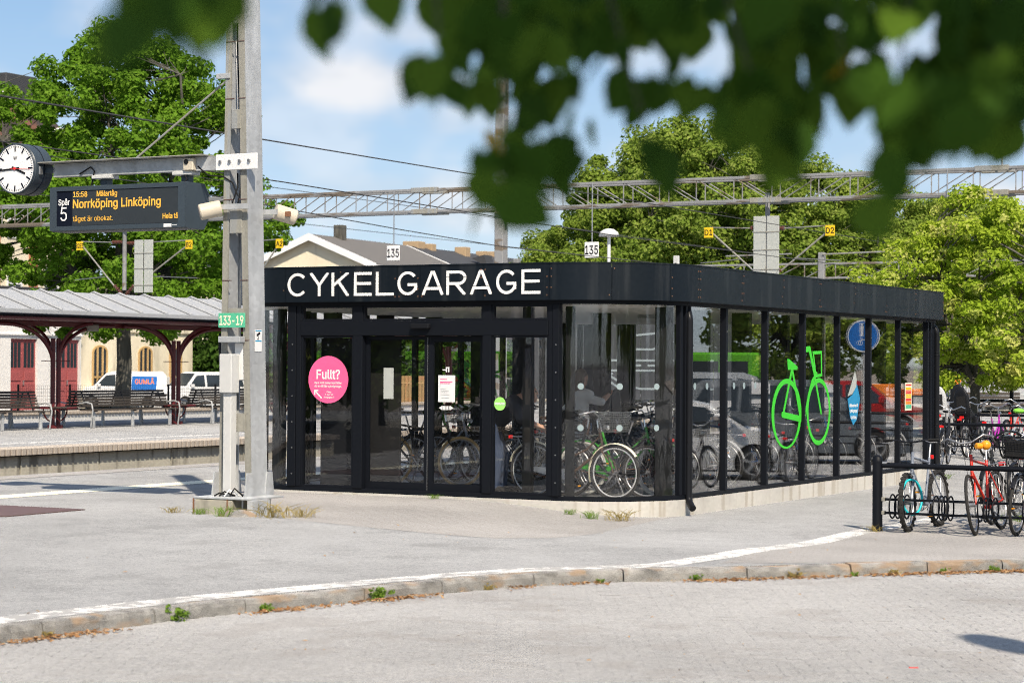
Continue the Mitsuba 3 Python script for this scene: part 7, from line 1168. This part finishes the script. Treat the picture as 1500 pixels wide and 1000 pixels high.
park(hatch, 'carsilver', 'parked_car', 'pale blue grey car mirrored far away in the long glass wall', 'car', 31.5, 69.0, -0.4, CD + 15)
bus = thing('city_bus', 'bright green city bus mirrored small in the left panes of the long glass wall', 'bus'); BM = move(41, 77, -0.6, 150)
part(bus, 'body', cb(-6, 6, -1.27, 1.27, 0.3, 3.0, 0.12), 'busgreen', M=BM)
for s in (-1, 1):
    for i_ in range(7): part(bus, 'window', cb(-5.4 + 1.55 * i_, -3.97 + 1.55 * i_, s * 1.275 - 0.01, s * 1.275 + 0.01, 1.25, 2.55, 0.004), 'windowdark', M=BM)
    for x in (-3.4, 3.6): part(bus, 'wheel', disc_cyl([x, s * 1.2, 0.48], [0, 1, 0], 0.48, 0.25, 24, 0.03), 'tyre', M=BM)
part(bus, 'windscreen', cb(5.99, 6.02, -1.1, 1.1, 1.0, 2.7, 0.01), 'windowdark', M=BM)
trk = thing('orange_truck', 'orange lorry mirrored behind the red car in the long glass wall', 'lorry'); TM = move(26.7, 72.7, -1.2, 155, 0.7)
part(trk, 'box', cb(-3.4, 1.2, -1.2, 1.2, 0.9, 3.0, 0.05), 'orange', M=TM); part(trk, 'cab', cb(1.35, 3.0, -1.15, 1.15, 0.5, 2.7, 0.15), 'orange', M=TM); part(trk, 'cab_window', cb(1.8, 2.7, -1.165, 1.165, 1.5, 2.3, 0.02), 'windowdark', M=TM); part(trk, 'chassis', cb(-3.4, 2.9, -0.6, 0.6, 0.45, 0.9, 0.02), 'blackmatt', M=TM)
for x in (-2.3, 2.1):
    for s in (-1, 1): part(trk, 'wheel', disc_cyl([x, s * 1.0, 0.48], [0, 1, 0], 0.48, 0.28, 24, 0.03), 'tyre', M=TM)
# vans by the station house
kv = park(vanp, 'carwhite', 'parked_van', 'white van with long side windows facing left before the cream house', 'van', -52.7, 68.7, -0.75, 250)
kv2 = park(vans, 'carwhite', 'parked_van', 'white panel van with blue and orange label half hidden by the maple trunk', 'van', -56.3, 66.6, -0.75, 217)
vr = math.radians(217); side_n = np.array([-math.sin(vr), math.cos(vr), 0]); fx = np.array([math.cos(vr), math.sin(vr), 0])
lb = part(kv2, 'label', place(extr(Polygon([(-0.62, -0.30), (0.58, -0.30), (0.62, 0.30), (-0.58, 0.32)]).buffer(0.05), 0.004), np.array([-56.3, 66.6, 0.60]) + side_n * 0.958 - fx * 1.25, -fx, (0, 0, 1)), 'blue', label='blue label with orange lettering')
t = text('GUMLÅ', 0.24, 0.003, True, True); t.apply_scale([0.85, 1, 1]); part(lb, 'lettering', place(t, np.array([-56.3, 66.6, 0.68]) + side_n * 0.965 - fx * 1.27, -fx, (0, 0, 1)), 'orange')
yf = thing('yard_fence', 'thin dark mesh fence before the white vans', 'fence')
ya, yb_ = np.array([-50.5, 52.0]), np.array([-44.5, 66.5])
for s_ in np.linspace(0, 1, 7): q = ya + (yb_ - ya) * s_; part(yf, 'post', cb(q[0] - 0.04, q[0] + 0.04, q[1] - 0.04, q[1] + 0.04, -0.75, 0.65, 0.01), 'black')
wires_ = [rod((*(ya + (yb_ - ya) * t_), -0.7), (*(ya + (yb_ - ya) * t_), 0.6), 0.006, 3) for t_ in np.linspace(0, 1, 150)] + [rod((*ya, z), (*yb_, z), 0.006, 3) for z in np.linspace(-0.7, 0.6, 9)]
part(yf, 'mesh', cat(wires_), 'wire', kind='stuff', label='thin mesh wires')
# traffic sign that is mirrored in the long glass wall
ts = thing('cycle_path_sign', 'round blue path sign with adult, child and bicycle, mirrored in the long glass wall', 'sign'); sx, sy, sz = 7.55, 14.8, 2.28; gsx = gz(sx, sy)
part(ts, 'pole', disc_cyl([sx, sy + 0.04, (sz + gsx) / 2 + 0.1], [0, 0, 1], 0.03, sz - gsx + 0.4, 12), 'galv'); nx_ = np.array([-0.25, -0.968, 0]); ux_ = np.array([0.968, -0.25, 0]); o_ = np.array([sx, sy, sz])
part(ts, 'plate', place(extr(ell(0.30, 0.30, 40), 0.02), o_, ux_, (0, 0, 1)), 'blue'); part(ts, 'border', place(extr(ell(0.30, 0.30, 40).difference(ell(0.28, 0.28, 40)), 0.003), o_ + nx_ * 0.022 * 0 + np.cross(ux_, [0, 0, 1]) * 0.0205, ux_, (0, 0, 1)), 'letterwhite')
fig = lambda x, s: unary_union([Point(x, 0.17 * s).buffer(0.022 * s), Polygon([(x - 0.03 * s, 0.14 * s), (x + 0.03 * s, 0.14 * s), (x + 0.022 * s, 0.05 * s), (x + 0.022 * s, -0.06 * s), (x - 0.022 * s, -0.06 * s), (x - 0.022 * s, 0.05 * s)])])
from shapely.affinity import translate as tr_
pic = unary_union([tr_(fig(0.03, 1.0), 0, 0.05), tr_(fig(-0.05, 0.62), 0, 0.03), ell(0.045, 0.045).difference(ell(0.035, 0.035)).buffer(0).__class__(np.array(ell(0.045, 0.045).exterior.coords) + [-0.07, -0.13]).difference(Polygon(np.array(ell(0.035, 0.035).exterior.coords) + [-0.07, -0.13])), Polygon(np.array(ell(0.045, 0.045).exterior.coords) + [0.06, -0.13]).difference(Polygon(np.array(ell(0.035, 0.035).exterior.coords) + [0.06, -0.13])), LineString([(-0.07, -0.13), (-0.03, -0.07), (0.04, -0.07), (0.06, -0.13)]).buffer(0.006), LineString([(0.04, -0.07), (0.03, -0.045), (0.05, -0.04)]).buffer(0.006)])
part(ts, 'symbol', place(extr(pic, 0.002), o_ + np.cross(ux_, [0, 0, 1]) * 0.0206, ux_, (0, 0, 1)), 'letterwhite')

# ------------------------------------------------------------------ people inside the garage
def chain(J, pairs, rl=0.02):
    m = m3.Manifold()
    for a, b in pairs:
        (pa, ra), (pb, rb) = J[a], J[b]; m += m3.Manifold.batch_hull([m3.Manifold.sphere(ra, 14).translate(tuple(map(float, pa))), m3.Manifold.sphere(rb, 14).translate(tuple(map(float, pb)))])
    m = m.refine_to_length(rl).to_mesh(); t = trimesh.Trimesh(m.vert_properties[:, :3], m.tri_verts); trimesh.smoothing.filter_taubin(t, iterations=12); return t
def hand_J(J, pre, wrist, d, side, s=1.0):
    """palm, four bent fingers and a thumb from the wrist along d"""
    d = np.array(d, float) / np.linalg.norm(d); side = np.array(side, float) - d * (np.array(side, float) @ d); side /= np.linalg.norm(side); nrm_ = np.cross(d, side); pr = []
    J[pre + 'w'] = (wrist, 0.026 * s); J[pre + 'p'] = (wrist + d * 0.075 * s, 0.030 * s); pr.append((pre + 'w', pre + 'p'))
    for i_, (o, L) in enumerate(((-0.033, 0.062), (-0.011, 0.074), (0.011, 0.072), (0.033, 0.055))):
        b = wrist + d * 0.085 * s + side * o * s; k1 = b + (d * 0.8 + nrm_ * 0.5) * L * 0.55 * s; k2 = k1 + (d * 0.25 + nrm_ * 0.95) * L * 0.5 * s
        J[f'{pre}{i_}a'], J[f'{pre}{i_}b'], J[f'{pre}{i_}c'] = (b, 0.0105 * s), (k1, 0.0095 * s), (k2, 0.0085 * s); pr += [(pre + 'p', f'{pre}{i_}a'), (f'{pre}{i_}a', f'{pre}{i_}b'), (f'{pre}{i_}b', f'{pre}{i_}c')]
    b = wrist + d * 0.03 * s - side * 0.03 * s; k1 = b - side * 0.03 * s + d * 0.03 * s + nrm_ * 0.015 * s; k2 = k1 + d * 0.03 * s + nrm_ * 0.012 * s; J[pre + 'ta'], J[pre + 'tb'], J[pre + 'tc'] = (b, 0.013 * s), (k1, 0.011 * s), (k2, 0.009 * s); pr += [(pre + 'w', pre + 'ta'), (pre + 'ta', pre + 'tb'), (pre + 'tb', pre + 'tc')]
    return pr
def person(label, base, deg, pelvis, chest, neck, head, hands, elbows, feet, knees, clothes, hair, s=1.0):
    """joints in the person's own frame (x forward, y left, z up)"""
    M = move(base[0], base[1], base[2], deg); k = thing('person', label, 'person'); V = np.array
    sh = [V(chest) + V((0, sg * 0.17, 0.03)) for sg in (1, -1)]; hp = [V(pelvis) + V((0, sg * 0.095, -0.02)) for sg in (1, -1)]; fdir = (V(head) - V(neck)) / np.linalg.norm(V(head) - V(neck))
    J = dict(pel=(V(pelvis), 0.125), ab=((V(pelvis) + V(chest)) / 2, 0.118), ch=(V(chest), 0.13), nk=(V(neck), 0.052), hd=(V(head), 0.088), jaw=(V(head) + V((0.035, 0, -0.075)), 0.055), nose=(V(head) + V((0.098, 0, -0.025)), 0.012), nb=(V(head) + V((0.088, 0, 0.012)), 0.010), chin=(V(head) + V((0.062, 0, -0.105)), 0.026), mouth=(V(head) + V((0.078, 0, -0.068)), 0.02))
    pr = [('pel', 'ab'), ('ab', 'ch'), ('ch', 'nk'), ('nk', 'hd'), ('hd', 'jaw'), ('nb', 'nose'), ('jaw', 'chin'), ('jaw', 'mouth'), ('hd', 'nb')]; tp, lp_ = [('pel', 'ab'), ('ab', 'ch')], []
    for i_, n_ in enumerate('lr'):
        J['ear' + n_] = (V(head) + V((-0.005, (1 - 2 * i_) * 0.088, -0.02)), 0.02); pr.append(('hd', 'ear' + n_))
        J['s' + n_], J['e' + n_], J['h' + n_] = (sh[i_], 0.062), (V(elbows[i_]), 0.043), (V(hands[i_]), 0.029); pr += [('ch', 's' + n_), ('s' + n_, 'e' + n_), ('e' + n_, 'h' + n_)]; tp += [('ch', 's' + n_), ('s' + n_, 'e' + n_)]
        J['t' + n_], J['k' + n_], J['a' + n_], J['f' + n_] = (hp[i_], 0.088), (V(knees[i_]), 0.058), (V(feet[i_]) + V((-0.03, 0, 0.08)), 0.042), (V(feet[i_]) + V((0.15, 0, 0.035)), 0.035); pr += [('pel', 't' + n_), ('t' + n_, 'k' + n_), ('k' + n_, 'a' + n_), ('a' + n_, 'f' + n_)]; lp_ += [('pel', 't' + n_), ('t' + n_, 'k' + n_), ('k' + n_, 'a' + n_)]
        d = V(hands[i_]) - V(elbows[i_]); pr += hand_J(J, 'H' + n_, V(hands[i_]), d, (0, 1 if i_ else -1, 0.3))
    part(k, 'body', chain(J, pr, 0.014), 'skin', smooth=True, M=M)
    G = {a: (p, r_ + 0.016) for a, (p, r_) in J.items()}
    if clothes.get('long'): tp += [('el', 'hl'), ('er', 'hr')]
    part(k, 'top', chain(G, tp, 0.022), clothes['top'], smooth=True, M=M)
    if 'skirt' in clothes: 
        G['sk'] = ((V(knees[0]) + V(knees[1])) / 2 + V((0, 0, 0.02)), 0.21); G['pel'] = (V(pelvis), 0.15); part(k, 'skirt', chain(G, [('pel', 'sk')], 0.03), clothes['skirt'], smooth=True, M=M)
    else: part(k, 'trousers', chain(G, lp_, 0.022), clothes['legs'], smooth=True, M=M)
    for i_, n_ in enumerate('lr'): part(k, 'shoe', chain({a: (p, r_ + 0.012) for a, (p, r_) in J.items()}, [('a' + n_, 'f' + n_)], 0.02), 'blackmatt', smooth=True, M=M)
    hJ = dict(a=(V(head) + V((-0.022, 0, 0.03)), 0.093), b=(V(head) + V((-0.05, 0, -0.05)), 0.075)); hp_ = [('a', 'b')]
    if hair[1] == 'long': hJ['c'] = (V(neck) + V((-0.075, 0, -0.12)), 0.06); hp_ += [('b', 'c')]
    part(k, 'hair', chain(hJ, hp_, 0.015), hair[0], smooth=True, M=M)
    for sg in (1, -1): e = trimesh.creation.icosphere(2, 0.013); e.apply_translation(V(head) + V((0.078, sg * 0.032, 0.012))); part(k, 'eye', e, 'blackmatt', smooth=True, M=M)
    return k
person('person in dark clothes with grey hair bending over a bicycle behind the right front pane', (2.72, 1.02, 0.012), 20, (-0.22, 0, 0.90), (0.10, 0, 1.16), (0.20, 0, 1.27), (0.30, 0, 1.33), [(0.42, 0.20, 0.86), (0.44, -0.16, 0.90)], [(0.20, 0.27, 0.96), (0.22, -0.27, 0.98)], [(-0.05, 0.12, 0), (-0.12, -0.12, 0)], [(-0.06, 0.12, 0.48), (-0.10, -0.12, 0.48)], dict(top='jacket', legs='jeans'), ('haircap', 'short'))
person('person with long brown hair, white top and patterned skirt inside the glass corner', (2.62, 3.30, 0.012), 75, (0.0, 0, 0.88), (0.02, 0, 1.24), (0.03, 0, 1.40), (0.06, 0, 1.52), [(0.30, -0.30, 1.28), (0.22, 0.24, 0.98)], [(0.10, -0.33, 1.18), (0.04, 0.27, 1.08)], [(0.02, 0.10, 0), (-0.08, -0.10, 0)], [(0.03, 0.10, 0.46), (-0.03, -0.10, 0.46)], dict(top='shirtwhite', skirt='zebra'), ('hair', 'long'))
